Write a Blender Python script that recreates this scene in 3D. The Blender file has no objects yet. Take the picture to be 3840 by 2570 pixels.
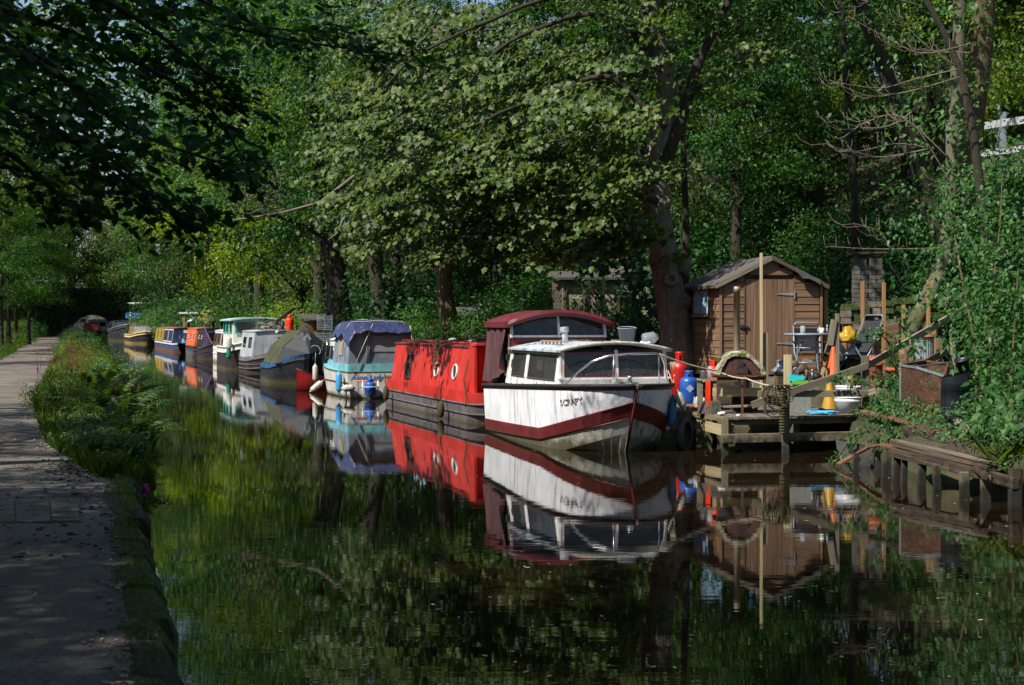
import bpy, bmesh, math, random
import numpy as np
from mathutils import Vector, Matrix, noise as mnoise
R = math.radians
random.seed(7); rng = np.random.default_rng(11)
scene = bpy.context.scene
COL = scene.collection
# ------------------------------------------------------------------ camera
F, CX, HY, CH = 5300.0, 1920.0, 1215.0, 1.95      # focal length, centre and horizon in photo pixels; eye height over the water
cd = bpy.data.cameras.new('camera'); cam = bpy.data.objects.new('camera', cd); COL.objects.link(cam)
cd.sensor_width = 36.0; cd.lens = F * 36.0 / 3840.0
cam.location = (0, 0, CH); cam.rotation_euler = (R(90), 0, 0)
cd.shift_y = -(1285.0 - HY) / 3840.0
cd.clip_start = 0.1; cd.clip_end = 3000
cd.dof.use_dof = True; cd.dof.focus_distance = 24.0; cd.dof.aperture_fstop = 6.3
scene.camera = cam
# ------------------------------------------------------------------ sky and sun
SUN_AZ = Vector((-0.77, -0.64, 0)).normalized(); SUN_EL = R(49)
world = bpy.data.worlds.new('World'); scene.world = world; world.use_nodes = True
wn = world.node_tree.nodes; wl = world.node_tree.links
bg = wn['Background']; sky = wn.new('ShaderNodeTexSky'); sky.sky_type = 'NISHITA'; sky.sun_disc = False
sky.sun_elevation = SUN_EL; sky.sun_rotation = math.atan2(SUN_AZ.x, SUN_AZ.y)
sky.air_density = 1.0; sky.dust_density = 1.0
wl.new(sky.outputs[0], bg.inputs[0]); bg.inputs[1].default_value = 0.09
sl = bpy.data.lights.new('sun', 'SUN'); sun = bpy.data.objects.new('sun', sl); COL.objects.link(sun)
sl.energy = 5.0; sl.angle = R(0.6); sl.color = (1.0, 0.945, 0.865)
sd = Vector((SUN_AZ.x * math.cos(SUN_EL), SUN_AZ.y * math.cos(SUN_EL), math.sin(SUN_EL)))
sun.rotation_euler = sd.to_track_quat('Z', 'Y').to_euler()
vs = scene.view_settings; vs.view_transform = 'Standard'; vs.look = 'None'; vs.gamma = 1.0; vs.exposure = 0.7
cy = scene.cycles
cy.max_bounces = 6; cy.diffuse_bounces = 3; cy.glossy_bounces = 3; cy.transmission_bounces = 4; cy.transparent_max_bounces = 8
cy.caustics_reflective = False; cy.caustics_refractive = False; cy.use_denoising = True; cy.sample_clamp_indirect = 8.0
# ------------------------------------------------------------------ measuring helpers
TH = math.atan2(CX - 170.0, F); SN, CS = math.sin(TH), math.cos(TH)
U = Vector((-SN, CS, 0)); N = Vector((CS, SN, 0))          # along the canal (away), across it (to the right)
def Q(px, py, d): return Vector(((px - CX) / F * d, d, CH - (py - HY) / F * d))
def P(px, py, z=0.0): return Q(px, py, (CH - z) * F / (py - HY))
def ST(s, t, z=0.0): v = U * s + N * t; v.z = z; return v
def SPX(px, t):
    r = (px - CX) / F
    return t * (CS - r * SN) / (SN + r * CS)
def to_st(v): return v.x * U.x + v.y * U.y, v.x * N.x + v.y * N.y
# ------------------------------------------------------------------ objects
def tag(o, label=None, cat=None, group=None, kind=None):
    if label: o['label'] = label
    if cat: o['category'] = cat
    if group: o['group'] = group
    if kind: o['kind'] = kind
    return o
def empty(name, loc=(0, 0, 0), mw=None):
    o = bpy.data.objects.new(name, None); COL.objects.link(o); o.empty_display_size = 0.1
    if mw is not None: o.matrix_world = mw
    else: o.location = loc
    return o
def thing(name, label, cat, loc=(0, 0, 0), rz=0.0, group=None, mw=None):
    o = empty(name, loc, mw)
    if mw is None: o.rotation_euler = (0, 0, rz)
    return tag(o, label, cat, group)
def link(name, me, parent=None):
    o = bpy.data.objects.new(name, me); COL.objects.link(o)
    if parent is not None: o.parent = parent
    return o
def copy_tree(o, parent=None):
    c = o.copy(); COL.objects.link(c)
    if parent is not None: c.parent = parent
    for ch in o.children: copy_tree(ch, c)
    return c
class MB:
    def __init__(s, M=None): s.v = []; s.f = []; s.mi = []; s.M = M or Matrix(); s.m = 0; s.sm = []
    def add(s, vs, fs, smooth=False):
        b = len(s.v); s.v += [s.M @ Vector(p) for p in vs]
        for f in fs: s.f.append([b + i for i in f]); s.mi.append(s.m); s.sm.append(smooth)
        return s
    def box(s, c, size, rot=None, taper=1.0):
        x, y, z = size[0] / 2, size[1] / 2, size[2] / 2; c = Vector(c)
        pts = [(-x, -y, -z), (x, -y, -z), (x, y, -z), (-x, y, -z), (-x * taper, -y * taper, z), (x * taper, -y * taper, z), (x * taper, y * taper, z), (-x * taper, y * taper, z)]
        pts = [c + (rot @ Vector(p) if rot is not None else Vector(p)) for p in pts]
        return s.add(pts, [(3, 2, 1, 0), (4, 5, 6, 7), (0, 1, 5, 4), (1, 2, 6, 5), (2, 3, 7, 6), (3, 0, 4, 7)])
    def bar(s, p0, p1, w, h, up=(0, 0, 1)):
        p0, p1 = Vector(p0), Vector(p1); x = (p1 - p0); L = x.length; x.normalize(); up = Vector(up)
        if abs(x.dot(up)) > 0.98: up = Vector((0, 1, 0))
        y = up.cross(x).normalized(); z = x.cross(y)
        return s.box((p0 + p1) / 2, (L, w, h), Matrix((x, y, z)).transposed())
    def tube(s, pts, r, seg=8, cap=True, smooth=True, closed=False):
        pts = [Vector(p) for p in pts]; n = len(pts)
        rr = r if hasattr(r, '__len__') else [r] * n
        vs, fs = [], []; ref = None
        for i, p in enumerate(pts):
            a = pts[i - 1] if (i > 0 or closed) else p; b = pts[(i + 1) % n] if (i < n - 1 or closed) else p
            d = (b - a).normalized()
            if ref is None: ref = Vector((0, 0, 1)) if abs(d.z) < 0.9 else Vector((1, 0, 0))
            x = (ref - d * ref.dot(d)); x = x.normalized() if x.length > 1e-6 else d.orthogonal().normalized()
            ref = x; y = d.cross(x)
            for k in range(seg):
                t = 2 * math.pi * k / seg; vs.append(p + (x * math.cos(t) + y * math.sin(t)) * rr[i])
        m = n if closed else n - 1
        for i in range(m):
            j = (i + 1) % n
            for k in range(seg):
                k2 = (k + 1) % seg; fs.append((i * seg + k, i * seg + k2, j * seg + k2, j * seg + k))
        s.add(vs, fs, smooth)
        if cap and not closed:
            s.add(vs[:seg], [tuple(range(seg))[::-1]]); s.add(vs[-seg:], [tuple(range(seg))])
        return s
    def lathe(s, prof, seg=16, c=(0, 0, 0), smooth=True, cap=True, M=None):
        c = Vector(c); vs, fs = [], []; n = len(prof)
        for r, z in prof:
            for k in range(seg):
                t = 2 * math.pi * k / seg; p = Vector((r * math.cos(t), r * math.sin(t), z)); vs.append(c + (M @ p if M is not None else p))
        for i in range(n - 1):
            for k in range(seg):
                k2 = (k + 1) % seg; fs.append((i * seg + k, i * seg + k2, (i + 1) * seg + k2, (i + 1) * seg + k))
        s.add(vs, fs, smooth)
        if cap:
            if prof[0][0] > 1e-4: s.add(vs[:seg], [tuple(range(seg))[::-1]])
            if prof[-1][0] > 1e-4: s.add(vs[-seg:], [tuple(range(seg))])
        return s
    def ball(s, c, r, seg=10, ring=6, noise=0.0):
        c = Vector(c); r = Vector(r) if hasattr(r, '__len__') else Vector((r, r, r)); vs, fs = [], []
        for i in range(ring + 1):
            a = math.pi * i / ring
            for k in range(seg):
                t = 2 * math.pi * k / seg; p = Vector((math.sin(a) * math.cos(t), math.sin(a) * math.sin(t), -math.cos(a)))
                q = 1 + noise * mnoise.noise(p * 2.3 + c * 3.1) if noise else 1
                vs.append(c + Vector((p.x * r.x, p.y * r.y, p.z * r.z)) * q)
        for i in range(ring):
            for k in range(seg):
                k2 = (k + 1) % seg; fs.append((i * seg + k, i * seg + k2, (i + 1) * seg + k2, (i + 1) * seg + k))
        return s.add(vs, fs, True)
    def loft(s, rows, smooth=False, mats=None, flip=False):
        n = len(rows[0]); vs = [p for r in rows for p in r]; b = len(s.v); s.v += [s.M @ Vector(p) for p in vs]
        for i in range(len(rows) - 1):
            for j in range(n - 1):
                f = [b + i * n + j, b + (i + 1) * n + j, b + (i + 1) * n + j + 1, b + i * n + j + 1]
                s.f.append(f[::-1] if flip else f); s.mi.append(mats[j] if mats else s.m); s.sm.append(smooth)
        return s
    def prism(s, poly, axis_vec):
        a = Vector(axis_vec); n = len(poly); p = [Vector(q) for q in poly]
        vs = p + [q + a for q in p]
        return s.add(vs, [tuple(range(n))[::-1], tuple(range(n, 2 * n))] + [(i, (i + 1) % n, n + (i + 1) % n, n + i) for i in range(n)])
    def mesh(s, name, mats):
        me = bpy.data.meshes.new(name); me.from_pydata([tuple(p) for p in s.v], [], s.f)
        for m in (mats if isinstance(mats, (list, tuple)) else [mats]): me.materials.append(m)
        me.polygons.foreach_set('material_index', s.mi); me.polygons.foreach_set('use_smooth', s.sm)
        bm = bmesh.new(); bm.from_mesh(me); bmesh.ops.remove_doubles(bm, verts=bm.verts, dist=1e-5)
        bmesh.ops.recalc_face_normals(bm, faces=bm.faces); bm.to_mesh(me); bm.free()
        me.update(); return me
    def build(s, name, mats, parent=None): return link(name, s.mesh(name, mats), parent)
def beam(name, p0, p1, w, h, mat, parent=None, up=(0, 0, 1), jit=0.0):
    """a timber as its own object: local X runs along it, so the grain does too"""
    p0, p1 = Vector(p0), Vector(p1); x = p1 - p0; L = x.length; x.normalize(); up = Vector(up)
    if abs(x.dot(up)) > 0.98: up = Vector((0, 1, 0))
    y = up.cross(x).normalized(); z = x.cross(y)
    c = min(w, h) * 0.07
    m = MB(); hw, hh = w / 2, h / 2; rows = []
    ring = [(-hw + c, -hh), (hw - c, -hh), (hw, -hh + c), (hw, hh - c), (hw - c, hh), (-hw + c, hh), (-hw, hh - c), (-hw, -hh + c)]
    n = max(1, int(L / 0.6))
    vs, fs = [], []
    for i in range(n + 1):
        xx = -L / 2 + L * i / n; o = (random.uniform(-1, 1) * jit, random.uniform(-1, 1) * jit)
        vs += [(xx, a + o[0], b + o[1]) for a, b in ring]
    for i in range(n):
        for k in range(8): k2 = (k + 1) % 8; fs.append((i * 8 + k, i * 8 + k2, (i + 1) * 8 + k2, (i + 1) * 8 + k))
    fs += [tuple(range(8))[::-1], tuple(range(n * 8, n * 8 + 8))]
    m.add(vs, fs); o = m.build(name, mat, None)
    M = Matrix((x, y, z)).transposed().to_4x4(); M.translation = (p0 + p1) / 2
    if parent is not None:
        o.parent = parent; o.matrix_basis = parent.matrix_basis.inverted() @ M if parent.parent is None else M
    else: o.matrix_basis = M
    return o
# ------------------------------------------------------------------ materials
def C(h, k=1.0):
    if isinstance(h, str):
        v = [int(h[i:i + 2], 16) / 255 for i in (0, 2, 4)]
        v = [(x / 12.92 if x <= 0.04045 else ((x + 0.055) / 1.055) ** 2.4) * k for x in v]
        return (*v, 1)
    return (*[x * k for x in h[:3]], 1)
def ramp(nt, fac, stops):
    n = nt.nodes.new('ShaderNodeValToRGB'); e = n.color_ramp.elements
    while len(e) < len(stops): e.new(0.5)
    for el, (p, c) in zip(e, stops): el.position = p; el.color = c
    nt.links.new(fac, n.inputs[0]); return n.outputs[0]
def noise_n(nt, vec, scale, detail=5, rough=0.6, dist=0.0):
    n = nt.nodes.new('ShaderNodeTexNoise'); n.inputs['Scale'].default_value = scale; n.inputs['Detail'].default_value = detail
    n.inputs['Roughness'].default_value = rough; n.inputs['Distortion'].default_value = dist
    nt.links.new(vec, n.inputs['Vector']); return n.outputs['Fac']
def mapping(nt, vec, scale, rnd=True):
    m = nt.nodes.new('ShaderNodeMapping'); m.inputs['Scale'].default_value = scale; nt.links.new(vec, m.inputs['Vector'])
    if rnd:
        oi = nt.nodes.new('ShaderNodeObjectInfo'); mu = nt.nodes.new('ShaderNodeMath'); mu.operation = 'MULTIPLY'; mu.inputs[1].default_value = 37.0
        nt.links.new(oi.outputs['Random'], mu.inputs[0]); nt.links.new(mu.outputs[0], m.inputs['Location'])
    return m.outputs[0]
def mixc(nt, fac, a, b, blend='MIX'):
    n = nt.nodes.new('ShaderNodeMix'); n.data_type = 'RGBA'; n.blend_type = blend
    for i, v in ((0, fac), (6, a), (7, b)):
        if hasattr(v, 'links') or hasattr(v, 'is_linked'): nt.links.new(v, n.inputs[i])
        else: n.inputs[i].default_value = v
    return n.outputs[2]
def math_n(nt, op, a, b=None, clamp=False):
    n = nt.nodes.new('ShaderNodeMath'); n.operation = op; n.use_clamp = clamp
    for i, v in ((0, a), (1, b)):
        if v is None: continue
        if hasattr(v, 'is_linked'): nt.links.new(v, n.inputs[i])
        else: n.inputs[i].default_value = v
    return n.outputs[0]
def newmat(name):
    m = bpy.data.materials.new(name); m.use_nodes = True; nt = m.node_tree
    return m, nt, nt.nodes['Principled BSDF'], nt.nodes.new('ShaderNodeTexCoord')
def bump(nt, h, strength, dist=0.02):
    b = nt.nodes.new('ShaderNodeBump'); b.inputs['Strength'].default_value = strength; b.inputs['Distance'].default_value = dist
    nt.links.new(h, b.inputs['Height']); return b.outputs[0]
MATS = {}
def pm(name, c1, c2, scale=6, stretch=(1, 1, 1), rough=0.75, metal=0.0, bmp=0.25, bdist=0.01, spots=None, spot_scale=30, spot_at=0.62, vary=0.25, algae=None, algae_top=0.25, coat=0):
    """surface with uneven colour c1..c2, bump, optional spots / stains and a growth band over the waterline"""
    m, nt, b, tc = newmat(name); L = nt.links
    v = mapping(nt, tc.outputs['Object'], stretch)
    f = noise_n(nt, v, scale); col = ramp(nt, f, [(0.32, C(c1)), (0.68, C(c2))])
    if spots:
        f2 = noise_n(nt, v, spot_scale, 4, 0.7); msk = ramp(nt, f2, [(spot_at, (0, 0, 0, 1)), (min(spot_at + 0.08, 1), (1, 1, 1, 1))])
        col = mixc(nt, msk, col, C(spots))
    if vary:
        oi = nt.nodes.new('ShaderNodeObjectInfo'); k = ramp(nt, oi.outputs['Random'], [(0, (1 - vary,) * 3 + (1,)), (1, (1 + vary * 0.6,) * 3 + (1,))])
        col = mixc(nt, 1.0, col, k, 'MULTIPLY')
    if algae:
        g = nt.nodes.new('ShaderNodeNewGeometry'); sp = nt.nodes.new('ShaderNodeSeparateXYZ'); L.new(g.outputs['Position'], sp.inputs[0])
        h = math_n(nt, 'ADD', math_n(nt, 'DIVIDE', sp.outputs[2], algae_top), math_n(nt, 'MULTIPLY', math_n(nt, 'SUBTRACT', noise_n(nt, tc.outputs['Object'], 9), 0.5), 1.6))
        msk = ramp(nt, h, [(0.45, (1, 1, 1, 1)), (1.0, (0, 0, 0, 1))]); col = mixc(nt, msk, col, C(algae))
    L.new(col, b.inputs['Base Color']); b.inputs['Roughness'].default_value = rough; b.inputs['Metallic'].default_value = metal
    if coat: b.inputs['Coat Weight'].default_value = coat
    if bmp: L.new(bump(nt, f, bmp, bdist), b.inputs['Normal'])
    MATS[name] = m; return m
def paint(name, base, base2, dirt='3a3528', streak=0.5, rough=0.45, rust=None, rust_at=0.6, algae='3c3a1e', algae_top=0.18, streak_scale=9):
    """old boat paint: faded patches, streaks running down, rust blooms, scum over the waterline"""
    m, nt, b, tc = newmat(name); L = nt.links; ob = tc.outputs['Object']
    f = noise_n(nt, mapping(nt, ob, (1, 1, 1)), 2.3, 6, 0.65); col = ramp(nt, f, [(0.3, C(base)), (0.7, C(base2))])
    sv = mapping(nt, ob, (1, 1, 0.07)); s1 = noise_n(nt, sv, streak_scale, 3, 0.7); s2 = noise_n(nt, ob, 1.1, 2)
    sm = math_n(nt, 'MULTIPLY', ramp(nt, s1, [(0.48, (0, 0, 0, 1)), (0.64, (1, 1, 1, 1))]), ramp(nt, s2, [(0.40, (.08, .08, .08, 1)), (0.58, (1, 1, 1, 1))]))
    col = mixc(nt, math_n(nt, 'MULTIPLY', sm, streak), col, C(dirt))
    if rust:
        r1 = noise_n(nt, mapping(nt, ob, (1, 1, 0.45)), 3.1, 9, 0.75); col = mixc(nt, ramp(nt, r1, [(rust_at, (0, 0, 0, 1)), (rust_at + 0.12, (1, 1, 1, 1))]), col, C(rust))
    g = nt.nodes.new('ShaderNodeNewGeometry'); sp = nt.nodes.new('ShaderNodeSeparateXYZ'); L.new(g.outputs['Position'], sp.inputs[0])
    h = math_n(nt, 'ADD', math_n(nt, 'DIVIDE', sp.outputs[2], algae_top), math_n(nt, 'MULTIPLY', math_n(nt, 'SUBTRACT', noise_n(nt, ob, 7), 0.5), 1.5))
    col = mixc(nt, ramp(nt, h, [(0.3, (0.9, 0.9, 0.9, 1)), (0.95, (0, 0, 0, 1))]), col, C(algae))
    L.new(col, b.inputs['Base Color'])
    L.new(ramp(nt, f, [(0.2, (rough - 0.1,) * 3 + (1,)), (0.8, (rough + 0.2,) * 3 + (1,))]), b.inputs['Roughness'])
    L.new(bump(nt, noise_n(nt, ob, 26, 4), 0.12, 0.01), b.inputs['Normal'])
    MATS[name] = m; return m
def leafmat(name, cols, trans=0.35, rough=0.42, tcol=None, spec=.35):
    m, nt, b, tc = newmat(name); L = nt.links
    g = nt.nodes.new('ShaderNodeNewGeometry'); oi = nt.nodes.new('ShaderNodeObjectInfo')
    col = ramp(nt, g.outputs['Random Per Island'], [(i / (len(cols) - 1), C(c)) for i, c in enumerate(cols)])
    k = ramp(nt, oi.outputs['Random'], [(0, (0.72, 0.8, 0.8, 1)), (1, (1.25, 1.15, 0.95, 1))]); col = mixc(nt, 1.0, col, k, 'MULTIPLY')
    L.new(col, b.inputs['Base Color']); b.inputs['Roughness'].default_value = rough; b.inputs['Specular IOR Level'].default_value = spec
    t = nt.nodes.new('ShaderNodeBsdfTranslucent'); tc2 = mixc(nt, 1.0, col, C(tcol or (1.6, 1.5, 0.45)), 'MULTIPLY'); L.new(tc2, t.inputs[0])
    mx = nt.nodes.new('ShaderNodeMixShader'); mx.inputs[0].default_value = trans; L.new(b.outputs[0], mx.inputs[1]); L.new(t.outputs[0], mx.inputs[2])
    L.new(mx.outputs[0], nt.nodes['Material Output'].inputs[0]); MATS[name] = m; return m
def plain(name, c, rough=0.5, metal=0.0, c2=None, scale=14, bmp=0.1, **k): return pm(name, c, c2 or c, scale, rough=rough, metal=metal, bmp=bmp, vary=0.0, **k)
def glassmat(name, tint, alpha=0.5, dust=0.25, rough=0.06):
    m, nt, b, tc = newmat(name); L = nt.links
    f = noise_n(nt, tc.outputs['Object'], 55, 3, 0.7); d = ramp(nt, f, [(0.55, (0, 0, 0, 1)), (0.75, (1, 1, 1, 1))]); d2 = math_n(nt, 'MULTIPLY', d, dust)
    L.new(mixc(nt, d2, C(tint), C('b8b8b0')), b.inputs['Base Color']); b.inputs['Roughness'].default_value = rough
    tr = nt.nodes.new('ShaderNodeBsdfTransparent'); mx = nt.nodes.new('ShaderNodeMixShader')
    L.new(math_n(nt, 'MAXIMUM', d2, alpha), mx.inputs[0]); L.new(tr.outputs[0], mx.inputs[1]); L.new(b.outputs[0], mx.inputs[2])
    L.new(mx.outputs[0], nt.nodes['Material Output'].inputs[0]); MATS[name] = m; return m
GR = (0.09, 1, 1)                                           # grain: stretched along local X
W_grey = pm('weathered_timber', '6b6152', '8d8270', 22, (0.06, 1, 1), 0.85, bmp=0.5, spots='4a4a2c', spot_scale=7, spot_at=0.6)
W_dock = pm('jetty_timber', '57503f', '7d735c', 20, (0.06, 1, 1), 0.85, bmp=0.5, spots='3f4420', spot_scale=6, spot_at=0.56, algae='1c1d10', algae_top=0.3)
W_deck = pm('deck_timber', '4a443d', '6c6459', 24, (0.06, 1, 1), 0.9, bmp=0.5, spots='2e2c24', spot_scale=8, spot_at=0.58)
W_shed = pm('shed_timber', '58422f', '80634a', 16, (0.05, 1, 1), 0.8, bmp=0.4, spots='4b3626', spot_scale=10, spot_at=0.62, vary=0.18)
W_post = pm('post_timber', '7a5a38', '9b7748', 18, (0.05, 1, 1), 0.8, bmp=0.4)
W_pale = pm('pale_timber', '8f8260', 'b3a57c', 18, (0.05, 1, 1), 0.8, bmp=0.4, spots='6f6a45', spot_scale=9)
W_old = pm('rotten_timber', '33291f', '5c4d3d', 24, (0.05, 1, 1), 0.95, bmp=0.8, bdist=0.02, spots='211c14', spot_scale=9, spot_at=0.55, algae='14130b', algae_top=0.35)
W_rust = pm('red_brown_timber', '4e3426', '7a5238', 20, (0.05, 1, 1), 0.9, bmp=0.5)
felt = pm('roof_felt', '3a3836', '57534e', 40, rough=0.95, bmp=0.4, spots='4f5130', spot_scale=5, spot_at=0.6)
galv = pm('grey_metal', '8b939c', 'a7b0ba', 12, rough=0.4, metal=0.5, bmp=0.05)
rusty = pm('rusty_steel', '3a2218', '6b3d26', 18, rough=0.85, bmp=0.5, spots='241812', spot_scale=25)
steel_dark = pm('dark_steel', '1c1c1e', '2e2c2b', 14, rough=0.6, bmp=0.2)
bark_grey = None
# ================================================================== GROUND, WATER, PATH
def lerp_tab(tab, s):
    if s <= tab[0][0]: return tab[0][1]
    for (a, x), (b, y) in zip(tab, tab[1:]):
        if s <= b: return x + (y - x) * (s - a) / (b - a)
    return tab[-1][1]
EDGE = [(0, .42), (6.7, .46), (9.3, .54), (11.9, .64), (16.4, .80), (19, 1.15), (24, 1.6), (40, 1.9), (75, 2.2), (190, 3.0)]
PATH_R = [(0, .34), (6.7, .38), (11.9, .54), (14.5, .60), (16.5, .42), (20, 0.0), (31, -.25), (73, .5), (188, 2.0)]
PATH_L = [(0, -2.6), (20, -2.3), (73, -1.8), (188, -.9)]
RIGHT = [(0, 8.9), (12, 9.75), (18.7, 11.5), (20, 12.3), (25, 12.4), (28, 11.2), (60, 10.8), (190, 12.0)]
def gz(s, t):
    e, r = lerp_tab(EDGE, s), lerp_tab(RIGHT, s)
    nz = mnoise.noise(Vector((s * .5, t * .5, 0))) * 0.06 + mnoise.noise(Vector((s * 2.1, t * 2.1, 3))) * 0.02
    if t < e:
        l = lerp_tab(PATH_L, s)
        if t > l: return 0.34 + (nz * 0.35 if t > lerp_tab(PATH_R, s) else 0)
        return 0.34 + (l - t) * 0.10 + max(0, l - t - 3) * 0.35 + nz * 2
    if t < r: return -0.9
    k = t - r
    if 17 < s < 36: top = 0.95
    else: top = 0.75
    z = 0.42 + (top - 0.42) * min(1, k / 1.2)
    if 20 <= s <= 26 : z = 0.30 + (0.96 - 0.30) * min(1, k / 0.6)
    hill = max(0, k - (6.0 if 19 < s < 32 else 4.0))
    return z + hill * 0.50 + nz * (1.0 + min(3, hill))
sv = list(np.arange(-6, 70, 0.6)) + list(np.arange(70, 200, 3.0)) + [210, 240, 300, 420, 700]
sv = [-400, -120, -40, -15] + sv
tv = [-500, -200, -90, -50, -30, -20, -14, -10] + list(np.arange(-7.5, 17, 0.22)) + list(np.arange(17.5, 45, 1.2)) + [55, 80, 140, 300, 700]
m = MB(); rows = []
for s in sv:
    ss = min(max(s, 0), 190); rows.append([])
    for t in tv:
        tt = min(max(t, -40), 46); z = gz(ss, tt)
        if s > 196: z = max(z, 0.8 + min(s - 196, 60) * 0.1) if (t < 1 or t > 11) else (0.6 + (s - 196) * 0.05 if s > 230 else -0.9)
        p = ST(s, t, z); rows[-1].append(p)
m.loft(rows, smooth=True)
soil = pm('soil', '2b2418', '46402a', 3.5, rough=0.95, bmp=0.7, bdist=0.04, spots='2d3a17', spot_scale=2.2, spot_at=0.5, vary=0)
tag(m.build('ground', soil), kind='structure')
# water
wm, nt, b, tc = newmat('canal_water')
g = nt.nodes.new('ShaderNodeNewGeometry')
v1 = mapping(nt, g.outputs['Position'], (0.55, 3.4, 1), False); v2 = mapping(nt, g.outputs['Position'], (1.3, 9.0, 1), False); v3 = mapping(nt, g.outputs['Position'], (0.16, 0.5, 1), False)
h = math_n(nt, 'ADD', math_n(nt, 'MULTIPLY', noise_n(nt, v1, 1.6, 3, .5, .6), 0.55), math_n(nt, 'MULTIPLY', noise_n(nt, v2, 1.7, 2, .5), 0.16))
h = math_n(nt, 'MULTIPLY', h, ramp(nt, noise_n(nt, v3, 1.0, 2), [(0.35, (.25, .25, .25, 1)), (0.65, (1, 1, 1, 1))]))
nt.links.new(bump(nt, h, 0.027, 0.05), b.inputs['Normal'])
nt.links.new(ramp(nt, noise_n(nt, g.outputs['Position'], 0.5), [(0.3, C((.010, .0065, .003))), (0.7, C((.015, .010, .005)))]), b.inputs['Base Color'])
b.inputs['Roughness'].default_value = 0.015; b.inputs['IOR'].default_value = 1.7
m = MB(); m.loft([[ST(s, t, 0) for t in (-1.5, 4, 9, 14)] for s in (-30, 0, 40, 90, 160, 229)])
tag(m.build('canal_water', wm), kind='structure')
# towpath: a gravel sheet laid on the ground
gm, nt, b, tc = newmat('path_gravel'); ob = tc.outputs['Object']
f1 = noise_n(nt, ob, 1.2, 5); f2 = noise_n(nt, ob, 45, 4, .75); f3 = noise_n(nt, ob, 0.35, 3)
col = ramp(nt, f2, [(0.3, C('464039')), (0.5, C('6a635a')), (0.72, C('92897d'))])
col = mixc(nt, math_n(nt, 'MULTIPLY', ramp(nt, f1, [(0.45, (0, 0, 0, 1)), (0.7, (1, 1, 1, 1))]), 0.85), col, C('38302a'))
col = mixc(nt, math_n(nt, 'MULTIPLY', ramp(nt, f3, [(0.45, (0, 0, 0, 1)), (0.6, (1, 1, 1, 1))]), 0.5), col, C('5a4a3c'))
nt.links.new(col, b.inputs['Base Color']); b.inputs['Roughness'].default_value = 0.95
nt.links.new(bump(nt, math_n(nt, 'ADD', f2, math_n(nt, 'MULTIPLY', f1, 2.0)), 0.8, 0.02), b.inputs['Normal'])
m = MB(); rows = []
for s in list(np.arange(-5, 60, 0.5)) + list(np.arange(60, 200, 4)):
    a, c = lerp_tab(PATH_L, s), lerp_tab(PATH_R, s)
    c += mnoise.noise(Vector((s * .9, 0, 5))) * 0.12 + mnoise.noise(Vector((s * 3.1, 0, 9))) * 0.05; a += mnoise.noise(Vector((s * .8, 3, 5))) * 0.15
    rows.append([ST(s, a + (c - a) * k / 10, 0.349 + 0.03 * math.sin(math.pi * k / 10) + (mnoise.noise(Vector((s * 1.3, k * .6, 2))) * 0.012 if 0 < k < 10 else -0.006)) for k in range(11)])
m.loft(rows, smooth=True); tag(m.build('towpath', gm), kind='structure')
# stone edging of the near bank
moss = pm('moss', '232f0c', '3d4d14', 14, rough=0.95, bmp=0.9, bdist=0.03, spots='4d4a2e', spot_scale=6, spot_at=0.62, vary=.2)
stone = pm('old_stone', '4c463c', '6e665a', 9, rough=0.9, bmp=0.7, bdist=0.02, spots='34401a', spot_scale=4, spot_at=0.52, algae='1a1a10', algae_top=0.12)
earth = pm('edge_earth', '1f1a12', '3a3226', 9, rough=.95, bmp=.9, bdist=.03, spots='2c3a12', spot_scale=5, spot_at=.5)
edging = tag(empty('bank_edging', ST(10, .7, 0)), kind='structure'); s = 3.2
while s < 15.5:
    L = random.uniform(.4, 1.1); e = lerp_tab(EDGE, s + L / 2) + random.uniform(-.02, .025); zt = 0.352 + random.uniform(-.018, .008)
    if 11.3 < s < 12.1: zt = 0.20
    mm = MB(); rows = []
    nq = int(L / .09) + 2
    for i in range(nq + 1):
        x = -L / 2 + L * i / nq; q = 0.012 * math.sin(math.pi * i / nq)
        rows.append([(x, -.22 + random.uniform(-.02, .02), zt - .03), (x, -.05, zt + q + random.uniform(-.01, .015)), (x, .10 + q, zt - .02 + random.uniform(-.02, .012)), (x, .16 + q + random.uniform(-.03, .015), zt - .12), (x, .15, -.3)])
    mm.loft(rows, smooth=False); mm.add([r for r in rows[0]], [(0, 1, 2, 3, 4)]); mm.add([r for r in rows[-1]], [(0, 1, 2, 3, 4)])
    o = mm.build('stone', moss if random.random() < .72 else earth, edging)
    M = Matrix((U, N, Vector((0, 0, 1)))).transposed().to_4x4(); M.translation = ST(s + L / 2, e, 0)
    o.matrix_basis = edging.matrix_basis.inverted() @ M; s += L + random.uniform(.0, .012)
slabs = tag(empty('stone_slabs_in_path', P(120, 1915, .35)), kind='structure')
for (x0, x1, y0, y1) in ((-120, 58, 1882, 1968), (62, 192, 1880, 1966), (196, 300, 1884, 1962)):
    p = [P(x0, y1, .36), P(x1, y1, .36), P(x1 - 8, y0, .36), P(x0 - 8, y0, .36)]
    mm = MB(); mm.prism([q - Vector((0, 0, .06)) for q in p], (0, 0, .082)); o = mm.build('slab', stone, slabs); o.matrix_basis = slabs.matrix_basis.inverted()
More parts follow.
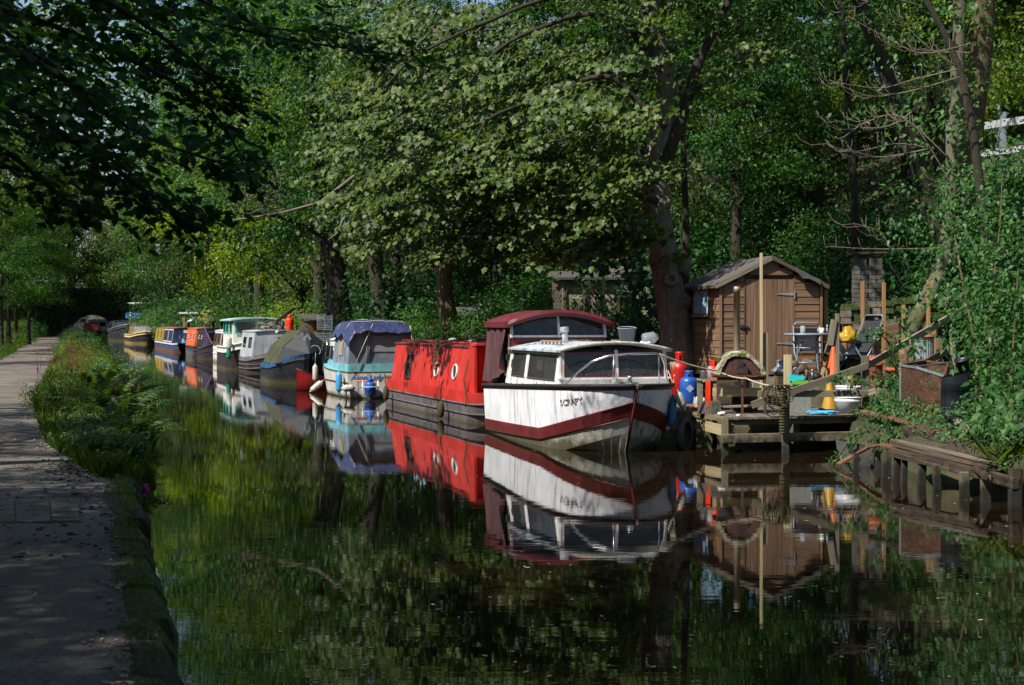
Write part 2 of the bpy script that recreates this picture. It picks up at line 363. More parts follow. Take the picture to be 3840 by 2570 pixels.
# scraps: mud clods and leaf litter on the path, bits on the water
m = MB()
for i in range(560):
    if i < 380: p = P(random.gauss(230, 130), random.gauss(1762, 26), .365)
    elif i < 600: p = P(random.uniform(0, 480), random.uniform(1780, 2100), .37)
    else: p = P(random.uniform(-50, 560), random.uniform(1900, 2570), .37)
    s_, t_ = to_st(p)
    if t_ > lerp_tab(PATH_R, s_): continue
    k = random.uniform(.005, .02) if i < 600 else random.uniform(.003, .009)
    m.ball(p, (k * random.uniform(.8, 2), k * random.uniform(.8, 2), k * random.uniform(.3, .7)), 5, 3, .6)
tag(m.build('path_litter', pm('mud_clods', '2c251d', '4a4034', 30, rough=.95, vary=0)), 'dark mud clods and leaf scraps scattered over the gravel towpath', 'litter', kind='stuff')
m = MB()
for i in range(420):
    px, py = random.uniform(520, 3800), 1300 + 1250 * random.random() ** 1.3; p = P(px, py, 0.004); s_, t_ = to_st(p)
    if t_ < lerp_tab(EDGE, s_) + .2 or t_ > lerp_tab(RIGHT, s_) - .4 or (t_ > 7.2 and s_ > 20): continue
    a = random.uniform(0, 6.3); k = random.uniform(.008, .03); x, y = Vector((math.cos(a), math.sin(a), 0)) * k, Vector((-math.sin(a), math.cos(a), 0)) * k * .5
    m.add([p - x, p - y, p + x, p + y], [(0, 1, 2, 3)])
tag(m.build('floating_specks', pm('dry_specks', '8a7f58', 'cfc9b4', 3, vary=0)), 'small pale leaf scraps and fluff floating on the canal', 'debris', kind='stuff')
# stone bridge at the far end
br = thing('stone_bridge', 'dark stone arch bridge over the canal at the far end of the towpath', 'bridge', ST(186, 8, 0))
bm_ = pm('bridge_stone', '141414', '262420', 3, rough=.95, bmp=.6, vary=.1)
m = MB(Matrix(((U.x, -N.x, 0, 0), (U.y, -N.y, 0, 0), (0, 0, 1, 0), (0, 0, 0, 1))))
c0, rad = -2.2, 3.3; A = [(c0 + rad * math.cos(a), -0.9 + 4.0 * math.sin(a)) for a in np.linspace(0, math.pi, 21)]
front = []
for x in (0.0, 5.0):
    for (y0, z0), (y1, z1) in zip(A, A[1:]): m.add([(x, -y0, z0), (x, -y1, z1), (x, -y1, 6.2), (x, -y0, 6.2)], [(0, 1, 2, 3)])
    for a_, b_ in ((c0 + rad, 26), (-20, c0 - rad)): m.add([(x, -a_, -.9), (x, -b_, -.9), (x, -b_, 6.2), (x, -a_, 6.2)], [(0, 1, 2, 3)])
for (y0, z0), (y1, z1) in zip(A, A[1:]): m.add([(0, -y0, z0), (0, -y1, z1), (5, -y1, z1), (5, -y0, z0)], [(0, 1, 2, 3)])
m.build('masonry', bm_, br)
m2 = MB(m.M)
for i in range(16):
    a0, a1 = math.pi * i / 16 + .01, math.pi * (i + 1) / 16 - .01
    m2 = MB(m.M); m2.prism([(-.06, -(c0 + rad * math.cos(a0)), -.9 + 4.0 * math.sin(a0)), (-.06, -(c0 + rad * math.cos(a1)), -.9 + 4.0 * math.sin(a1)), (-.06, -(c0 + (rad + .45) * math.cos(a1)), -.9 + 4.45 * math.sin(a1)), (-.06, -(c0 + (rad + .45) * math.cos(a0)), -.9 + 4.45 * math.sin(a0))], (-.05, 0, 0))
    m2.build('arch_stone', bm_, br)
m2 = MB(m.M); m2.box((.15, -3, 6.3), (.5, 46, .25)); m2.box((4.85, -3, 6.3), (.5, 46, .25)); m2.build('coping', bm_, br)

m = MB()
for i in range(150):
    p = P(random.uniform(-40, 520), 1500 + 1070 * random.random() ** 1.2, .372); s_, t_ = to_st(p)
    if t_ > lerp_tab(PATH_R, s_) + .05: continue
    a = random.uniform(0, 6.3); k = random.uniform(.012, .03); x, y = Vector((math.cos(a), math.sin(a), random.uniform(-.2, .3))) * k, Vector((-math.sin(a), math.cos(a), random.uniform(-.2, .3))) * k * .6
    m.add([p - x, p - y, p + x + Vector((0, 0, .006)), p + y], [(0, 1, 2, 3)])
tag(m.build('fallen_leaves', pm('fallen_leaf', '5a4526', '8a7444', 4, vary=0)), 'tan fallen leaves strewn over the gravel towpath', 'leaves', kind='stuff')
m = MB()
for i in range(700):
    s_ = 5 + 26 * random.random() ** 1.3; k = random.choice((0, 1)); t_ = (lerp_tab(PATH_R, s_) - abs(random.gauss(0, .12))) if k else lerp_tab(PATH_L, s_) + abs(random.gauss(0, .6)); r_ = random.uniform(.006, .02)
    m.ball(ST(s_, t_, .362), (r_ * random.uniform(.8, 1.5), r_, r_ * .6), 5, 3, .5)
tag(m.build('loose_gravel', pm('gravel_bits', '5c554d', '9a9086', 3, vary=0)), 'loose gravel stones along the edge of the towpath', 'gravel', kind='stuff')
# ================================================================== BOATS
def bmat(s, t, z=0.0, yaw=0.0):
    M = Matrix(((U.x, -N.x, 0, 0), (U.y, -N.y, 0, 0), (0, 0, 1, 0), (0, 0, 0, 1)))
    M = M @ Matrix.Rotation(yaw, 4, 'Z'); M.translation = ST(s, t, z); return M
glass_dark = glassmat('dark_glass', '0c1012', .92, .25)
glass_dusty = glassmat('dusty_glass', '2a2d30', .6, .8)
black_rubber = pm('black_rubber', '121212', '232322', 20, rough=.75, bmp=.2)
white_paint = paint('white_hull_paint', 'd2d5da', 'e4e6ea', '3d3f30', .75, .4, algae='4a4426', algae_top=.16, streak_scale=10)
rope_mat = pm('pale_rope', '8d8570', 'b5ac93', 60, rough=.9, bmp=.6, vary=0)
rope_dark = pm('mossy_rope', '2c2c18', '4a4528', 40, rough=.95, bmp=.6, vary=0)
chrome = plain('chrome_tube', 'b9bcc0', .22, .9)
def quadpanel(name, c, wa, ha, w, h, mat, parent, depth=.012, shift=0.0):
    wa, ha = Vector(wa).normalized(), Vector(ha).normalized(); n = wa.cross(ha).normalized(); ha = n.cross(wa); m = MB()
    m.box(Vector(c) + n * (depth / 2 + shift), (w, h, depth), Matrix((wa, ha, n)).transposed()); return m.build(name, mat, parent)
def window(parent, c, wa, ha, w, h, fw, fm, gm, name='window', mull=0, depth=.02):
    wa, ha = Vector(wa).normalized(), Vector(ha).normalized(); n = wa.cross(ha).normalized(); ha = n.cross(wa); Rm = Matrix((wa, ha, n)).transposed(); c = Vector(c) + n * depth * .5
    m = MB()
    for sx in (-1, 1): m.box(c + wa * sx * (w / 2 - fw / 2), (fw, h, depth), Rm)
    for sy in (-1, 1): m.box(c + ha * sy * (h / 2 - fw / 2), (w - 2 * fw, fw, depth), Rm)
    for k in range(mull): m.box(c + wa * (w * ((k + 1) / (mull + 1) - .5)), (fw * .7, h - 2 * fw, depth * .9), Rm)
    f = m.build(name, fm, parent); g = MB(); g.box(c - n * depth * .15, (w - 2 * fw + .002, h - 2 * fw + .002, depth * .4), Rm); g.build('pane', gm, f); return f
def porthole(parent, c, n, r, fm, gm):
    n = Vector(n).normalized(); Rm = n.to_track_quat('Z', 'Y').to_matrix(); m = MB()
    m.lathe([(r * .78, -.01), (r * .78, .018), (r * .9, .03), (r, .018), (r, -.01)], 18, c, M=Rm, cap=False); f = m.build('porthole', fm, parent)
    g = MB(); g.lathe([(r * .8, -.005), (r * .8, .006)], 18, c, M=Rm); g.build('pane', gm, f); return f
def rope(pts, r, n=10, sag=0.0):
    out = []
    pts = [Vector(p) for p in pts]
    for a, b in zip(pts, pts[1:]):
        for i in range(n): t = i / n; p = a.lerp(b, t); p.z -= sag * 4 * t * (1 - t); out.append(p)
    return out + [pts[-1]]
def label_text(txt, c, xa, up, size, mat, parent, shear=0.0, outline=0.0, ext=.002, name='lettering'):
    cu = bpy.data.curves.new(name, 'FONT'); cu.body = txt; cu.size = size; cu.shear = shear; cu.align_x = 'CENTER'; cu.align_y = 'CENTER'; cu.materials.append(mat); cu.extrude = ext
    if outline: cu.fill_mode = 'NONE'; cu.bevel_depth = outline; cu.extrude = 0; cu.bevel_resolution = 1
    tmp = bpy.data.objects.new('tmp', cu); COL.objects.link(tmp); bpy.context.view_layer.update(); me = bpy.data.meshes.new_from_object(tmp.evaluated_get(bpy.context.evaluated_depsgraph_get())); bpy.data.objects.remove(tmp)
    if not me.materials: me.materials.append(mat)
    o = link(name, me, parent); xa = Vector(xa).normalized(); n = xa.cross(Vector(up)).normalized(); ya = n.cross(xa)
    M = Matrix((xa, ya, n)).transposed().to_4x4(); M.translation = Vector(c) + n * .004; o.matrix_basis = M; return o
def interp(tab): return lambda x: lerp_tab(tab, x)
def sm_interp(tab):
    xs, ys = [a for a, _ in tab], [b for _, b in tab]
    def f(x):
        if x <= xs[0]: return ys[0]
        if x >= xs[-1]: return ys[-1]
        i = max(k for k in range(len(xs) - 1) if xs[k] <= x); h = xs[i + 1] - xs[i]; t = (x - xs[i]) / h
        d = lambda k: (ys[k + 1] - ys[k]) / (xs[k + 1] - xs[k])
        m0 = d(i) if i == 0 else (0 if d(i - 1) * d(i) <= 0 else .5 * (d(i - 1) + d(i))); m1 = d(i) if i == len(xs) - 2 else (0 if d(i) * d(i + 1) <= 0 else .5 * (d(i) + d(i + 1)))
        return (2 * t ** 3 - 3 * t ** 2 + 1) * ys[i] + (t ** 3 - 2 * t * t + t) * h * m0 + (-2 * t ** 3 + 3 * t * t) * ys[i + 1] + (t ** 3 - t * t) * h * m1
    return f
def make_hull(root, L, half, zs, wf, rake, mats, stations, deck_mat, name='hull', deck_drop=.03, close=True):
    """half(l): half-beam by distance from the stem; zs: list of z(l) from gunwale down; wf: width factor of each level"""
    def pt(j, l, side):
        z = zs[j](l); z0 = zs[0](0); x0 = rake * max(0, (z0 - zs[j](0))) / max(z0, .1); x = x0 + (L - x0) * (l / L)
        return Vector((x, side * half(l) * wf[j](l), z))
    m = MB()
    for side in (1, -1): m.loft([[pt(j, l, side) for j in range(len(zs))] for l in stations], mats=list(range(len(zs) - 1)), smooth=False)
    if close:
        st = stations[-1]; a = [pt(j, st, 1) for j in range(len(zs))]; b_ = [pt(j, st, -1) for j in range(len(zs))]
        for j in range(len(zs) - 1): m.m = j; m.add([a[j], a[j + 1], b_[j + 1], b_[j]], [(0, 1, 2, 3)])
    h = m.build(name, mats, root)
    if deck_mat:
        d = MB(); d.loft([[pt(0, l, 1) - Vector((0, .01, deck_drop)), Vector((pt(0, l, 1).x, 0, zs[0](l) - deck_drop + .02)), pt(0, l, -1) + Vector((0, .01, -deck_drop))] for l in stations[1:]]); d.build('deck', deck_mat, root)
    return h, pt
# ------------------------------------------------------------------ the white cruiser at the front
Mx = Vector((-.289, .957, 0)); My = Vector((-.957, -.289, 0))
mw = Matrix((Mx, My, Vector((0, 0, 1)))).transposed().to_4x4(); mw.translation = (1.87, 21.07, 0)
cr = thing('cabin_cruiser', 'grimy white cabin cruiser with maroon bands and wheelhouse roof, nearest the jetty', 'boat', mw=mw)
maroon = paint('maroon_paint', '4f1016', '6d1a20', '2c1a14', .5, .45, algae='4a3a20', algae_top=.1)
maroon_d = paint('maroon_band', '521217', '6e211f', '3a3222', .4, .5, algae='463a20', algae_top=.12)
dirtywhite = paint('scummed_white', 'a7a493', 'c6c5bb', '3c3a24', .8, .5, algae='3a3518', algae_top=.3)
cabin_white = paint('cabin_white', 'c4c5c2', 'dfdfdc', '3b382c', .9, .45, algae='c4c5c2', streak_scale=16)
half = sm_interp([(0, .03), (.15, .40), (.3, .60), (.6, .83), (1.0, .96), (1.6, 1.02), (2.5, 1.04), (5.05, .97)])
zg = sm_interp([(0, 1.04), (1.5, .99), (5.05, .86)])
def sight_line(l1, wfac, pa, pb, zstem):
    """chine heights so that the chine runs straight, as on the real boat, between two sighted points"""
    tab = []
    for l in (0, .05, .12, .2, .3, .42, .6, .8, 1.0, 1.3, l1):
        z = zstem
        for _ in range(4):
            x0 = .45 * max(0, 1.04 - zstem) / 1.04; w = mw @ Vector((x0 + (5.05 - x0) * l / 5.05, half(l) * wfac(l), z)); px = CX + F * w.x / w.y; k = (px - pb[0]) / (pa[0] - pb[0]); z = CH - (pb[1] + (pa[1] - pb[1]) * k - HY) / F * w.y
        tab.append((l, z))
    return tab
zb = interp(sight_line(1.58, interp([(0, .9), (1.5, .965)]), (2376, 1510), (2030, 1606), .77) + [(5.05, .23)]); zc = interp(sight_line(1.58, interp([(0, .85), (1.5, .93)]), (2372, 1568), (2030, 1649), .55) + [(5.05, .03)]); z2 = interp(sight_line(1.3, interp([(0, .75), (1.3, .9)]), (2362, 1622), (2103, 1692), .34) + [(5.05, -.1)])
one = lambda l: 1.0
zs = [zg, lambda l: zg(l) - .03, lambda l: zg(l) - .085, lambda l: (zg(l) - .085) * .55 + zb(l) * .45, zb, lambda l: zb(l) - .01, lambda l: zc(l) + .01, zc, z2, lambda l: -.35]
wf = [one, one, lambda l: .995, lambda l: .985, interp([(0, .9), (1.5, .965)]), interp([(0, .95), (1.5, .985)]), interp([(0, .9), (1.5, .96)]), interp([(0, .85), (1.5, .93)]), interp([(0, .75), (1.3, .9)]), lambda l: .3]
stn = [0, .05, .12, .2, .3, .42, .6, .8, 1.0, 1.3, 1.6, 2.0, 2.5, 3, 3.5, 4, 4.5, 5.05]
hull, cpt = make_hull(cr, 5.05, half, zs, wf, .45, [black_rubber, maroon, white_paint, white_paint, maroon_d, maroon_d, maroon_d, dirtywhite, dirtywhite], stn, cabin_white)
m = MB()
for sd_ in (1, -1): m.tube([cpt(0, l, sd_) + Vector((0, sd_ * .012, -.012)) for l in stn], .028, 8)
m.build('rubbing_strake', black_rubber, cr)
m = MB(); m.tube([cpt(j, 0, 1) * Vector((1, 0, 1)) + Vector((-.012, 0, 0)) for j in (1, 3, 4, 6, 8)] if False else [Vector((cpt(j, 0, 1).x - .012, 0, cpt(j, 0, 1).z)) for j in (1, 3, 4, 6, 8)], .02, 6); m.build('stem_strip', maroon_d, cr)
m = MB()
for sd_ in (1, -1):
    for j in (4, 7): m.tube([cpt(j, l, sd_) + Vector((0, sd_ * .006, 0)) for l in stn], .011, 6)
m.build('spray_rail', maroon_d, cr)
for l in (3.9, 3.3, 2.6, 1.9):                                       # little deck eyes along the side deck
    m = MB(); c = cpt(0, l, 1) + Vector((0, -.06, .0)); m.tube([c + Vector((.03 * math.cos(a), 0, .035 * math.sin(a) - .01)) for a in np.linspace(0, math.pi, 7)], .006, 5); m.build('deck_eye', chrome, cr)
# cabin: pillars, sills and panes
hc = interp([(.9, .90), (1.6, .925), (3.9, .90)]); tumble = .07; zlo, zhi = 1.0, 1.53
def cs(x, z, sd_=1): return Vector((x, sd_ * (hc(x) - tumble * (z - zlo) / (zhi - zlo)), z))
def side_strip(m, x0, x1, za, zb_, sd_):
    a = [cs(x0, za, sd_), cs(x1, za, sd_), cs(x1, zb_, sd_), cs(x0, zb_, sd_)]; off = Vector((0, -sd_ * .025, 0)); m.prism(a, off)
for sd_ in (1, -1):
    m = MB(); side_strip(m, .98, 3.86, .93, 1.06, sd_); side_strip(m, .98, 3.86, 1.46, 1.55, sd_)
    for a_, b_ in ((.98, 1.2), (2.6, 2.79), (3.55, 3.86)): side_strip(m, a_, b_, 1.06, 1.46, sd_)
    m.build('cabin_side', cabin_white, cr)
    for a_, b_ in ((1.2, 2.6), (2.79, 3.55)):
        m = MB(); w_ = .02
        for q in ((a_, a_ + w_, 1.06, 1.46), (b_ - w_, b_, 1.06, 1.46), (a_ + w_, b_ - w_, 1.06, 1.08), (a_ + w_, b_ - w_, 1.44, 1.46)): side_strip(m, *q, sd_)
        m.M = Matrix.Translation((0, sd_ * .006, 0)); f = m.v; o = MB(); o.v = [p + Vector((0, sd_ * .006, 0)) for p in f]; o.f = m.f; o.mi = m.mi; o.sm = m.sm; fr = o.build('window', pm('window_rubber' + str(sd_) + str(a_), '3a2a26', '4c3a34', 9, vary=0), cr)
        g = MB(); a4 = [cs(a_ + w_, 1.08, sd_), cs(b_ - w_, 1.08, sd_), cs(b_ - w_, 1.44, sd_), cs(a_ + w_, 1.44, sd_)]; g.prism([p + Vector((0, -sd_ * .008, 0)) for p in a4], (0, -sd_ * .005, 0)); g.build('pane', glass_dusty, fr)
curtain = pm('faded_curtain', '77806a', '9fa58c', 4, (9, 9, .3), .95, bmp=.4, vary=0)
m = MB()
for x0, x1 in ((1.25, 2.0), (2.95, 3.4)): m.loft([[cs(x, z) + Vector((0, -.10 + .02 * math.sin(x * 55), 0)) for z in (1.03, 1.25, 1.49)] for x in np.linspace(x0, x1, 30)], smooth=True)
m.build('curtain', curtain, cr)
m = MB(); m.loft([[cs(x, z) + Vector((0, -.08, 0)) for z in (1.2, 1.3, 1.42)] for x in np.linspace(2.1, 2.4, 8)], smooth=True); m.build('curtain', pm('white_rag', 'c9cbc8', 'e2e2df', 5, vary=0), cr)
# windscreen
wa, ha = Vector((0, -1, 0)), Vector((.10, 0, 1))
m = MB(); Wd = .86
m.box((.975, 0, 1.045), (.07, 2 * Wd + .1, .13)); m.box((.955, 0, 1.105), (.12, 2 * Wd + .12, .025))
for y in (Wd, -Wd): m.bar((.97, y, 1.1), (1.01, y * .985, 1.53), .05, .06, (0, 1, 0))
m.bar((.97, -.04, 1.11), (1.01, -.04, 1.54), .05, .05, (0, 1, 0)); m.build('windscreen_frame', cabin_white, cr)
for y0, y1 in ((-.015, Wd - .03), (-Wd + .03, -.065)):
    window(cr, (.985, (y0 + y1) / 2, 1.315), wa, ha, y1 - y0, .395, .018, maroon_d, glass_dusty, 'windscreen')
# cabin roof
def roofgrid(x0, x1, hw, z0, camber, nx=8, ny=10, sag=0.0):
    return [[Vector((x0 + (x1 - x0) * i / nx, hw(i / nx) * (1 - 2 * j / ny), z0 + camber * (1 - (1 - 2 * j / ny) ** 2) + sag * math.sin(3 * i + j))) for j in range(ny + 1)] for i in range(nx + 1)]
roof_m = paint('cabin_roof_paint', '8f99a4', 'c5cad0', '4b4a3a', .9, .6, rust='3d5f84', rust_at=.52, algae='8f99a4')
m = MB(); g = roofgrid(.86, 3.72, lambda t: .93 - .02 * t, 1.545, .12); m.loft(g, smooth=True); m.loft([[p - Vector((0, 0, .035)) for p in r] for r in g], smooth=True, flip=True)
for r in (g[0], g[-1]): m.loft([[p for p in r], [p - Vector((0, 0, .035)) for p in r]])
m.loft([[r[0] for r in g], [r[0] - Vector((0, 0, .035)) for r in g]]); m.loft([[r[-1] for r in g], [r[-1] - Vector((0, 0, .035)) for r in g]]); m.build('cabin_roof', roof_m, cr)
m = MB(); m.tube([Vector((.85, y, 1.54 + .12 * (1 - (y / .93) ** 2))) for y in np.linspace(.93, -.93, 15)], .022, 6); m.build('roof_lip', pm('grimy_lip', '8b8878', 'bdbcb2', 14, vary=0, spots='4a4836', spot_scale=18), cr)
for y in (.62, -.62):                                              # slotted wooden grab rails
    m = MB(); zz = 1.60
    m.bar((1.7, y, zz + .07), (2.7, y, zz + .07), .03, .025)
    for k in range(6): m.box((1.72 + .192 * k, y, zz + .03), (.05, .028, .07))
    m.build('grab_rail', pm('rail_wood' + str(y > 0), '6b5f50', '8c7d6a', 16, GR, .85), cr)
# wheelhouse
m = MB(); wx = 3.66
arc = lambda y, top: 1.93 + top * (1 - (y / .86) ** 2)
m.loft([[Vector((wx, y, 1.5)), Vector((wx, y, 1.72))] for y in np.linspace(.86, -.86, 9)]); m.loft([[Vector((wx + .05, y, 1.5)), Vector((wx + .05, y, 1.72))] for y in np.linspace(.86, -.86, 9)])
m.build('coaming', maroon, cr)
m = MB()
for y, zt in ((.855, 1.99), (.0, 2.13), (-.855, 1.99)): m.bar((wx - .01, y, 1.71), (wx + .06, y, zt), .05, .045, (0, 1, 0))
m.box((wx - .01, 0, 1.735), (.05, 1.75, .035)); m.build('wheelhouse_frame', cabin_white, cr)
for y0, y1 in ((.83, .03), (-.03, -.83)):
    g = MB(); ys = np.linspace(y0, y1, 8); top = lambda y: 1.95 + .17 * (1 - (y / .9) ** 2)
    g.loft([[Vector((wx + .012, y, 1.75)), Vector((wx + .06, y, top(y)))] for y in ys]); g.loft([[Vector((wx + .02, y, 1.75)), Vector((wx + .068, y, top(y)))] for y in ys], flip=True); g.build('windscreen', glass_dusty, cr)
m = MB(); g = roofgrid(3.48, 5.0, lambda t: .97, 1.985, .21); thick = Vector((0, 0, .05))
m.loft(g, smooth=True); m.loft([[p - thick for p in r] for r in g], smooth=True, flip=True)
m.loft([g[0], [p - Vector((-.06, 0, .11)) for p in g[0]]], smooth=True); m.loft([[p - Vector((-.06, 0, .11)) for p in g[0]], [p - thick for p in g[0]]]); m.loft([g[-1], [p - thick for p in g[-1]]])
for k in (0, -1): m.loft([[r[k] for r in g], [r[k] - Vector((0, 0, .1)) for r in g]])
m.build('wheelhouse_roof', paint('wheelhouse_roof_paint', '4e1219', '6a1d26', '2b1c18', .6, .5, rust='2a1712', rust_at=.56, algae='5a1218'), cr)
canvas = paint('torn_canvas', '3c2024', '5a353a', '241416', .7, .75, rust='6f6a60', rust_at=.6, algae='3c2024')
def cloth(name, fn, nu, nv, mat, parent, thick=.006):
    m = MB(); g = [[Vector(fn(i / nu, j / nv)) for j in range(nv + 1)] for i in range(nu + 1)]; m.loft(g, smooth=True); m.loft([[p + Vector((0, thick, 0)) for p in r] for r in g], smooth=True, flip=True)
    return m.build(name, mat, parent)
def drape(u_, v_):
    x = 3.78 + 1.2 * u_; w = .05 * math.sin(u_ * 19 + v_ * 2.2) + .03 * math.sin(u_ * 41 + 1.3 * v_)
    edge = 1.0 + .06 * math.sin(u_ * 9) if u_ > .25 else 1.25 - u_ * .9
    zt = 1.97; z = zt - (zt - .93 * 1 / 1) * v_ * (1 if u_ > .35 else .75 + .7 * u_)
    return (x + .08 * v_ * math.sin(u_ * 5), .93 + w * (0.2 + v_) - .02 + .05 * v_, z)
cloth('side_curtain', drape, 40, 14, canvas, cr)
cloth('side_curtain', lambda u_, v_: (3.72 + .25 * u_ + .05 * v_, .86 - .02 * math.sin(u_ * 30), 1.95 - .9 * v_), 14, 8, pm('brown_canvas', '4a3524', '6c5138', 5, (6, 6, 1), vary=0), cr)
m = MB(); m.loft([[Vector((4.98, y, .85)), Vector((4.98, y, 1.95))] for y in np.linspace(.9, -.9, 12)]); m.build('aft_curtain', canvas, cr)
# pulpit rail
m = MB(); hoop = [(.82, .84, 1.02), (.62, .72, 1.22), (.45, .56, 1.38), (.33, .33, 1.47), (.22, 0, 1.50), (.24, -.22, 1.50), (.34, -.45, 1.50), (.46, -.58, 1.46), (.58, -.68, 1.34), (.68, -.76, 1.05)]
m.tube(rope(hoop, 0, 4), .016, 8); m.tube([(.30, .26, 1.47), (.28, .28, 1.03)], .013, 8); m.tube([(.38, -.50, 1.49), (.40, -.52, 1.03)], .013, 8)
m.build('pulpit_rail', chrome, cr)
m = MB(); m.box((.25, 0, 1.045), (.3, .12, .05)); m.box((.55, 0, 1.045), (.12, .3, .04)); m.lathe([(.03, 0), (.03, .08), (.055, .085), (.055, .11)], 10, (.3, 0, 1.05)); m.build('bow_cleat', chrome, cr)
m = MB(); m.box((.96 + 2.6, .955, 1.38), (.07, .05, .1)); m.build('navigation_lamp', plain('green_lamp', '0c3a3c', .2), cr)
# name on both bows
ink = plain('maroon_ink', '3d1a1c', .6)
def hpt(l, k, sd_): return cpt(2, l, sd_).lerp(cpt(4, l, sd_), k)
lc = min(np.linspace(.3, 2, 60), key=lambda l: abs(CX + F * (mw @ hpt(l, .4, 1)).x / (mw @ hpt(l, .4, 1)).y - 2143)); up = hpt(lc, .1, 1) - hpt(lc, .8, 1)
for k_, ch_ in enumerate('SCRAPY'):
    l_ = min(np.linspace(.2, 2.2, 200), key=lambda l: abs(CX + F * (mw @ hpt(l, .4, 1)).x / (mw @ hpt(l, .4, 1)).y - (2108 + 14 * k_))); a_, b_ = hpt(l_ + .06, .40, 1), hpt(l_ - .06, .40, 1); label_text(ch_, (a_ + b_) / 2 + Vector((-.004, .012, .0)), b_ - a_, up, .14, ink, cr, outline=.003)
a_, b_ = hpt(.35, .45, -1), hpt(.9, .45, -1); up = hpt(.6, .1, -1) - hpt(.6, .8, -1)
label_text('SCRAPY', hpt(.62, .5, -1) + Vector((-.01, -.02, 0)), b_ - a_, up, .145, ink, cr, outline=.006)
# things lying on the cruiser's roof: each a thing of its own
def on(root_m, p): return root_m @ Vector(p)
m = MB(); m.lathe([(.05, 0), (.048, .2), (.05, .21)], 12)
for k in range(5): m.lathe([(.055, .21 + k * .018), (.072, .212 + k * .018), (.075, .222 + k * .018), (.05, .227 + k * .018)], 14)
o = tag(m.build('roof_vent', plain('vent_grey', 'a9adb0', .5, c2='c9ccce')), 'pale grey roof vent pipe with stacked cowl rings on the white cruiser', 'vent'); o.location = on(mw, (2.25, .36, 1.60)); o.rotation_euler = (R(-3), R(-4), 0)
bk = thing('bucket', 'grey plastic bucket standing on the white cruiser roof', 'bucket', on(mw, (1.75, -.52, 1.615)))
m = MB(); m.lathe([(.0, .0), (.105, 0), (.145, .25), (.155, .25), (.155, .265), (.138, .262), (.1, .012), (0, .012)], 20, cap=False); m.build('bucket_body', plain('grey_plastic', '6d737b', .5, c2='7d838b'), bk)
m = MB(); m.tube([(.15 * math.cos(a), .15 * math.sin(a) * .97, .268 + .02 * math.sin(a)) for a in np.linspace(0, math.pi, 12)], .006, 6); m.build('bucket_handle', plain('handle_grey', '9aa0a8', .5), bk)
jar_pl = glassmat('clear_plastic', 'b9c0c4', .35, .3, .1)
m = MB(); Rj = Matrix.Rotation(R(80), 3, 'Y'); m.lathe([(0, 0), (.085, .0), (.095, .02), (.095, .19), (.07, .22), (.05, .225), (.05, .25), (0, .25)], 8, M=Rj); o = tag(m.build('plastic_jar', jar_pl), 'clear plastic jar lying on its side beside the grey bucket', 'jar'); o.location = on(mw, (1.55, -.72, 1.70)); o.rotation_euler = (0, 0, R(15))
m = MB(); m.tube([(0, 0, 0), (.05, -.1, .0), (.12, -.16, .01)], .018, 6); m.ball((0, 0, 0), .035, 8, 5); o = tag(m.build('plastic_scoop', plain('white_plastic', 'd5d5d2', .4)), 'small white plastic scoop beside the clear jar on the cruiser roof', 'scoop'); o.location = on(mw, (1.35, -.62, 1.645))
m = MB(); m.lathe([(0, 0), (.04, 0), (.052, .1), (.048, .1), (.036, .008)], 12, cap=False); o = tag(m.build('blue_cup', plain('blue_plastic', '2f5f8c', .4)), 'small blue cup on the shelf inside the cruiser wheelhouse window', 'cup'); o.location = on(mw, (3.80, -.15, 1.745))
shelf = MB(); shelf.box((3.95, 0, 1.735), (.5, 1.6, .02)); shelf.build('dashboard', maroon, cr)
# dry leaves on the roof
m = MB()
for i in range(160):
    x, y = random.uniform(1.6, 3.5), random.gauss(0.0, .4)
    if abs(y) > .85: continue
    p = Vector((x, y, 1.552 + .12 * (1 - (y / .93) ** 2) + .01)); a = random.uniform(0, 6.3); k = random.uniform(.012, .03); d1 = Vector((math.cos(a), math.sin(a), .4)) * k; d2 = Vector((-math.sin(a), math.cos(a), -.2)) * k * .6
    m.add([p - d1, p - d2, p + d1, p + d2], [(0, 1, 2, 3)])
o = tag(m.build('dead_leaves', pm('dead_leaf', '4a3620', '7a603a', 5, vary=0)), 'brown dead leaves scattered on the white cruiser roof', 'leaves', kind='stuff'); o.matrix_basis = mw
# fenders on the far bow
def fender(c, L, r, mat, label, tilt=(0, 0, 0), name='fender', group=None):
    t_ = thing(name, label, 'fender', c, group=group); t_.rotation_euler = tilt
    m = MB(); m.lathe([(.012, -L / 2 - .05), (.024, -L / 2 - .03), (.026, -L / 2 - .005), (r * .55, -L / 2 + .006), (r * .85, -L / 2 + .03), (r, -L / 2 + .07), (r, L / 2 - .07), (r * .85, L / 2 - .03), (r * .55, L / 2 - .006), (.026, L / 2 + .005), (.024, L / 2 + .03), (.012, L / 2 + .05)], 14); m.build('float_body', mat, t_)
    m = MB(); m.tube([(0, 0, L / 2 + .03), (.0, .01, L / 2 + .18), (.01, .02, L / 2 + .36)], .008, 6); m.build('lanyard', rope_mat, t_); return t_
blue_f = pm('blue_fender_vinyl', '0f4f78', '1b6a96', 7, rough=.4, vary=0, spots='1d2a30', spot_scale=12, spot_at=.66)
white_f = pm('grimy_fender_vinyl', '8f8a7c', 'b9b5a8', 7, rough=.6, vary=0, spots='56503e', spot_scale=14, spot_at=.58)
fender(Q(2520, 1545, 21.9), .44, .068, blue_f, 'long blue fender hanging from the white cruiser bow beside the jetty', (0, R(3), 0))
fender(Q(2552, 1500, 21.8), .26, .066, white_f, 'grimy white fender hanging at a slant off the white cruiser bow', (0, R(-24), 0))
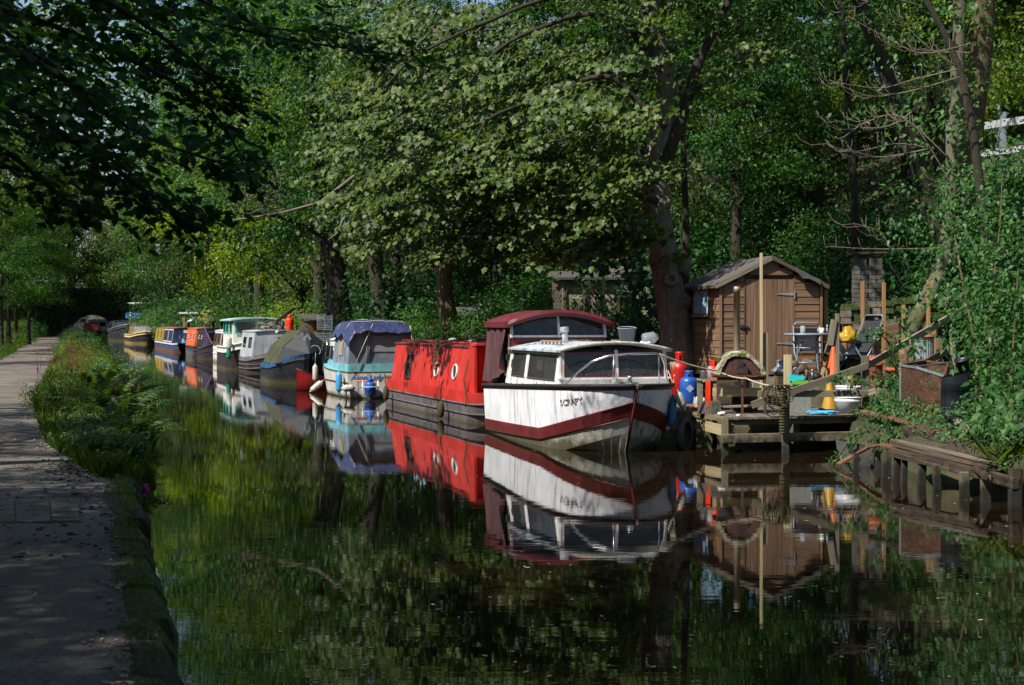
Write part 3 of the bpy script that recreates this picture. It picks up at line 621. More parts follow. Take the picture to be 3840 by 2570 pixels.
# ------------------------------------------------------------------ narrowboat maker
def narrowboat(name, label, s0, t0, L, B, bow, zg0, rise, mats, cabin=None, roofmat=None, stern=1.2, rake=.5, strakes=(), strake_mat=None, bow_pow=.62, lines=(.33, .18), blunt=False, yaw=0.0):
    """x runs away from the camera from the bow tip; +y is the side facing the towpath"""
    root = thing(name, label, 'boat', mw=bmat(s0, t0 + B / 2, 0, yaw))
    def half(l):
        if l < bow: return max(.03, B / 2 * (math.sin(math.pi / 2 * min(1, l / bow)) ** bow_pow)) if not blunt else B / 2 * min(1, .8 + .2 * l / bow)
        return B / 2 * (1 - .35 * max(0, (l - (L - stern)) / stern) ** 2)
    zgf = lambda l: zg0 + rise * max(0, 1 - l / (bow * 1.25)) ** 1.8
    k1, k2 = lines
    zs = [zgf, lambda l: zgf(l) * (1 - (1 - k1 / zg0) * .0) - (zg0 - k1) , lambda l: k2 + (zgf(l) - zg0) * .55, lambda l: .02, lambda l: -.3]
    fl = lambda a: interp([(0, a), (bow, 1.0)])
    wf = [one, fl(.95), fl(.85), fl(.7), fl(.5)]
    st = [bow * (k / 12) ** 1.4 for k in range(13)] + list(np.linspace(bow, L - stern, 6)[1:]) + [L - stern * (1 - k / 4) for k in range(1, 5)]
    h, pt = make_hull(root, L, half, zs, wf, rake, mats, st, mats[0], deck_drop=.02)
    for j, zoff, r in strakes:
        m = MB()
        for sd_ in (1, -1): m.tube([pt(j, l, sd_) + Vector((0, sd_ * .008, zoff)) for l in st], r, 6)
        m.build('rubbing_strake', strake_mat or mats[1], root)
    fr = None
    if cabin:
        x0, x1, hw0, hw1, zr, smat, emat = cabin; zl = zg0 - .03
        def side(x, k, sd_=1): return Vector((x, sd_ * (hw0 + (hw1 - hw0) * k), zl + (zr - zl) * k))
        m = MB(); m.m = 0
        for sd_ in (1, -1): m.loft([[side(x, k, sd_) for k in (0, 1)] for x in (x0, x1)])
        m.m = 1
        for x in (x0, x1): m.add([side(x, 0, 1), side(x, 1, 1), Vector((x, 0, zr + .06)), side(x, 1, -1), side(x, 0, -1)], [(0, 1, 2, 3, 4)])
        m.build('cabin', [smat, emat], root)
        m = MB(); g = roofgrid(x0 - .05, x1 + .05, lambda t: hw1 + .03, zr + .003, .06, 6, 8); m.loft(g, smooth=True); dz = Vector((0, 0, .035))
        m.loft([[p - dz for p in r] for r in g], smooth=True, flip=True)
        for r in (g[0], g[-1]): m.loft([r, [p - dz for p in r]])
        for k in (0, -1): m.loft([[r[k] for r in g], [r[k] - dz for r in g]])
        m.build('roof', roofmat or smat, root)
        root['_'] = 1; del root['_']
        return root, pt, side
    return root, pt, None
SW = Vector((-1, 0, 0))                                             # along the towpath side, read from left to right
def side_win(root, side, x, k, w, h, fm, gm, fw=.03, name='window'):
    c = side(x, k); up = (side(x, 1) - side(x, 0)).normalized(); return window(root, c, SW, up, w, h, fw, fm, gm, name)
def side_port(root, side, x, k, r, fm, gm):
    up = (side(x, 1) - side(x, 0)).normalized(); return porthole(root, side(x, k), SW.cross(up), r, fm, gm)
def end_win(root, x, y, z, w, h, fm, gm, fw=.03, name='window', mull=0): return window(root, (x, y, z), (0, -1, 0), (0, 0, 1), w, h, fw, fm, gm, name, mull)
brass = plain('dull_brass', '8d8a80', .35, .7)
white_trim = plain('white_trim', 'c9cac8', .5, c2='b2b2ac')
blackhull = paint('black_hull_paint', '1b1b1d', '2f2e2e', '4a4032', .5, .6, rust='40301f', rust_at=.66, algae='4a4428', algae_top=.16)
greyhull = paint('worn_grey_hull', '443f40', '635d5e', '2a2620', .6, .65, rust='4a3a34', rust_at=.6, algae='46402e', algae_top=.08)
redp = paint('faded_red_paint', 'a8201a', 'c43426', '5a1c16', .5, .45, rust='8a2e24', rust_at=.52, algae='5a2a20', algae_top=.1)
redp2 = plain('bright_red', 'c01208', .4, c2='a30d08')
# red narrowboat
s_b = 26.9; xb = 2.1
red, rpt, rs = narrowboat('narrowboat', 'faded red narrowboat with arched window and portholes behind the white cruiser', s_b - xb, 7.9, 9.9, 2.08, 1.6, .60, .12, [redp, greyhull, greyhull, greyhull], (xb, 8.6, 1.0, .86, 1.50, redp, redp2), pm('red_boat_roof', '5a2018', '7c2a1e', 5, vary=0, spots='33251a', spot_scale=6, spot_at=.5), stern=1.2, strakes=((1, .0, .02), (2, -.03, .02)), strake_mat=greyhull, lines=(.36, .2))
wood_f = pm('dark_window_wood', '3a2a22', '513c31', 12, vary=0)
# arched window
xw = SPX(1528, 7.95) - (s_b - xb); c = rs(xw, .46); up = (rs(xw, 1) - rs(xw, 0)).normalized(); nrm = SW.cross(up)
def arch(w, h, n=10): return [(-w / 2, -h / 2), (w / 2, -h / 2)] + [(w / 2 * math.cos(a), h / 2 - w / 2 + w / 2 * math.sin(a)) for a in np.linspace(0, math.pi, n)]
m = MB(); o_, i_ = arch(.46, .62), arch(.32, .48); pv = lambda q, d: c + SW * q[0] + up * q[1] + nrm * d
for (a, b2, c2, d2) in zip(o_, o_[1:] + o_[:1], i_[1:] + i_[:1], i_): m.add([pv(a, .04), pv(b2, .04), pv(c2, .04), pv(d2, .04)], [(0, 1, 2, 3)]); m.add([pv(a, -.02), pv(b2, -.02), pv(b2, .04), pv(a, .04)], [(0, 1, 2, 3)]); m.add([pv(d2, .005), pv(c2, .005), pv(c2, .04), pv(d2, .04)], [(0, 1, 2, 3)])
m.bar(pv((-.16, .05), .025), pv((.16, .05), .025), .02, .02, nrm); m.bar(pv((0, .05), .025), pv((0, -.24), .025), .02, .02, nrm)
f = m.build('arched_window', wood_f, red); m = MB(); m.prism([pv(q, .004) for q in i_], nrm * .006); m.build('pane', glassmat('arched_glass', '3c464a', .85, .2), f)
for px in (1630, 1698): side_port(red, rs, SPX(px, 7.95) - (s_b - xb), .42, .17, white_trim, glass_dark)
m = MB(); 
for sd_ in (1, -1): m.tube([rs(x_, 1, sd_) + Vector((0, -sd_ * .1, .06)) for x_ in (xb + .1, xb + 3, 8.4)], .014, 6)
m.build('roof_handrail', redp, red)
for x_ in (3.6, 5.1, 6.6, 7.7):
    m = MB(); m.bar(rs(x_, .02) + Vector((0, .002, 0)), rs(x_, .98) + Vector((0, .002, 0)), .02, .008, (1, 0, 0)); m.build('weld_seam', redp, red)
for k_ in range(34):
    m = MB(); m.lathe([(.012, 0), (.009, .006), (0, .008)], 6, rs(2.3 + .18 * k_, .03) + Vector((0, .0, .02)), M=Matrix.Rotation(R(-90), 3, 'X')); m.build('rivet', redp, red)
quadpanel('bulkhead_door', (xb, -.2, 1.0), (0, -1, 0), (0, 0, 1), .62, .86, redp2, red, .02)
m = MB(); m.box((xb - .18, .93, 1.02), (.38, .05, .95)); m.box((xb - .18, -.93, 1.02), (.38, .05, .95)); m.box((xb - .15, 0, 1.54), (.44, 1.84, .04)); m.build('bulkhead_surround', redp, red)
m = MB(); m.tube([rs(xb + .05, .95) + Vector((0, .03, 0)), rs(xb + .2, .3) + Vector((0, .05, 0)), Vector((xb - .3, 1.1, .45)), Vector((xb - .25, 1.1, .32))], .012, 6); m.build('mooring_line', rope_dark, red)
for px, py, L_ in ((1659, 1535, .34), (1452, 1475, .36)):
    d_ = SPX(px, 7.75); p = ST(d_, 7.72, 0); p.z = CH - (py - HY) / F * p.y
    t_ = thing('rope_fender', 'mossy rope fender hanging at the ' + ('middle' if px > 1500 else 'far end') + ' of the red narrowboat side', 'fender', p); m = MB(); m.lathe([(.02, -L_ / 2), (.06, -L_ / 2 + .04), (.075, 0), (.06, L_ / 2 - .05), (.02, L_ / 2)], 10); m.build('fender_body', rope_dark, t_); m = MB(); m.tube([(0, 0, L_ / 2 - .02), (-.05, .06, L_ / 2 + .35)], .01, 5); m.build('lanyard', rope_dark, t_)
mr = red.matrix_basis
def put(name, m, mat, label, cat, p, rz=0, group=None, root=None):
    o = m if isinstance(m, bpy.types.Object) else m.build(name, mat)
    tag(o, label, cat, group); o.location = (root @ Vector(p)) if root is not None else Vector(p); o.rotation_euler = (0, 0, rz); return o
for px, w in ((1683, 'left'), (1757, 'right')):
    m = MB(); m.lathe([(.03, 0), (.03, .03), (.10, .035), (.105, .05), (.08, .085), (.03, .1), (0, .102)], 14); put('mushroom_vent', m, plain('vent_green_' + w, '7f8f83', .45, c2='96a398'), 'small grey green mushroom vent on the red narrowboat roof, ' + w + ' of two', 'vent', (SPX(px, 8.3) - (s_b - xb), .55, 1.545), root=mr)
m = MB(); m.lathe([(.07, 0), (.07, .05), (.06, .06), (.06, .42), (.05, .44), (.09, .46), (.09, .475), (0, .52)], 14); put('stove_chimney', m, pm('chimney_black', '151517', '2a2b2c', 9, rough=.6, vary=0), 'black stovepipe chimney on the red narrowboat roof beside a basket', 'chimney', (xb + .35, -.35, 1.55), root=mr)
bs = thing('wicker_basket', 'small woven basket with a handle on the red narrowboat roof', 'basket', mr @ Vector((xb + 1.1, -.05, 1.56))); wick = pm('wicker', '4f4130', '7a684d', 40, (1, 1, 4), .9, bmp=.8, vary=0)
m = MB(); m.lathe([(.18, 0), (.26, .13), (.27, .14), (.24, .13), (.16, .02)], 16, cap=False); m.build('basket_bowl', wick, bs); m = MB(); m.tube([(.25 * math.cos(a), 0, .13 + .26 * math.sin(a)) for a in np.linspace(0, math.pi, 12)], .012, 6); m.build('basket_handle', wick, bs)
# boat pole and plank lying on the red roof
m = MB(); m.tube([(0, 0, 0), (2.9, .02, 0)], .022, 8); o = put('boat_pole', m, pm('pole_paint', '1d1d20', '8e1a14', .8, vary=0), 'black and red boat pole lying along the red narrowboat roof', 'pole', (xb + 2.2, -.3, 1.60), root=mr); o.rotation_euler = (0, 0, TH + R(90))
m = MB()
for k in range(60):
    a = random.uniform(-.4, .4); p = Vector((random.uniform(xb + .3, xb + 5.5), random.uniform(-.7, .75), 1.58)); d_ = Vector((random.uniform(-.5, .5), random.uniform(-.4, .4), random.uniform(0, .22))); m.tube([p, p + d_ * .6 + Vector((0, 0, .04)), p + d_], [.006, .005, .002], 4)
for k in range(14):                                                # dead trailing vine
    x = xb + 2.1 + random.uniform(0, .75); pts = [Vector((x, .6, 1.6)), Vector((x, .88, 1.56))]; z = 1.5
    while z > 1.5 - random.uniform(.15, .75): z -= .08; kk = (z - .57) / .93; pts.append(Vector((x + random.uniform(-.04, .04), 1.0 - .14 * kk + .03, z)))
    m.tube(pts, .006, 4)
    for p in pts[1:]: m.ball(p + Vector((random.uniform(-.03, .03), .01, random.uniform(-.03, .03))), (.02, .01, .025), 5, 3)
o = tag(m.build('dead_vine', pm('dead_twigs', '3c2a1e', '5e4632', 8, vary=0)), 'dry dead vine and twigs trailing over the red narrowboat roof', 'vine', kind='stuff'); o.matrix_basis = mr
# ------------------------------------------------------------------ turquoise and white cruiser with the blue tarpaulin
s_a = 36.3
turq = paint('turquoise_paint', '5a9ea6', '84bcc2', '2f4a44', .4, .4, algae='3f96a0'); offwhite = paint('offwhite_paint', 'b3b3ab', 'd2d2cb', '4a4738', .8, .45, algae='454120', algae_top=.14)
av = thing('cabin_cruiser', 'white and turquoise cruiser under a blue tarpaulin with grey canvas sides', 'boat', mw=bmat(s_a, 7.4 + 1.0))
halfA = sm_interp([(0, .93), (1.5, 1.0), (3.0, .98), (4.0, .75), (4.6, .4), (4.95, .04)])
zA = sm_interp([(0, .70), (2.5, .74), (4.95, .98)])
m = MB(); lv = [(1.0, lambda x: zA(x)), (1.0, lambda x: zA(x) - .05), (.97, lambda x: .42), (.955, lambda x: .36), (.90, lambda x: .03), (.7, lambda x: -.3)]
xsA = [0, .5, 1, 1.5, 2, 2.5, 3, 3.4, 3.8, 4.1, 4.4, 4.6, 4.8, 4.95]; apt = lambda k, x, sd_: Vector((x - (0 if x < 3.5 else (1 - lv[k][1](x) / zA(x)) * .35 * (x - 3.5) / 1.45), sd_ * halfA(x) * (lv[k][0] if x < 3 else lv[k][0] - (1 - lv[k][0]) * 2 * (x - 3) / 2), lv[k][1](x)))
mossy_edge = pm('mossy_gunwale', '3b3422', '5c5236', 14, vary=0, bmp=.6)
for sd_ in (1, -1): m.loft([[apt(k, x, sd_) for k in range(6)] for x in xsA], mats=[1, 0, 2, 0, 0])
for k in range(5): m.m = [1, 0, 0, 0, 0][k]; m.add([apt(k, 0, 1), apt(k + 1, 0, 1), apt(k + 1, 0, -1), apt(k, 0, -1)], [(0, 1, 2, 3)])
m.build('hull', [offwhite, mossy_edge, mossy_edge], av)
m = MB(); m.loft([[apt(0, x, 1) - Vector((0, 0, .01)), apt(0, x, -1) - Vector((0, 0, .01))] for x in xsA]); m.build('deck', turq, av)
m = MB()
for y0, y1, x0, x1 in ((.9, .86, .05, 2.0), (-.9, -.86, .05, 2.0)): m.box(((x0 + x1) / 2, (y0 + y1) / 2, .80), (x1 - x0, .05, .2))
m.box((.06, 0, .80), (.05, 1.75, .2)); m.build('cockpit_coaming', turq, av)
gcan = paint('grey_canvas', '59616c', '7c8592', '363b42', .6, .7, algae='3b4149', streak_scale=4); clearv = glassmat('clear_vinyl', '8f979c', .75, .9, .15)
def canopy_ring(x, k):
    w = lambda z: .90 - .10 * (z - .9) / .9
    return [Vector((x + .0, .90, .88)), Vector((x, .86, 1.3)), Vector((x, .80, 1.72)), Vector((x, 0, 1.86)), Vector((x, -.80, 1.72)), Vector((x, -.86, 1.3)), Vector((x, -.9, .88))]
m = MB(); m.loft([canopy_ring(x, 0) for x in (.08, .8, 1.5, 2.15)]); m.add(canopy_ring(.08, 0), [tuple(range(7))]); m.add(canopy_ring(2.15, 0), [tuple(range(7))]); m.build('canvas_canopy', gcan, av)
c_ = Vector((.07, -.22, 1.43)); quadpanel('vinyl_window', c_, (0, -1, 0), (0, 0, 1), 1.0, .42, clearv, av, .006)
for y in (.42, .36): 
    m = MB(); m.tube([(.06, y, .9), (.055, y - .03, 1.4), (.06, y - .02, 1.72)], .012, 5); m.build('zip', plain('zip_pale' + str(y), '9aa0a8', .5), av)
quadpanel('vinyl_window', (1.1, .868, 1.36), SW, (0, -.1, 1), .5, .5, pm('yellowed_vinyl', '8a7a5a', 'b8ae94', 4, vary=0, rough=.25), av, .006)
tarp = pm('blue_tarpaulin', '262c4a', '3c4468', 5, rough=.32, bmp=.9, bdist=.05, vary=0)
def tarp_f(u_, v_):
    x = -.06 + 2.45 * u_; a = (v_ - .5) * 2; ye = a * 1.0; zz = 2.06 - .10 * abs(a) ** 2 - .36 * max(0, abs(a) - .78) / .22 * (.9 + .5 * mnoise.noise(Vector((u_ * 5, 1, 0)))) - .12 * abs(u_ - .5) ** 2 * 4 - (.20 if u_ < .02 else .10 if u_ < .05 else .03 if u_ < .1 else 0) * (1 + .9 * mnoise.noise(Vector((v_ * 5, 3, 7))))
    return (x, ye * (.98 if abs(a) < .8 else .95), zz + .035 * mnoise.noise(Vector((x * 3, ye * 3, 0))) + .02 * mnoise.noise(Vector((x * 9, ye * 9, 4))))
o = cloth('tarpaulin', tarp_f, 44, 44, tarp, av, 0.0)
for x in (.5, 1.75):
    m = MB(); m.tube([Vector(tarp_f((x + .06) / 2.45, v_)) + Vector((0, 0, .015)) for v_ in np.linspace(.05, .95, 20)] , .013, 6); m.build('strap', rope_mat, av)
m = MB(); m.tube([(.0, .25, 1.95), (-.02, .5, 1.4), (-.03, .80, .72)], .012, 6); m.tube([(-.0, -.75, 1.9), (-.03, -.8, 1.5), (-.02, -.95, 1.3)], .014, 6); m.build('tie_rope', rope_mat, av)
# forward cabin
def cside(x, k, sd_=1): return Vector((x, sd_ * (min(.86, halfA(x) - .1) - .1 * k), .72 + (1.52 - .72) * k if k < 2 else 0))
m = MB()
for sd_ in (1, -1): m.loft([[cside(x, k, sd_) for k in (0, .5, 1)] for x in (2.15, 2.9, 3.6, 4.0)], mats=[0, 1])
m.m = 0; m.add([cside(4.0, 0, 1), cside(4.0, 1, 1), cside(4.0, 1, -1), cside(4.0, 0, -1)], [(0, 1, 2, 3)]); m.build('cabin', [turq, offwhite], av)
m = MB(); g = [[Vector((x, cside(x, 1).y * 1.05 * (1 - 2 * j / 8), 1.52 + .1 * (1 - (1 - 2 * j / 8) ** 2))) for j in range(9)] for x in (2.1, 2.9, 3.6, 4.05)]; m.loft(g, smooth=True); m.loft([[p - Vector((0, 0, .03)) for p in r] for r in g], flip=True); m.loft([[r[0] for r in g], [r[0] - Vector((0, 0, .03)) for r in g]]); m.build('cabin_roof', offwhite, av)
for x, w in ((2.65, .3), (3.35, .5)):
    up = (cside(x, 1) - cside(x, 0)).normalized(); window(av, cside(x, .55) + Vector((0, .01, 0)), SW, up, w, .36, .03, black_rubber, glass_dark)
m = MB(); m.lathe([(.09, 0), (.09, .02), (.06, .02), (.06, 0)], 14, cside(2.35, .7) + Vector((0, .02, 0)), M=Matrix.Rotation(R(-90), 3, 'X'), cap=False); m.build('vent_ring', white_trim, av)
m = MB()
for h_ in (.2, .4): m.tube(rope([(3.6, .86, .85), (4.2, .68, .95 + h_), (4.85, .0, 1.1 + h_), (4.2, -.68, .95 + h_)], 0, 4), .014, 6)
for q in ((4.2, .66), (4.8, .1)): m.tube([(q[0], q[1], .85), (q[0], q[1], 1.5)], .013, 6)
m.build('pulpit_rail', chrome, av)
cloth('hanging_cloth', lambda u_, v_: (3.55 + .6 * u_, .90 - .25 * u_ * 0 + .03 * math.sin(u_ * 24 + v_ * 3) - .18 * u_, 1.38 - .8 * v_ + .05 * math.sin(u_ * 6)), 24, 10, pm('checked_cloth', '15171a', '5a5d60', 9, (1, 1, 3), .9, vary=0), av)
blue_ink = plain('blue_ink', '2a72ac', .6); brown_ink = plain('brown_ink', '8a6242', .6)
label_text('Avon Lady', (-.005, .42, .55), (0, -1, 0), (0, 0, 1), .20, blue_ink, av, shear=.25)
label_text('boy', (-.005, -.14, .59), (0, -1, 0), (0, 0, 1), .11, brown_ink, av, shear=.1)
mA = av.matrix_basis
def gas(name, c, r, h, mat, label, collar=True, group=None):
    t_ = thing(name, label, 'gas cylinder', c, group=group); m = MB()
    m.lathe([(0, 0), (r * .9, 0), (r * .9, .03), (r, .06), (r, h * .66), (r * .92, h * .74), (r * .6, h * .80), (r * .32, h * .82)], 18, cap=False); m.build('bottle', mat, t_)
    m = MB(); z0, z1 = h * .79, h
    for a0, a1 in ((.25, 1.3), (1.75, 2.9), (3.35, 4.5), (4.95, 6.0)) :
        rr = r * .5; n = 6; A_ = np.linspace(a0, a1, n)
        m.loft([[Vector((rr * math.cos(a), rr * math.sin(a), z)) for z in (z0, z0 + (z1 - z0) * .72)] for a in A_])
    m.lathe([(r * .5, z0 + (z1 - z0) * .7), (r * .52, z1 - .02), (r * .52, z1), (r * .48, z1), (r * .48, z0 + (z1 - z0) * .7)], 16, cap=False); m.build('valve_guard', mat, t_)
    m = MB(); m.lathe([(.025, h * .8), (.025, h * .9), (.04, h * .9), (.04, h * .94)], 8); m.build('valve', brass, t_); return t_
gas_blue = pm('gas_blue', '123f86', '1d57a6', 5, rough=.4, vary=0, spots='2b2a33', spot_scale=9, spot_at=.66); gas_red = pm('gas_red', '8e0f0c', 'b81812', 5, rough=.4, vary=0, spots='3e1512', spot_scale=9, spot_at=.66); gas_or = pm('gas_orange_red', 'c92208', 'e03510', 5, rough=.4, vary=0)
gas('gas_cylinder', mA @ Vector((-.17, .36, .10)), .15, .42, gas_blue, 'blue gas cylinder in a white rack on the turquoise cruiser transom')
rk = thing('cylinder_rack', 'white tube rack holding a blue gas cylinder on the cruiser transom', 'rack', mw=mA @ Matrix.Translation((-.17, .36, .06)))
m = MB(); m.tube([(-.0, .2, .42), (-.02, .22, 0), (-.02, -.22, 0), (.0, -.2, .42)], .02, 6); m.tube([(-.17, .2, .25), (-.17, -.2, .25)], .012, 6); m.tube([(-.17, .2, .25), (.1, .2, .3)], .012, 6); m.tube([(-.17, -.2, .25), (.1, -.2, .3)], .012, 6); m.build('rack_frame', white_trim, rk)
m = MB(); m.tube([(0, .4, .40), (0, -.3, .42)], .018, 6); m.build('orange_bar', plain('orange_bar', 'c9622e', .6), rk)
lb = plain('light_blue_vinyl', '3d8fc4', .4); wf_ = plain('white_vinyl', 'bdbab0', .5, c2='9e9a8c')
fender(mA @ Vector((.35, 1.08, .42)), .5, .085, lb, 'light blue fender hanging at the turquoise cruiser stern corner')
fender(mA @ Vector((-.1, .92, .28)), .3, .09, wf_, 'white fender lying level at the turquoise cruiser stern corner', (0, R(88), R(15)))
fender(mA @ Vector((3.4, 1.12, .18)), .4, .085, wf_, 'white fender tilted at the waterline by the turquoise cruiser', (0, R(50), R(20)))
fender(mA @ Vector((4.5, .95, .52)), .46, .08, wf_, 'white fender hanging upright below the turquoise cruiser bow')
# ------------------------------------------------------------------ red canoe
cn = thing('canoe', 'dark red canoe moored beside the tented blue boat', 'canoe', mw=Matrix.Translation(P(1112, 1466)) @ (lambda a: Matrix.Rotation(a, 4, 'Z'))(R(38)) @ Matrix.Translation((1.2, 0, 0)))
cm = paint('canoe_red', '7e0f16', '9e1a20', '3c1210', .2, .35, algae='5a1414', algae_top=.03); rows = []
for i in range(17):
    x = -1.2 + 4.2 * i / 16; k = i / 16; w = .38 * max(.02, math.sin(math.pi * min(max(k, 0), 1)) ** .6); zt = .30 + .34 * abs(2 * k - 1) ** 3.0
    rows.append([Vector((x, w * math.cos(a), zt + (-.12 - zt) * math.sin(a) ** .8)) for a in np.linspace(0, math.pi, 9)])
m = MB(); m.loft(rows, smooth=True); m.build('canoe_shell', cm, cn)
m = MB(); m.tube([r[0] for r in rows], .015, 5); m.tube([r[-1] for r in rows], .015, 5); m.build('gunwale_trim', plain('canoe_trim', '4f0c10', .5), cn)
# ------------------------------------------------------------------ tented dark blue boat
bluep = paint('blue_topside', '24486e', '3a6690', '1c2430', .6, .45, rust='1b2633', rust_at=.6, algae='24486e'); navy = paint('navy_hull', '14161c', '23252d', '3a3a36', .6, .5, algae='4a482c', algae_top=.2)
tb, tpt, _ = narrowboat('narrowboat', 'dark blue boat with olive canvas tent and pale painted motifs, behind the red canoe', SPX(1176, 8.1) + .4, 7.05, 5.0, 2.1, 1.9, .62, .38, [bluep, navy, navy, navy], None, strakes=((1, 0, .02),), strake_mat=navy, lines=(.46, .2), bow_pow=.5)
olive = paint('olive_canvas', '2b2c1a', '47472c', '191a10', .7, .85, algae='2b2c1a', streak_scale=6)
zt = 1.72
def tent(x, k): return [Vector((x, .98, .66)), Vector((x, .75, 1.2 + .0 * k)), Vector((x, .12, zt)), Vector((x, -.12, zt)), Vector((x, -.75, 1.2)), Vector((x, -.98, .66))]
m = MB(); m.loft([[p + Vector((0, .02 * math.sin(i * 1.9 + j), .015 * math.sin(i * 2.3 + j))) for j, p in enumerate(tent(.95 + .35 * i, 0))] for i in range(9)], smooth=False); m.build('canvas_tent', olive, tb)
m = MB(); m.add([Vector((.35, .0, .98))] + [p + Vector((-.02, 0, 0)) for p in tent(.95, 0)], [(0, 1, 2, 3), (0, 3, 4, 5), (0, 5, 6)]); m.build('tent_front', pm('dark_vinyl', '12161a', '1f2429', 5, rough=.7, vary=0), tb)
pale_ink = plain('pale_motif', 'a9b2b8', .6); f0 = Vector((.60, -.25, 1.2)); fx, fu = Vector((-.42, -.9, 0)).normalized(), Vector((.42, -.1, .9)).normalized()
fx = (Vector((.95, -.75, 1.2)) - Vector((.35, 0, .98))).normalized(); 
def ring_pts(c, r, n=16, sq=1): return [c + Vector((.0, -1, 0)) * r * math.cos(a) + Vector((.3, 0, 1)) * r * sq * math.sin(a) for a in np.linspace(0, 2 * math.pi, n, endpoint=False)]
m = MB(); m.tube(ring_pts(Vector((.52, -.22, 1.08)), .17), .008, 5, closed=True); m.tube(ring_pts(Vector((.72, .0, 1.46)), .12, 4, 1.3), .008, 5, closed=True); m.tube(ring_pts(Vector((.72, .0, 1.46)), .07, 4, 1.3), .008, 5, closed=True); m.build('painted_motif', pale_ink, tb)
# ------------------------------------------------------------------ grey and white narrowboat
s5 = SPX(1066, 8.65); greyw = paint('grey_white_cabin', '8e939c', 'b9bec6', '555a60', .5, .35, algae='8e939c'); hullk = paint('brown_black_hull', '1e1a18', '332c28', '5a5248', .6, .5, rust='3d2a1c', rust_at=.62, algae='3b3826', algae_top=.12); topgrey = paint('grey_topside', '5a5a58', '76766f', '3a3833', .6, .5, algae='5a5a58')
g5, p5, sd5 = narrowboat('narrowboat', 'grey and white narrowboat with black ribbed bow and roof clutter', s5, 7.62, 6.3, 2.08, 2.9, .62, .30, [topgrey, hullk, hullk, hullk], (1.9, 5.6, .98, .84, 1.66, greyw, greyw), strakes=((1, 0, .025), (2, .06, .025), (2, -.1, .025)), strake_mat=greyhull, lines=(.46, .25), bow_pow=.55)
end_win(g5, 1.89, -.35, 1.22, .62, .42, black_rubber, glass_dark, .04); 
for x in (2.9, 4.5): side_win(g5, sd5, x, .58, .8, .42, black_rubber, glass_dark)
m5 = g5.matrix_basis
gas('gas_cylinder', m5 @ Vector((2.6, -.62, 1.69)), .16, .62, gas_or, 'orange red gas cylinder standing on the grey narrowboat roof')
m = MB(); m.lathe([(.08, 0), (.08, .1), (.06, .1), (.06, .42), (.11, .42), (.11, .46), (.0, .5)], 10); put('stove_chimney', m, steel_dark, 'dark stovepipe with cap on the grey narrowboat roof', 'chimney', (4.0, .15, 1.70), root=m5)
m = MB(); m.tube([(2.05, -.25, 1.66), (2.05, -.25, 2.05)], .06, 10); put('exhaust_stack', m, steel_dark, 'dark upright exhaust pipe at the front of the grey narrowboat roof', 'pipe', (0, 0, 0)).matrix_basis = m5
m = MB(); m.lathe([(0, 0), (.07, .01), (.08, .06), (.06, .09), (0, .1)], 12, (1.82, .0, 1.62), M=Matrix.Rotation(R(-90), 3, 'Y')); m.build('headlamp', plain('lamp_glass', 'b9b6aa', .15), g5)
m = MB(); m.bar((5.2, -.1, 1.75), (3.0, -.9, 2.6), .22, .03); put('plank', m, W_old, 'dark plank propped steeply on the grey narrowboat roof', 'plank', (0, 0, 0)).matrix_basis = m5
m = MB()
for k in range(26): p = Vector((random.uniform(2.6, 5.0), random.uniform(-.6, .5), 1.72)); m.tube([p, p + Vector((random.uniform(-.5, .5), random.uniform(-.5, .5), random.uniform(.0, .3))), p + Vector((random.uniform(-.5, .5), random.uniform(-.5, .5), random.uniform(.05, .35)))], .014, 5)
for k in range(6): m.ball((random.uniform(2.7, 4.2), random.uniform(-.5, .4), 1.78), (.12, .1, .09), 8, 5, .5)
tag(m.build('roof_clutter', pm('clutter', '4a443c', '857c6e', 5, vary=0)), 'tangle of grey pipes and odds piled on the grey narrowboat roof', 'clutter', kind='stuff').matrix_basis = m5
# ------------------------------------------------------------------ white wheelhouse boat with black hull
s6 = 58.6; wh_white = paint('wheelhouse_white', 'b9b9ae', 'dcdcd4', '6a6552', .8, .5, algae='b9b9ae'); tq2 = plain('turquoise_trim', '3aa9a6', .4)
w6, p6, _ = narrowboat('wheelhouse_boat', 'black hulled boat with tall white wheelhouse and turquoise window frames', s6, 7.3, 6.8, 2.7, 2.2, .95, .35, [wh_white, blackhull, blackhull, blackhull], None, strakes=((1, .0, .04), (0, 0, .04)), strake_mat=white_trim, lines=(.72, .4), bow_pow=.5, rake=.8)
m = MB(); m.box((4.2, 0, 1.5), (3.6, 2.1, 1.3), taper=.96); m.build('wheelhouse', wh_white, w6)
m = MB(); g = roofgrid(2.15, 6.2, lambda t: 1.16, 2.14, .10); m.loft(g, smooth=True); m.loft([[p - Vector((0, 0, .06)) for p in r] for r in g], flip=True, smooth=True); [m.loft([r, [p - Vector((0, 0, .06)) for p in r]]) for r in (g[0], g[-1])]; [m.loft([[r[k] for r in g], [r[k] - Vector((0, 0, .06)) for r in g]]) for k in (0, -1)]; m.build('wheelhouse_roof', plain('roof_pale_green', '8fb5ae', .5, c2='a9c4bd'), w6)
for y in (.5, -.5): window(w6, (2.40 + .01, y, 1.80), (0, -1, 0), (.04, 0, 1), .92, .56, .05, tq2, glassmat('grey_glass' + str(y), '4a5356', .9, .4), 'window')
for x in (3.2, 4.4, 5.4): window(w6, (x, 1.035, 1.80), SW, (0, -.03, 1), .8, .5, .05, tq2, glass_dark)
m6 = w6.matrix_basis
fender(m6 @ Vector((1.2, 1.35, 1.15)), .5, .11, wf_, 'white fender hung on the wheelhouse boat side above a green one'); fender(m6 @ Vector((1.3, 1.36, .72)), .45, .1, plain('green_vinyl', '157a55', .4), 'green fender hung on the black hulled wheelhouse boat')
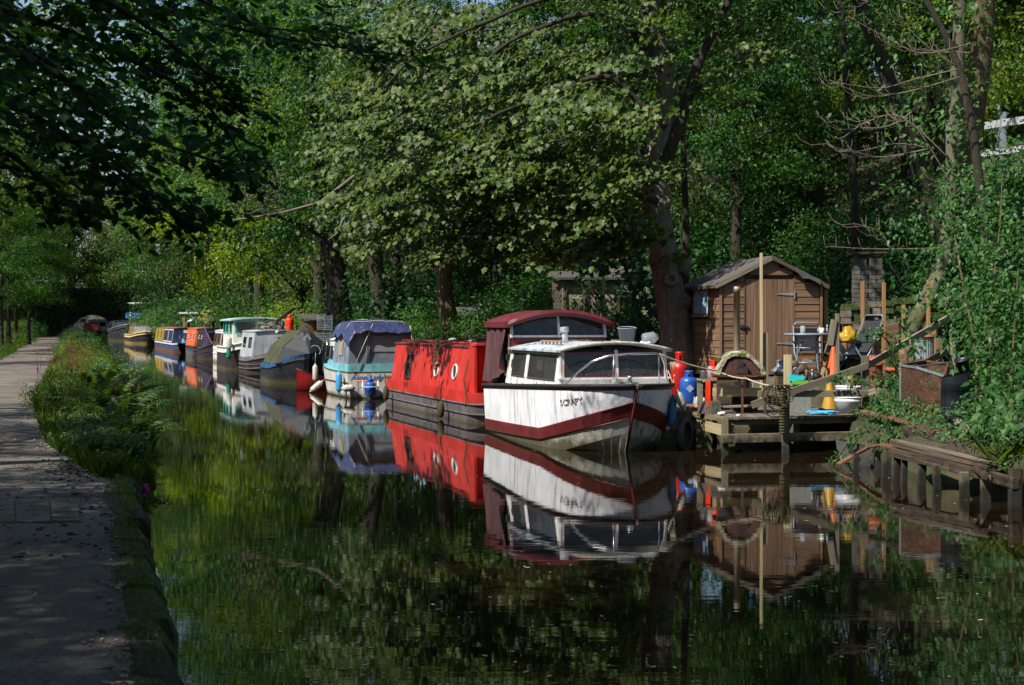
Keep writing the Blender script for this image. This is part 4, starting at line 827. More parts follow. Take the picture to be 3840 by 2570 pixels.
# ------------------------------------------------------------------ white and brown narrowboat
s7 = 66.4; brownp = paint('brown_panel', '3d2b22', '5a4032', '241a14', .4, .5, algae='3d2b22'); wht = paint('white_narrowboat', 'c2c4c4', 'dcdedc', '6a6050', .6, .4, algae='7a6038', algae_top=.25)
g7, p7, sd7 = narrowboat('narrowboat', 'white narrowboat with brown side panels beside the wheelhouse boat', s7, 8.2, 8.6, 2.08, 1.8, .72, .1, [wht, wht, wht, wht], (1.4, 8.0, 1.0, .86, 1.62, wht, wht), strakes=((1, 0, .02),), lines=(.45, .25))
for x in (2.4, 4.1, 5.8, 7.2):
    quadpanel('side_panel', sd7(x, .5), SW, sd7(x, 1) - sd7(x, 0), 1.45, .66, brownp, g7, .012); side_win(g7, sd7, x, .58, .42, .42, brownp, glass_dark).location = (0, .014, 0)
# ------------------------------------------------------------------ purple and black narrowboat
s8 = 77.3; purp = paint('purple_paint', '4a3a56', '6d5a78', '2a2030', .4, .4, algae='4a2f5a'); blk8 = paint('black_cabin', '1d1c20', '302e32', '45424a', .5, .4, algae='1d1c20'); drk8 = paint('dark_bow', '242126', '38333a', '564a48', .5, .45, rust='4a352a', rust_at=.64, algae='45402a', algae_top=.15)
g8, p8, sd8 = narrowboat('narrowboat', 'black narrowboat with purple framed cratch and ribbed bow', s8, 8.2, 6.0, 2.08, 2.4, .62, .42, [purp, drk8, drk8, drk8], (2.4, 5.7, .98, .84, 1.68, blk8, purp), steel_dark, strakes=((1, 0, .03), (2, .05, .025)), strake_mat=drk8, lines=(.56, .28), bow_pow=.55)
end_win(g8, 2.39, .42, 1.22, .5, .62, purp, glass_dark, .05); end_win(g8, 2.39, -.38, 1.22, .74, .74, purp, glass_dark, .05, mull=1)
m = MB(); m.bar((2.36, .84, 1.66), (1.1, .55, .76), .05, .05); m.bar((2.36, -.84, 1.66), (1.1, -.55, .76), .05, .05); m.bar((2.4, 0, 1.72), (.9, 0, .95), .05, .05); m.build('cratch_frame', purp, g8)
for x in (3.4, 4.8): side_port(g8, sd8, x, .55, .16, brass, glass_dark)
m8 = g8.matrix_basis
for q, y_ in ((3.2, .3), (5.1, -.4)): m = MB(); m.lathe([(.07, 0), (.07, .36), (.1, .36), (.1, .4), (0, .42)], 10); put('stove_chimney', m, steel_dark, 'black stovepipe on the purple and black narrowboat roof, ' + ('nearer' if q < 5 else 'farther') + ' of two', 'chimney', (q, y_, 1.72), root=m8)
# ------------------------------------------------------------------ orange narrowboat
s9 = 83.6; orp = paint('orange_paint', 'c2502c', 'd86a3e', '7a3a22', .4, .45, algae='c2502c'); 
g9, p9, sd9 = narrowboat('narrowboat', 'orange cabin narrowboat with black hull behind the purple one', s9, 8.2, 6.4, 2.08, 1.2, .66, .05, [blackhull, greyhull, greyhull, greyhull], (.5, 5.9, 1.0, .84, 1.68, orp, orp), orp, strakes=((1, 0, .025),), lines=(.4, .2))
for x in (1.4, 3.0): side_win(g9, sd9, x, .55, .6, .46, white_trim, glass_dark, .03)
for x in (4.4, 5.3): side_port(g9, sd9, x, .5, .15, brass, glass_dark)
# ------------------------------------------------------------------ blue, white and yellow narrowboat
s10 = 97.0; navy10 = paint('navy_cabin', '1a2040', '2a3256', '3a3f58', .3, .35, algae='141c44'); bl10 = paint('blue_hull', '2c3a60', '43547e', '6a5a4a', .5, .4, algae='6a4a2a', algae_top=.28); mus = paint('mustard_paint', '7d6c20', '9c8834', '5c4c12', .3, .4, algae='8a7410'); wb = paint('white_bow', 'd0d0cc', 'e2e2de', '8a8470', .4, .4, algae='8a7850', algae_top=.12)
g10, p10, sd10 = narrowboat('narrowboat', 'navy narrowboat with white framed panels, mustard rear and orange front door', s10, 8.2, 19, 2.08, 1.5, .62, .05, [wb, bl10, bl10, bl10], (2.2, 18.3, 1.0, .84, 1.66, navy10, navy10), pm('roof_rust_red', '6a3a30', '8a5848', 5, vary=0), strakes=((1, 0, .025),), strake_mat=bl10, lines=(.5, .22), blunt=True, rake=.3)
for x0, x1 in ((2.6, 5.9), (6.3, 10.2)):
    c = sd10((x0 + x1) / 2, .5); window(g10, c, SW, sd10(3, 1) - sd10(3, 0), x1 - x0, .92, .08, white_trim, navy10, 'side_panel')
    for x in (x0 + .9, x1 - .9): side_win(g10, sd10, x, .55, .35, .5, brass, glass_dark, .03).location = (0, .02, 0)
quadpanel('side_panel', sd10(14.4, .5), SW, sd10(3, 1) - sd10(3, 0), 7.6, .98, mus, g10, .02)
for x in (12.4, 15.6): side_win(g10, sd10, x, .55, .4, .5, brass, glass_dark, .03).location = (0, .03, 0)
quadpanel('front_door', (2.19, -.42, 1.12), (0, -1, 0), (0, 0, 1), .52, .98, pm('orange_door', 'b8630c', 'd47c14', 4, vary=0, rough=.4), g10, .04)
m = MB(); m.tube([Vector((2.12, .35 + .17 * math.cos(a), 1.25 + .26 * math.sin(a) - .1)) for a in np.linspace(math.pi, 2 * math.pi, 12)], .02, 6); m.build('hose_loop', plain('hose_grey', '77746c', .6), g10)
quadpanel('number_plate', (2.19, .1, 1.42), (0, -1, 0), (0, 0, 1), .26, .2, white_trim, g10, .015)
m10 = g10.matrix_basis
m = MB(); m.lathe([(0, 0), (.11, 0), (.12, .22), (.1, .26), (.03, .28)], 12); put('water_can', m, plain('light_blue_can', '3f9ad0', .4), 'light blue can on the white front deck of the navy narrowboat', 'can', (.9, .35, .61), root=m10)
m = MB()
for k in range(11): m.tube([(4.2 + .25 * k, -.35, 2.02), (4.35 + .25 * k, -.8, 2.45)], .02, 5)
m.tube([(4.2, -.35, 2.02), (6.8, -.35, 2.02)], .02, 5); m.tube([(4.2, -.8, 2.45), (6.95, -.8, 2.45)], .02, 5)
for k in (4.3, 6.7): m.tube([(k, -.35, 1.7), (k, -.35, 2.02)], .02, 5)
put('roof_rack', m, galv, 'tilted grey slatted rack on the navy narrowboat roof', 'rack', (0, 0, 0)).matrix_basis = m10
m = MB(); m.lathe([(.08, 0), (.08, .34), (.11, .35), (0, .4)], 10); put('stove_chimney', m, steel_dark, 'black stovepipe on the navy narrowboat with mustard rear', 'chimney', (3.2, -.2, 1.72), root=m10)
# ------------------------------------------------------------------ cream and black boat
s11 = 140.0; cream = paint('cream_trim', 'b09c66', 'cdbb84', '6a5a3a', .4, .5, algae='b09c66'); blk11 = paint('black_cream_hull', '1a191c', '2c2a2d', '6a6048', .6, .5, algae='8a7a4a', algae_top=.3); br11 = paint('brown_cabin', '4d3a2a', '6d5640', '33261a', .5, .6, algae='4d3a2a')
g11, p11, sd11 = narrowboat('narrowboat', 'black boat with cream banded bow and brown cabin ahead of the grey barge', s11, 7.9, 15, 2.9, 3.2, .85, .35, [cream, blk11, blk11, blk11], (4.2, 13, 1.15, .95, 1.85, br11, pm('pale_tent', '8d9096', 'b2b5ba', 3, vary=0)), br11, strakes=((0, 0, .05), (1, .0, .05)), strake_mat=cream, lines=(.62, .3), bow_pow=.5)
for x in (5.5, 7.5, 9.5): side_win(g11, sd11, x, .5, .8, .5, cream, glass_dark, .05)
# ------------------------------------------------------------------ big grey barge
s12 = 163.0; gb = paint('barge_grey', '4c4f56', '686c74', '3a3c40', .5, .4, algae='5a5638', algae_top=.4); gbd = paint('barge_dark', '26282e', '3a3d45', '55544e', .5, .4, algae='5a5638', algae_top=.35)
g12, p12, sd12 = narrowboat('barge', 'large grey steel barge with high rounded bow moored far along', s12, 7.0, 20, 4.4, 4.5, 1.25, .6, [gb, gbd, gbd, gbd], (7, 18, 1.9, 1.6, 2.3, gb, gb), gb, strakes=((0, 0, .1), (1, 0, .07)), strake_mat=gb, lines=(1.05, .5), bow_pow=.42)
for x in (9.5, 12, 14.5): side_win(g12, sd12, x, .5, 1.4, .6, gbd, glass_dark, .08)
m12 = g12.matrix_basis
m = MB(); m.tube([(6.5, -.2, 1.6), (6.5, -.2, 3.3)], .12, 8); put('barge_mast', m, galv, 'short pale post rising from the grey barge deck', 'mast', (0, 0, 0)).matrix_basis = m12
m = MB(); m.box((9.5, -.6, 2.95), (3.0, 1.6, .6), taper=.9); put('roof_cover', m, plain('barge_blue', '3270c0', .5), 'bright blue cover lying on the grey barge roof', 'cover', (0, 0, 0)).matrix_basis = m12
par = thing('parasol_post', 'pale turquoise post with dish frame beside the grey barge bow', 'post', m12 @ Vector((-.6, -1.4, 0))); m = MB(); m.tube([(0, 0, -.5), (0, 0, 4.0)], .08, 8); m.build('pole', plain('pole_turq', '8fc0c8', .5), par); m = MB(); m.lathe([(.1, 3.4), (2.0, 4.3), (2.05, 4.3), (.1, 3.5)], 10, cap=False); m.build('canopy_frame', plain('frame_pale', 'b4c4c2', .6), par); m = MB(); m.box((0, 0, 3.2), (.7, .4, .7)); m.build('box', plain('box_turq', '7ab8c4', .5), par)
# ------------------------------------------------------------------ dark red tented boat and the two pale boats near the bridge
s13 = 176.0; dr = pm('dark_red_canvas', '5a1016', '7a1a20', 4, vary=0)
g13, p13, sd13 = narrowboat('narrowboat', 'dark blue narrowboat with dark red front cover beyond the grey barge', s13, 4.3, 9, 2.3, 2.4, .95, .3, [navy, navy, navy, navy], (2.2, 8.5, 1.05, .8, 2.0, navy, dr), steel_dark, lines=(.5, .25))
quadpanel('front_cover', (2.19, 0, 1.5), (0, -1, 0), (0, 0, 1), 1.5, .85, dr, g13, .05)
s14 = SPX(300, 5.6); pw = paint('pale_boat_white', 'aeb6bc', 'd0d6da', '6a7076', .4, .4, algae='aeb6bc')
for q, (px, t_, lab, hh, mt) in enumerate(((318, 6.0, 'pale grey houseboat with brown windows moored near the bridge arch', 2.5, pw), (262, 3.6, 'white houseboat showing through the bridge arch', 3.0, wht))):
    so = 198.0 + 6 * q; gq, pq, sq = narrowboat('houseboat', lab, so, t_ - .6, 12, 3.0, 2.0, .9, .2, [mt, mt, blackhull, blackhull], (2.2, 11, 1.4, 1.3, hh, mt, mt), plain('house_roof' + str(q), '8b9298', .6))
    for y in (.6, -.5): end_win(gq, 2.18, y, hh - .6, .8, .6, W_shed if q == 0 else white_trim, glass_dark, .07)
    side_win(gq, sq, 5, .6, 1.6, .7, white_trim, glass_dark, .08)

# ------------------------------------------------------------------ roof clutter of the far boats
def roof_thing(M_, p, m, name, mat, label, cat): put(name, m, mat, label, cat, p, root=M_).rotation_euler = (0, 0, TH + R(90))
m = MB(); m.tube([(-.5, 0, .1), (0, .02, .11), (.5, 0, .1)], [.09, .1, .09], 8); roof_thing(g7.matrix_basis, (2.6, .1, 1.70), m, 'rolled_sheet', pm('rolled_sheet_m', '5a6a70', '7e8c90', 6, vary=0), 'rolled grey sheet lying on the white and brown narrowboat roof', 'sheet')
for q, (M_, x_, z_, lab) in enumerate(((g7.matrix_basis, 4.2, 1.69, 'white and brown'), (g9.matrix_basis, 1.6, 1.75, 'orange'), (g10.matrix_basis, 7.5, 1.73, 'navy'))):
    t_ = thing('planter_box', 'small planter box on the ' + lab + ' narrowboat roof', 'planter', M_ @ Vector((x_, .2, z_)), TH + R(90)); m = MB(); m.box((0, 0, .08), (.7, .22, .16), taper=1.05); m.build('trough', W_old, t_)
    m = MB(); [m.ball((random.uniform(-.3, .3), random.uniform(-.08, .08), .2 + random.random() * .1), (.07, .06, .08), 6, 4, .6) for _ in range(12)]; m.build('plants', pm('planter_green' + str(q), '24401a', '4a6a2a', 20, vary=0, bmp=.8), t_)
for q, (M_, x_, z_, lab) in enumerate(((g10.matrix_basis, 11, 1.74, 'navy'), (g9.matrix_basis, 3.8, 1.75, 'orange'))):
    m = MB(); m.box((0, 0, .12), (1.3, .7, .04), Matrix.Rotation(R(14), 3, 'X')); m.box((0, .2, .06), (.05, .05, .14)); roof_thing(M_, (x_, -.1, z_), m, 'solar_panel', plain('solar_' + lab, '10131c', .2), 'tilted dark solar panel on the ' + lab + ' narrowboat roof', 'solar panel')
for a_, b_, lab in ((ST(s5 + 1.2, 10.2, .7), ST(s5 - 2, 11.6, .9), 'grey narrowboat'), (ST(77.5, 10.4, .7), ST(75, 11.4, .9), 'purple narrowboat'), (ST(s_b - 1.5, 10.2, .6), ST(s_b - 3, 11.8, .9), 'red narrowboat')):
    m = MB(); m.tube(rope([a_, b_], 0, 8, .06), .014, 5); tag(m.build('mooring_line', rope_mat), 'mooring line from the ' + lab + ' to the bank', 'rope')
# ================================================================== SHED
def G(px, d, z): return Vector(((px - CX) / F * d, d, z))
a9 = R(9); Sx = Vector((math.cos(a9), math.sin(a9), 0)); Sy = Vector((-math.sin(a9), math.cos(a9), 0)); S0 = Vector((3.92, 26.5, .96)); W_, D_, EV, RG = 1.95, 2.4, 1.76, 2.24
def sh(x, y, z): return S0 + Sx * x + Sy * y + Vector((0, 0, z))
shed = thing('garden_shed', 'brown timber garden shed with felt roof and blue window behind the jetty', 'shed', S0)
def board(x0, x1, y0, y1, zc, h, name='board'):
    nrm = -Sy if y0 == y1 else -Sx; beam(name, sh(x0, y0, zc) + nrm * .008, sh(x1, y1, zc) + nrm * .008, .022, h * 1.02, W_shed, shed, up=tuple((Vector((0, 0, 1)) - nrm * .08).normalized()), jit=.0015)
bh = .1365; D0, D1, DT = .465, 1.41, 1.85
for i in range(17):
    zc = bh * (i + .5); zt = zc
    if zc > RG - .05: break
    inset = 0 if zc <= EV else (zc - EV + bh * .4) / (RG - EV) * W_ / 2
    if zc < DT: board(.03 + inset, D0 - .012, 0, 0, zc, bh); board(D1 + .012, W_ - .03 - inset, 0, 0, zc, bh)
    else: board(inset + .0, W_ - inset, 0, 0, zc, bh)
    if zc < EV:
        if 1.17 - .02 < zc < 1.70: board(0, 0, .68, .02, zc, bh); board(0, 0, D_, 1.76, zc, bh)
        else: board(0, 0, D_, .02, zc, bh)
nb_ = 9; dw = (D1 - D0) / nb_
for i in range(nb_): beam('door_board', sh(D0 + dw * (i + .5), -.012, .04), sh(D0 + dw * (i + .5), -.012, DT - .02), dw * .94, .022, W_shed, shed, up=tuple(Sy), jit=.001)
m = MB(); m.prism([sh(.03, .03, 0), sh(W_ - .03, .03, 0), sh(W_ - .03, .03, EV), sh(W_ / 2, .03, RG - .02), sh(.03, .03, EV)], Sy * .02); m.prism([sh(.03, D_, 0), sh(W_ - .03, D_, 0), sh(W_ - .03, D_, EV), sh(W_ / 2, D_, RG - .02), sh(.03, D_, EV)], Sy * .02); m.prism([sh(W_ - .02, .03, 0), sh(W_ - .02, D_, 0), sh(W_ - .02, D_, EV), sh(W_ - .02, .03, EV)], Sx * .02); m.prism([sh(.02, .03, 0), sh(.02, D_, 0), sh(.02, D_, EV), sh(.02, .03, EV)], Sx * .02)
o = m.build('shed_carcass', W_old, shed); o.location = -S0
def sbeam(name, a, b, w, h, mat, up=(0, 0, 1)): return beam(name, a, b, w, h, mat, shed, up)
sbeam('corner_trim', sh(-.012, -.02, 0), sh(-.012, -.02, EV), .05, .05, W_shed); sbeam('corner_trim', sh(W_ + .012, -.02, 0), sh(W_ + .012, -.02, EV), .05, .05, W_shed)
sbeam('door_frame', sh(D0 - .012, -.018, 0), sh(D0 - .012, -.018, DT + .02), .022, .03, W_old); sbeam('door_frame', sh(D1 + .012, -.018, 0), sh(D1 + .012, -.018, DT), .02, .02, W_shed)
for z in (.62, 1.55):
    m = MB(); m.prism([sh(D1 - .33, -.03, z - .008), sh(D1, -.03, z - .028), sh(D1, -.03, z + .028), sh(D1 - .33, -.03, z + .008)], -Sy * .006); m.bar(sh(D1 + .02, -.035, z - .08), sh(D1 + .02, -.035, z + .08), .035, .01, Sx); o = m.build('hinge', galv, shed); o.location = -S0
m = MB(); m.bar(sh(D0 - .12, -.035, .93), sh(D0 + .06, -.035, .93), .03, .035); m.bar(sh(D0 - .05, -.05, .9), sh(D0 - .05, -.05, .97), .05, .03, Sx); o = m.build('door_latch', steel_dark, shed); o.location = -S0
# roof: felt sheets over boards
for sgn in (1, -1):
    def rp(k, y, dz=0): 
        x = W_ / 2 - sgn * (W_ / 2 + .14) * k; z = RG + .035 - (RG - EV) * (1 + .14 / (W_ / 2)) * k
        return sh(x, y, z + dz + .012 * mnoise.noise(Vector((k * 6, y * 4, sgn))))
    m = MB(); ny = 14; g = [[rp(k / 8, -.10 + (D_ + .2) * j / ny) for j in range(ny + 1)] for k in range(9)]; m.loft(g); m.loft([[p - Vector((0, 0, .025)) for p in r] for r in g], flip=True); m.loft([[r[0] for r in g], [r[0] - Vector((0, 0, .025)) for r in g]]); m.loft([g[-1], [p - Vector((0, 0, .025)) for p in g[-1]]])
    o = m.build('roof_felt', felt, shed); o.location = -S0
    sbeam('barge_board', rp(0, -.095, -.05), rp(1, -.095, -.05), .018, .07, W_old if sgn < 0 else W_grey); sbeam('eaves_board', rp(1, -.08, -.045), rp(1, D_ + .1, -.045), .02, .05, W_old)
m = MB(); fl = [[sh(1.42 + .12 * i + random.uniform(-.01, .01), -.13 - .02 * j, 2.06 - .06 * i - .065 * j * (1.2 if i == 1 else .7) + random.uniform(-.01, .01)) for j in range(3)] for i in range(5)]; m.loft(fl); m.loft([[p - Sy * .012 for p in r] for r in fl], flip=True); o = m.build('felt_flap', felt, shed); o.location = -S0
# window with swirled blue panes
bp, nt, b, tc = newmat('swirled_blue_pane'); f = noise_n(nt, tc.outputs['Object'], 5, 4, .6, 2.5); nt.links.new(ramp(nt, f, [(.3, C('4f9ac8')), (.46, C('5fb4ec')), (.56, C('9fd4f4')), (.62, C('c8ba5a')), (.7, C('4a9fe8'))]), b.inputs['Base Color']); b.inputs['Roughness'].default_value = .15
wn_ = window(shed, Vector((-.02, 1.22, 1.435)), (0, -1, 0), (0, 0, 1), 1.08, .56, .04, W_shed, bp, mull=1); wn_.matrix_basis = Matrix((Sx, Sy, Vector((0, 0, 1)))).transposed().to_4x4()
sbeam('window_sill', sh(-.05, .66, 1.14), sh(-.05, 1.78, 1.14), .06, .03, W_grey)
# ================================================================== JETTY
DZ = .543
jt = thing('wooden_jetty', 'weathered timber jetty on posts with handrails between the cruiser and bank', 'jetty', (3.2, 21.3, 0))
def JB(name, a, b, w, h, mat=W_dock, up=(0, 0, 1), jit=.002): return beam(name, a, b, w, h, mat, jt, up, jit)
x = 2.22
while x < 5.44:
    fr = 22.9 if x < 2.86 else 21.3 + (3.26 - x) * 3.27 if x < 3.26 else 21.3 + (x - 3.26) * .26
    bk_ = 26.2 if x < 3.5 else 24.5; w = random.uniform(.088, .098)
    JB('deck_plank', (x + w / 2, fr + random.uniform(-.012, .02), DZ - .018 + random.uniform(-.004, .003)), (x + w / 2 + random.uniform(-.005, .005), bk_, DZ - .018), w, .036, W_deck); x += w + random.uniform(.006, .012)
def jp(px, d, z0, z1, w, dep=None, mat=W_dock): return JB('post', G(px, d, z0), G(px, d, z1), w, dep or w, mat, (0, 1, 0))
jp(2718, 21.36, -.6, .52, .10); jp(2946, 21.27, -.6, .93, .105); jp(2987, 21.95, -.6, .52, .08); jp(2597, 22.75, -.6, .50, .10); jp(3244, 21.75, -.6, 1.46, .105); jp(2680, 23.2, -.6, .5, .07); jp(3120, 23.6, -.6, .5, .09); jp(3290, 22.4, -.4, .9, .09)
jp(2742, 21.5, .12, .50, .06)
JB('joist', G(2735, 21.42, .465), G(3238, 21.95, .465), .045, .10); JB('joist', G(2735, 23.4, .465), G(3238, 23.6, .465), .045, .10); JB('joist', (2.3, 23.0, .46), (2.3, 26, .46), .06, .12)
JB('edge_beam', G(2590, 22.75, .50), G(2722, 21.42, .50), .045, .08); JB('brace', G(2612, 22.6, .36), G(2722, 21.40, .32), .04, .16, W_pale)
JB('brace', G(2705, 21.26, .222), G(3195, 21.62, .235), .045, .135); JB('brace', G(2760, 21.6, .13), G(3125, 22.4, -.06), .04, .12); JB('brace', G(2700, 22.0, .30), G(2780, 22.6, .1), .04, .1)
JB('handrail', G(2843, 21.35, .89), G(3252, 21.64, .885), .04, .10, W_grey); JB('handrail', G(2820, 21.18, .73), G(3252, 21.68, 1.305), .038, .105, W_grey); JB('handrail', G(3248, 21.72, 1.30), G(3405, 22.9, 1.66), .038, .11, W_grey)
JB('handrail', G(3405, 23.0, 1.66), G(3645, 25.6, 2.30), .04, .12, W_grey); JB('handrail', G(3322, 22.7, .98), G(3572, 25.6, 1.52), .04, .12, W_dock); JB('handrail', G(3248, 21.66, .88), G(3285, 21.6, .93), .04, .09, W_grey)
jp(3405, 23.0, .6, 1.7, .09, mat=W_grey); jp(3572, 25.4, .9, 1.7, .09, mat=W_grey)
# terrace edge behind the jetty
te = thing('terrace_edging', 'grey timber edging boards holding the terrace behind the jetty', 'edging', (4, 24.6, .9))
beam('edging_board', G(2795, 24.6, .88), G(3100, 24.7, .88), .05, .17, W_grey, te); beam('edging_board', G(2795, 24.62, .66), G(3230, 24.75, .66), .05, .2, W_old, te); beam('edging_board', G(3100, 24.7, .90), G(3330, 24.3, .95), .05, .17, W_old, te)
for px in (2800, 2960, 3118): beam('edging_post', G(px, 24.55, .35), G(px, 24.55, .97), .08, .08, W_grey, te, (0, 1, 0))
m = MB(); m.loft([[G(px, d, .958 + .008 * math.sin(px * .05 + d * 5)) for px in range(2700, 3420, 40)] for d in (24.62, 25.2, 25.8, 26.4, 27.2)]); tag(m.build('terrace', pm('terrace_earth', '3d362c', '5c5346', 6, rough=.95, vary=0)), kind='structure')
# ================================================================== STANDING POSTS BY THE SHED
def lone(name, label, cat, a, b, w, h, mat, up=(0, 1, 0), group=None): return tag(beam(name, a, b, w, h, mat, None, up, .002), label, cat, group)
lone('timber_pole', 'tall thin pale timber pole standing in front of the shed door', 'pole', G(2855, 23.9, DZ), G(2855, 23.9, 3.15), .047, .047, W_pale)
lone('timber_post', 'rough grey post beside the tall thin pole', 'post', G(2871, 23.95, DZ), G(2871, 23.95, 1.80), .095, .04, W_grey)
lone('timber_post', 'short square pale post in front of the copper lantern', 'post', G(2954, 23.4, DZ), G(2954, 23.4, 1.44), .125, .1, W_pale)
lone('timber_post', 'slim square grey post with a leaning offcut beside the bar table', 'post', G(3140, 23.2, DZ), G(3140, 23.2, 2.12), .062, .062, W_grey)
lone('timber_offcut', 'short board leaning against the slim grey post by the bar table', 'board', G(3112, 23.15, 1.60), G(3128, 23.15, 2.02), .10, .03, W_grey)
# ================================================================== CLUTTER ON THE JETTY
gas('gas_cylinder', G(2549, 25.7, DZ), .165, .90, gas_red, 'red gas cylinder against the shed wall behind the blue one')
gb_ = gas('gas_cylinder', G(2583, 25.0, DZ), .158, .58, gas_blue, 'squat blue gas cylinder on the jetty beside the cruiser bow'); m = MB(); m.box((0, -.158, .27), (.1, .004, .1), Matrix.Rotation(R(45), 3, 'Y')); m.build('hazard_diamond', plain('worn_white', '8a93a8', .6), gb_)
gas('gas_cylinder', G(2681, 23.7, DZ), .16, .85, gas_or, 'bright red gas cylinder half hidden behind the mossy stove')
# mossy stove with flue
sv_ = thing('outdoor_stove', 'moss covered outdoor oven on a rusty steel stand with tall flue pipe', 'stove', G(2772, 22.3, DZ))
mossy = pm('mossy_render', '7d7a5c', 'b0ac98', 9, rough=.95, bmp=1.0, bdist=.05, vary=0, spots='4f5a1c', spot_scale=5, spot_at=.52)
def trap(k): return [(-.36 * k, 0), (-.33 * k, .06), (-.22 * k, .23 * k), (-.12 * k, .30 * k), (.08 * k, .31 * k), (.18 * k, .25 * k), (.34 * k, .06), (.37 * k, 0)]
zt_ = .62
m = MB(); rows = []
for i in range(7):
    y = -.16 + .5 * i / 6; rows.append([Vector((x_ * 1.06 + random.uniform(-.02, .02), y, zt_ + z_ * 1.12 + random.uniform(-.018, .024) - (.06 if abs(x_) > .35 else 0))) for x_, z_ in trap(1.0)])
rows2 = [[Vector((p.x * .86, p.y, zt_ + (p.z - zt_) * .84)) for p in r] for r in rows]
m.loft(rows, smooth=True); m.loft(rows2, smooth=True); m.loft([rows[0], rows2[0]]); m.loft([rows[-1], rows2[-1]]); m.build('mossy_shell', mossy, sv_)
m = MB(); q = [Vector((x_, -.13, zt_ + z_)) for x_, z_ in trap(.85)]; m.prism(q, (0, .44, 0)); m.build('firebox', pm('oven_maroon', '3a1f1a', '55302a', 12, vary=0, rough=.8, bmp=.4), sv_)
m = MB(); m.box((.02, -.17, zt_ + .06), (.17, .06, .12)); m.box((.0, -.175, zt_ + .16), (.07, .05, .1)); o_ = m.build('oven_door', steel_dark, sv_)
for k in range(6): m = MB(); m.box((-.04 + .024 * k, -.203, zt_ + .045), (.01, .006, .05)); m.build('grate_bar', rusty, o_)
m = MB(); m.box((.0, .05, zt_ - .02), (.80, .5, .025)); m.build('stand_top', rusty, sv_)
for x_, y_ in ((-.36, -.14), (.02, -.18), (.17, .24), (.38, -.16), (-.3, .26)): m = MB(); m.bar((x_, y_, 0), (x_, y_, zt_ - .03), .032, .032); m.build('leg', rusty, sv_)
m = MB(); m.bar((-.34, -.15, zt_ - .07), (.38, -.15, zt_ - .07), .02, .05); m.build('stand_rail', rusty, sv_)
flue, nt, b, tc = newmat('flue_steel'); b.inputs['Metallic'].default_value = .3; b.inputs['Roughness'].default_value = .4; f = noise_n(nt, mapping(nt, tc.outputs['Object'], (1, 1, .25)), 6); nt.links.new(ramp(nt, f, [(.3, C('80685c')), (.5, C('8d7a58')), (.7, C('75707a'))]), b.inputs['Base Color'])
m = MB(); m.lathe([(.052, zt_ + .26), (.052, 1.90), (.054, 1.90), (.054, 2.0), (.048, 2.0), (.048, 1.9)], 14, (-.02, .1, 0), cap=False); m.build('flue_pipe', flue, sv_)
beam('shelf_board', Vector((-.3, .0, .1)) + sv_.location, Vector((.42, .05, .12)) + sv_.location, .2, .03, W_grey, sv_); beam('shelf_board', Vector((-.42, -.02, .33)) + sv_.location, Vector((.35, .02, .33)) + sv_.location, .04, .13, W_pale, sv_)
# little side table with pot and jar
tb_ = thing('side_table', 'small grey plank table left of the mossy stove', 'table', G(2650, 23.0, DZ)); m = MB(); m.box((0, 0, .50), (.30, .4, .03)); m.build('table_top', W_grey, tb_)
for x_ in (-.11, .11):
    for y_ in (-.15, .15): m = MB(); m.bar((x_, y_, 0), (x_, y_, .485), .05, .05); m.build('leg', W_grey, tb_)
m = MB(); m.lathe([(0, 0), (.065, 0), (.068, .12), (.072, .125), (.062, .12), (.06, .01)], 16, cap=False); m.tube([(.07, 0, .09), (.1, .0, .1), (.1, 0, .07), (.07, 0, .06)], .006, 5); put('saucepan', m, galv, 'small aluminium pan on the plank table by the stove', 'pan', G(2640, 22.98, DZ + .517))
m = MB(); m.lathe([(0, 0), (.05, 0), (.052, .15), (.04, .18), (.04, .2), (.036, .2), (.045, .15), (.045, .01)], 14, cap=False); put('glass_jar', m, jar_pl, 'clear glass jar next to the aluminium pan by the stove', 'jar', G(2663, 22.95, DZ + .517))
m = MB(); m.lathe([(0, 0), (.1, .02), (.16, .07), (.165, .075), (.1, .03)], 18, cap=False); put('bowl', m, pm('wood_bowl', 'a8885a', 'c9a878', 6, vary=0), 'shallow tan bowl beside the mossy stove top', 'bowl', G(2688, 22.6, DZ + .80)).rotation_euler = (0, R(12), 0)
m = MB(); m.box((0, 0, .09), (.16, .16, .18), taper=.8); put('concrete_block', m, stone, 'small stone block at the jetty corner by the orange cord', 'block', G(2636, 22.2, DZ))
m = MB(); m.box((0, 0, .1), (.17, .15, .2), taper=.85); put('concrete_block', m, stone, 'stone block under the left foot of the stove stand', 'block', G(2682, 22.1, DZ))
def jumble(name, label, cat, c, r, n, mat, thick=.012, flat=.25, seed=1):
    rr = random.Random(seed); pts = [Vector((rr.uniform(-1, 1) * r[0], rr.uniform(-1, 1) * r[1], rr.uniform(0, 1) * r[2] + thick)) for _ in range(n)]; out = []
    for a_, b_, c_, d_ in zip(pts, pts[1:], pts[2:], pts[3:]):
        for i in range(5): t_ = i / 5; out.append(.5 * ((2 * b_) + (-a_ + c_) * t_ + (2 * a_ - 5 * b_ + 4 * c_ - d_) * t_ * t_ + (-a_ + 3 * b_ - 3 * c_ + d_) * t_ ** 3))
    m = MB(); m.tube(out, thick, 5); o = m.build(name, mat); tag(o, label, cat); o.location = c; return o
jumble('orange_cord', 'coil of orange cord on the jetty beside the blue gas cylinder', 'cord', G(2600, 23.2, DZ), (.16, .15, .04), 24, plain('orange_cord_m', 'c85a10', .6), .009, seed=3)
jumble('blue_rope', 'heap of light blue rope on the jetty beside the white tubs', 'rope', G(3085, 22.0, DZ), (.24, .14, .04), 46, plain('blue_rope_m', '3f9fc8', .8), .009, seed=5)
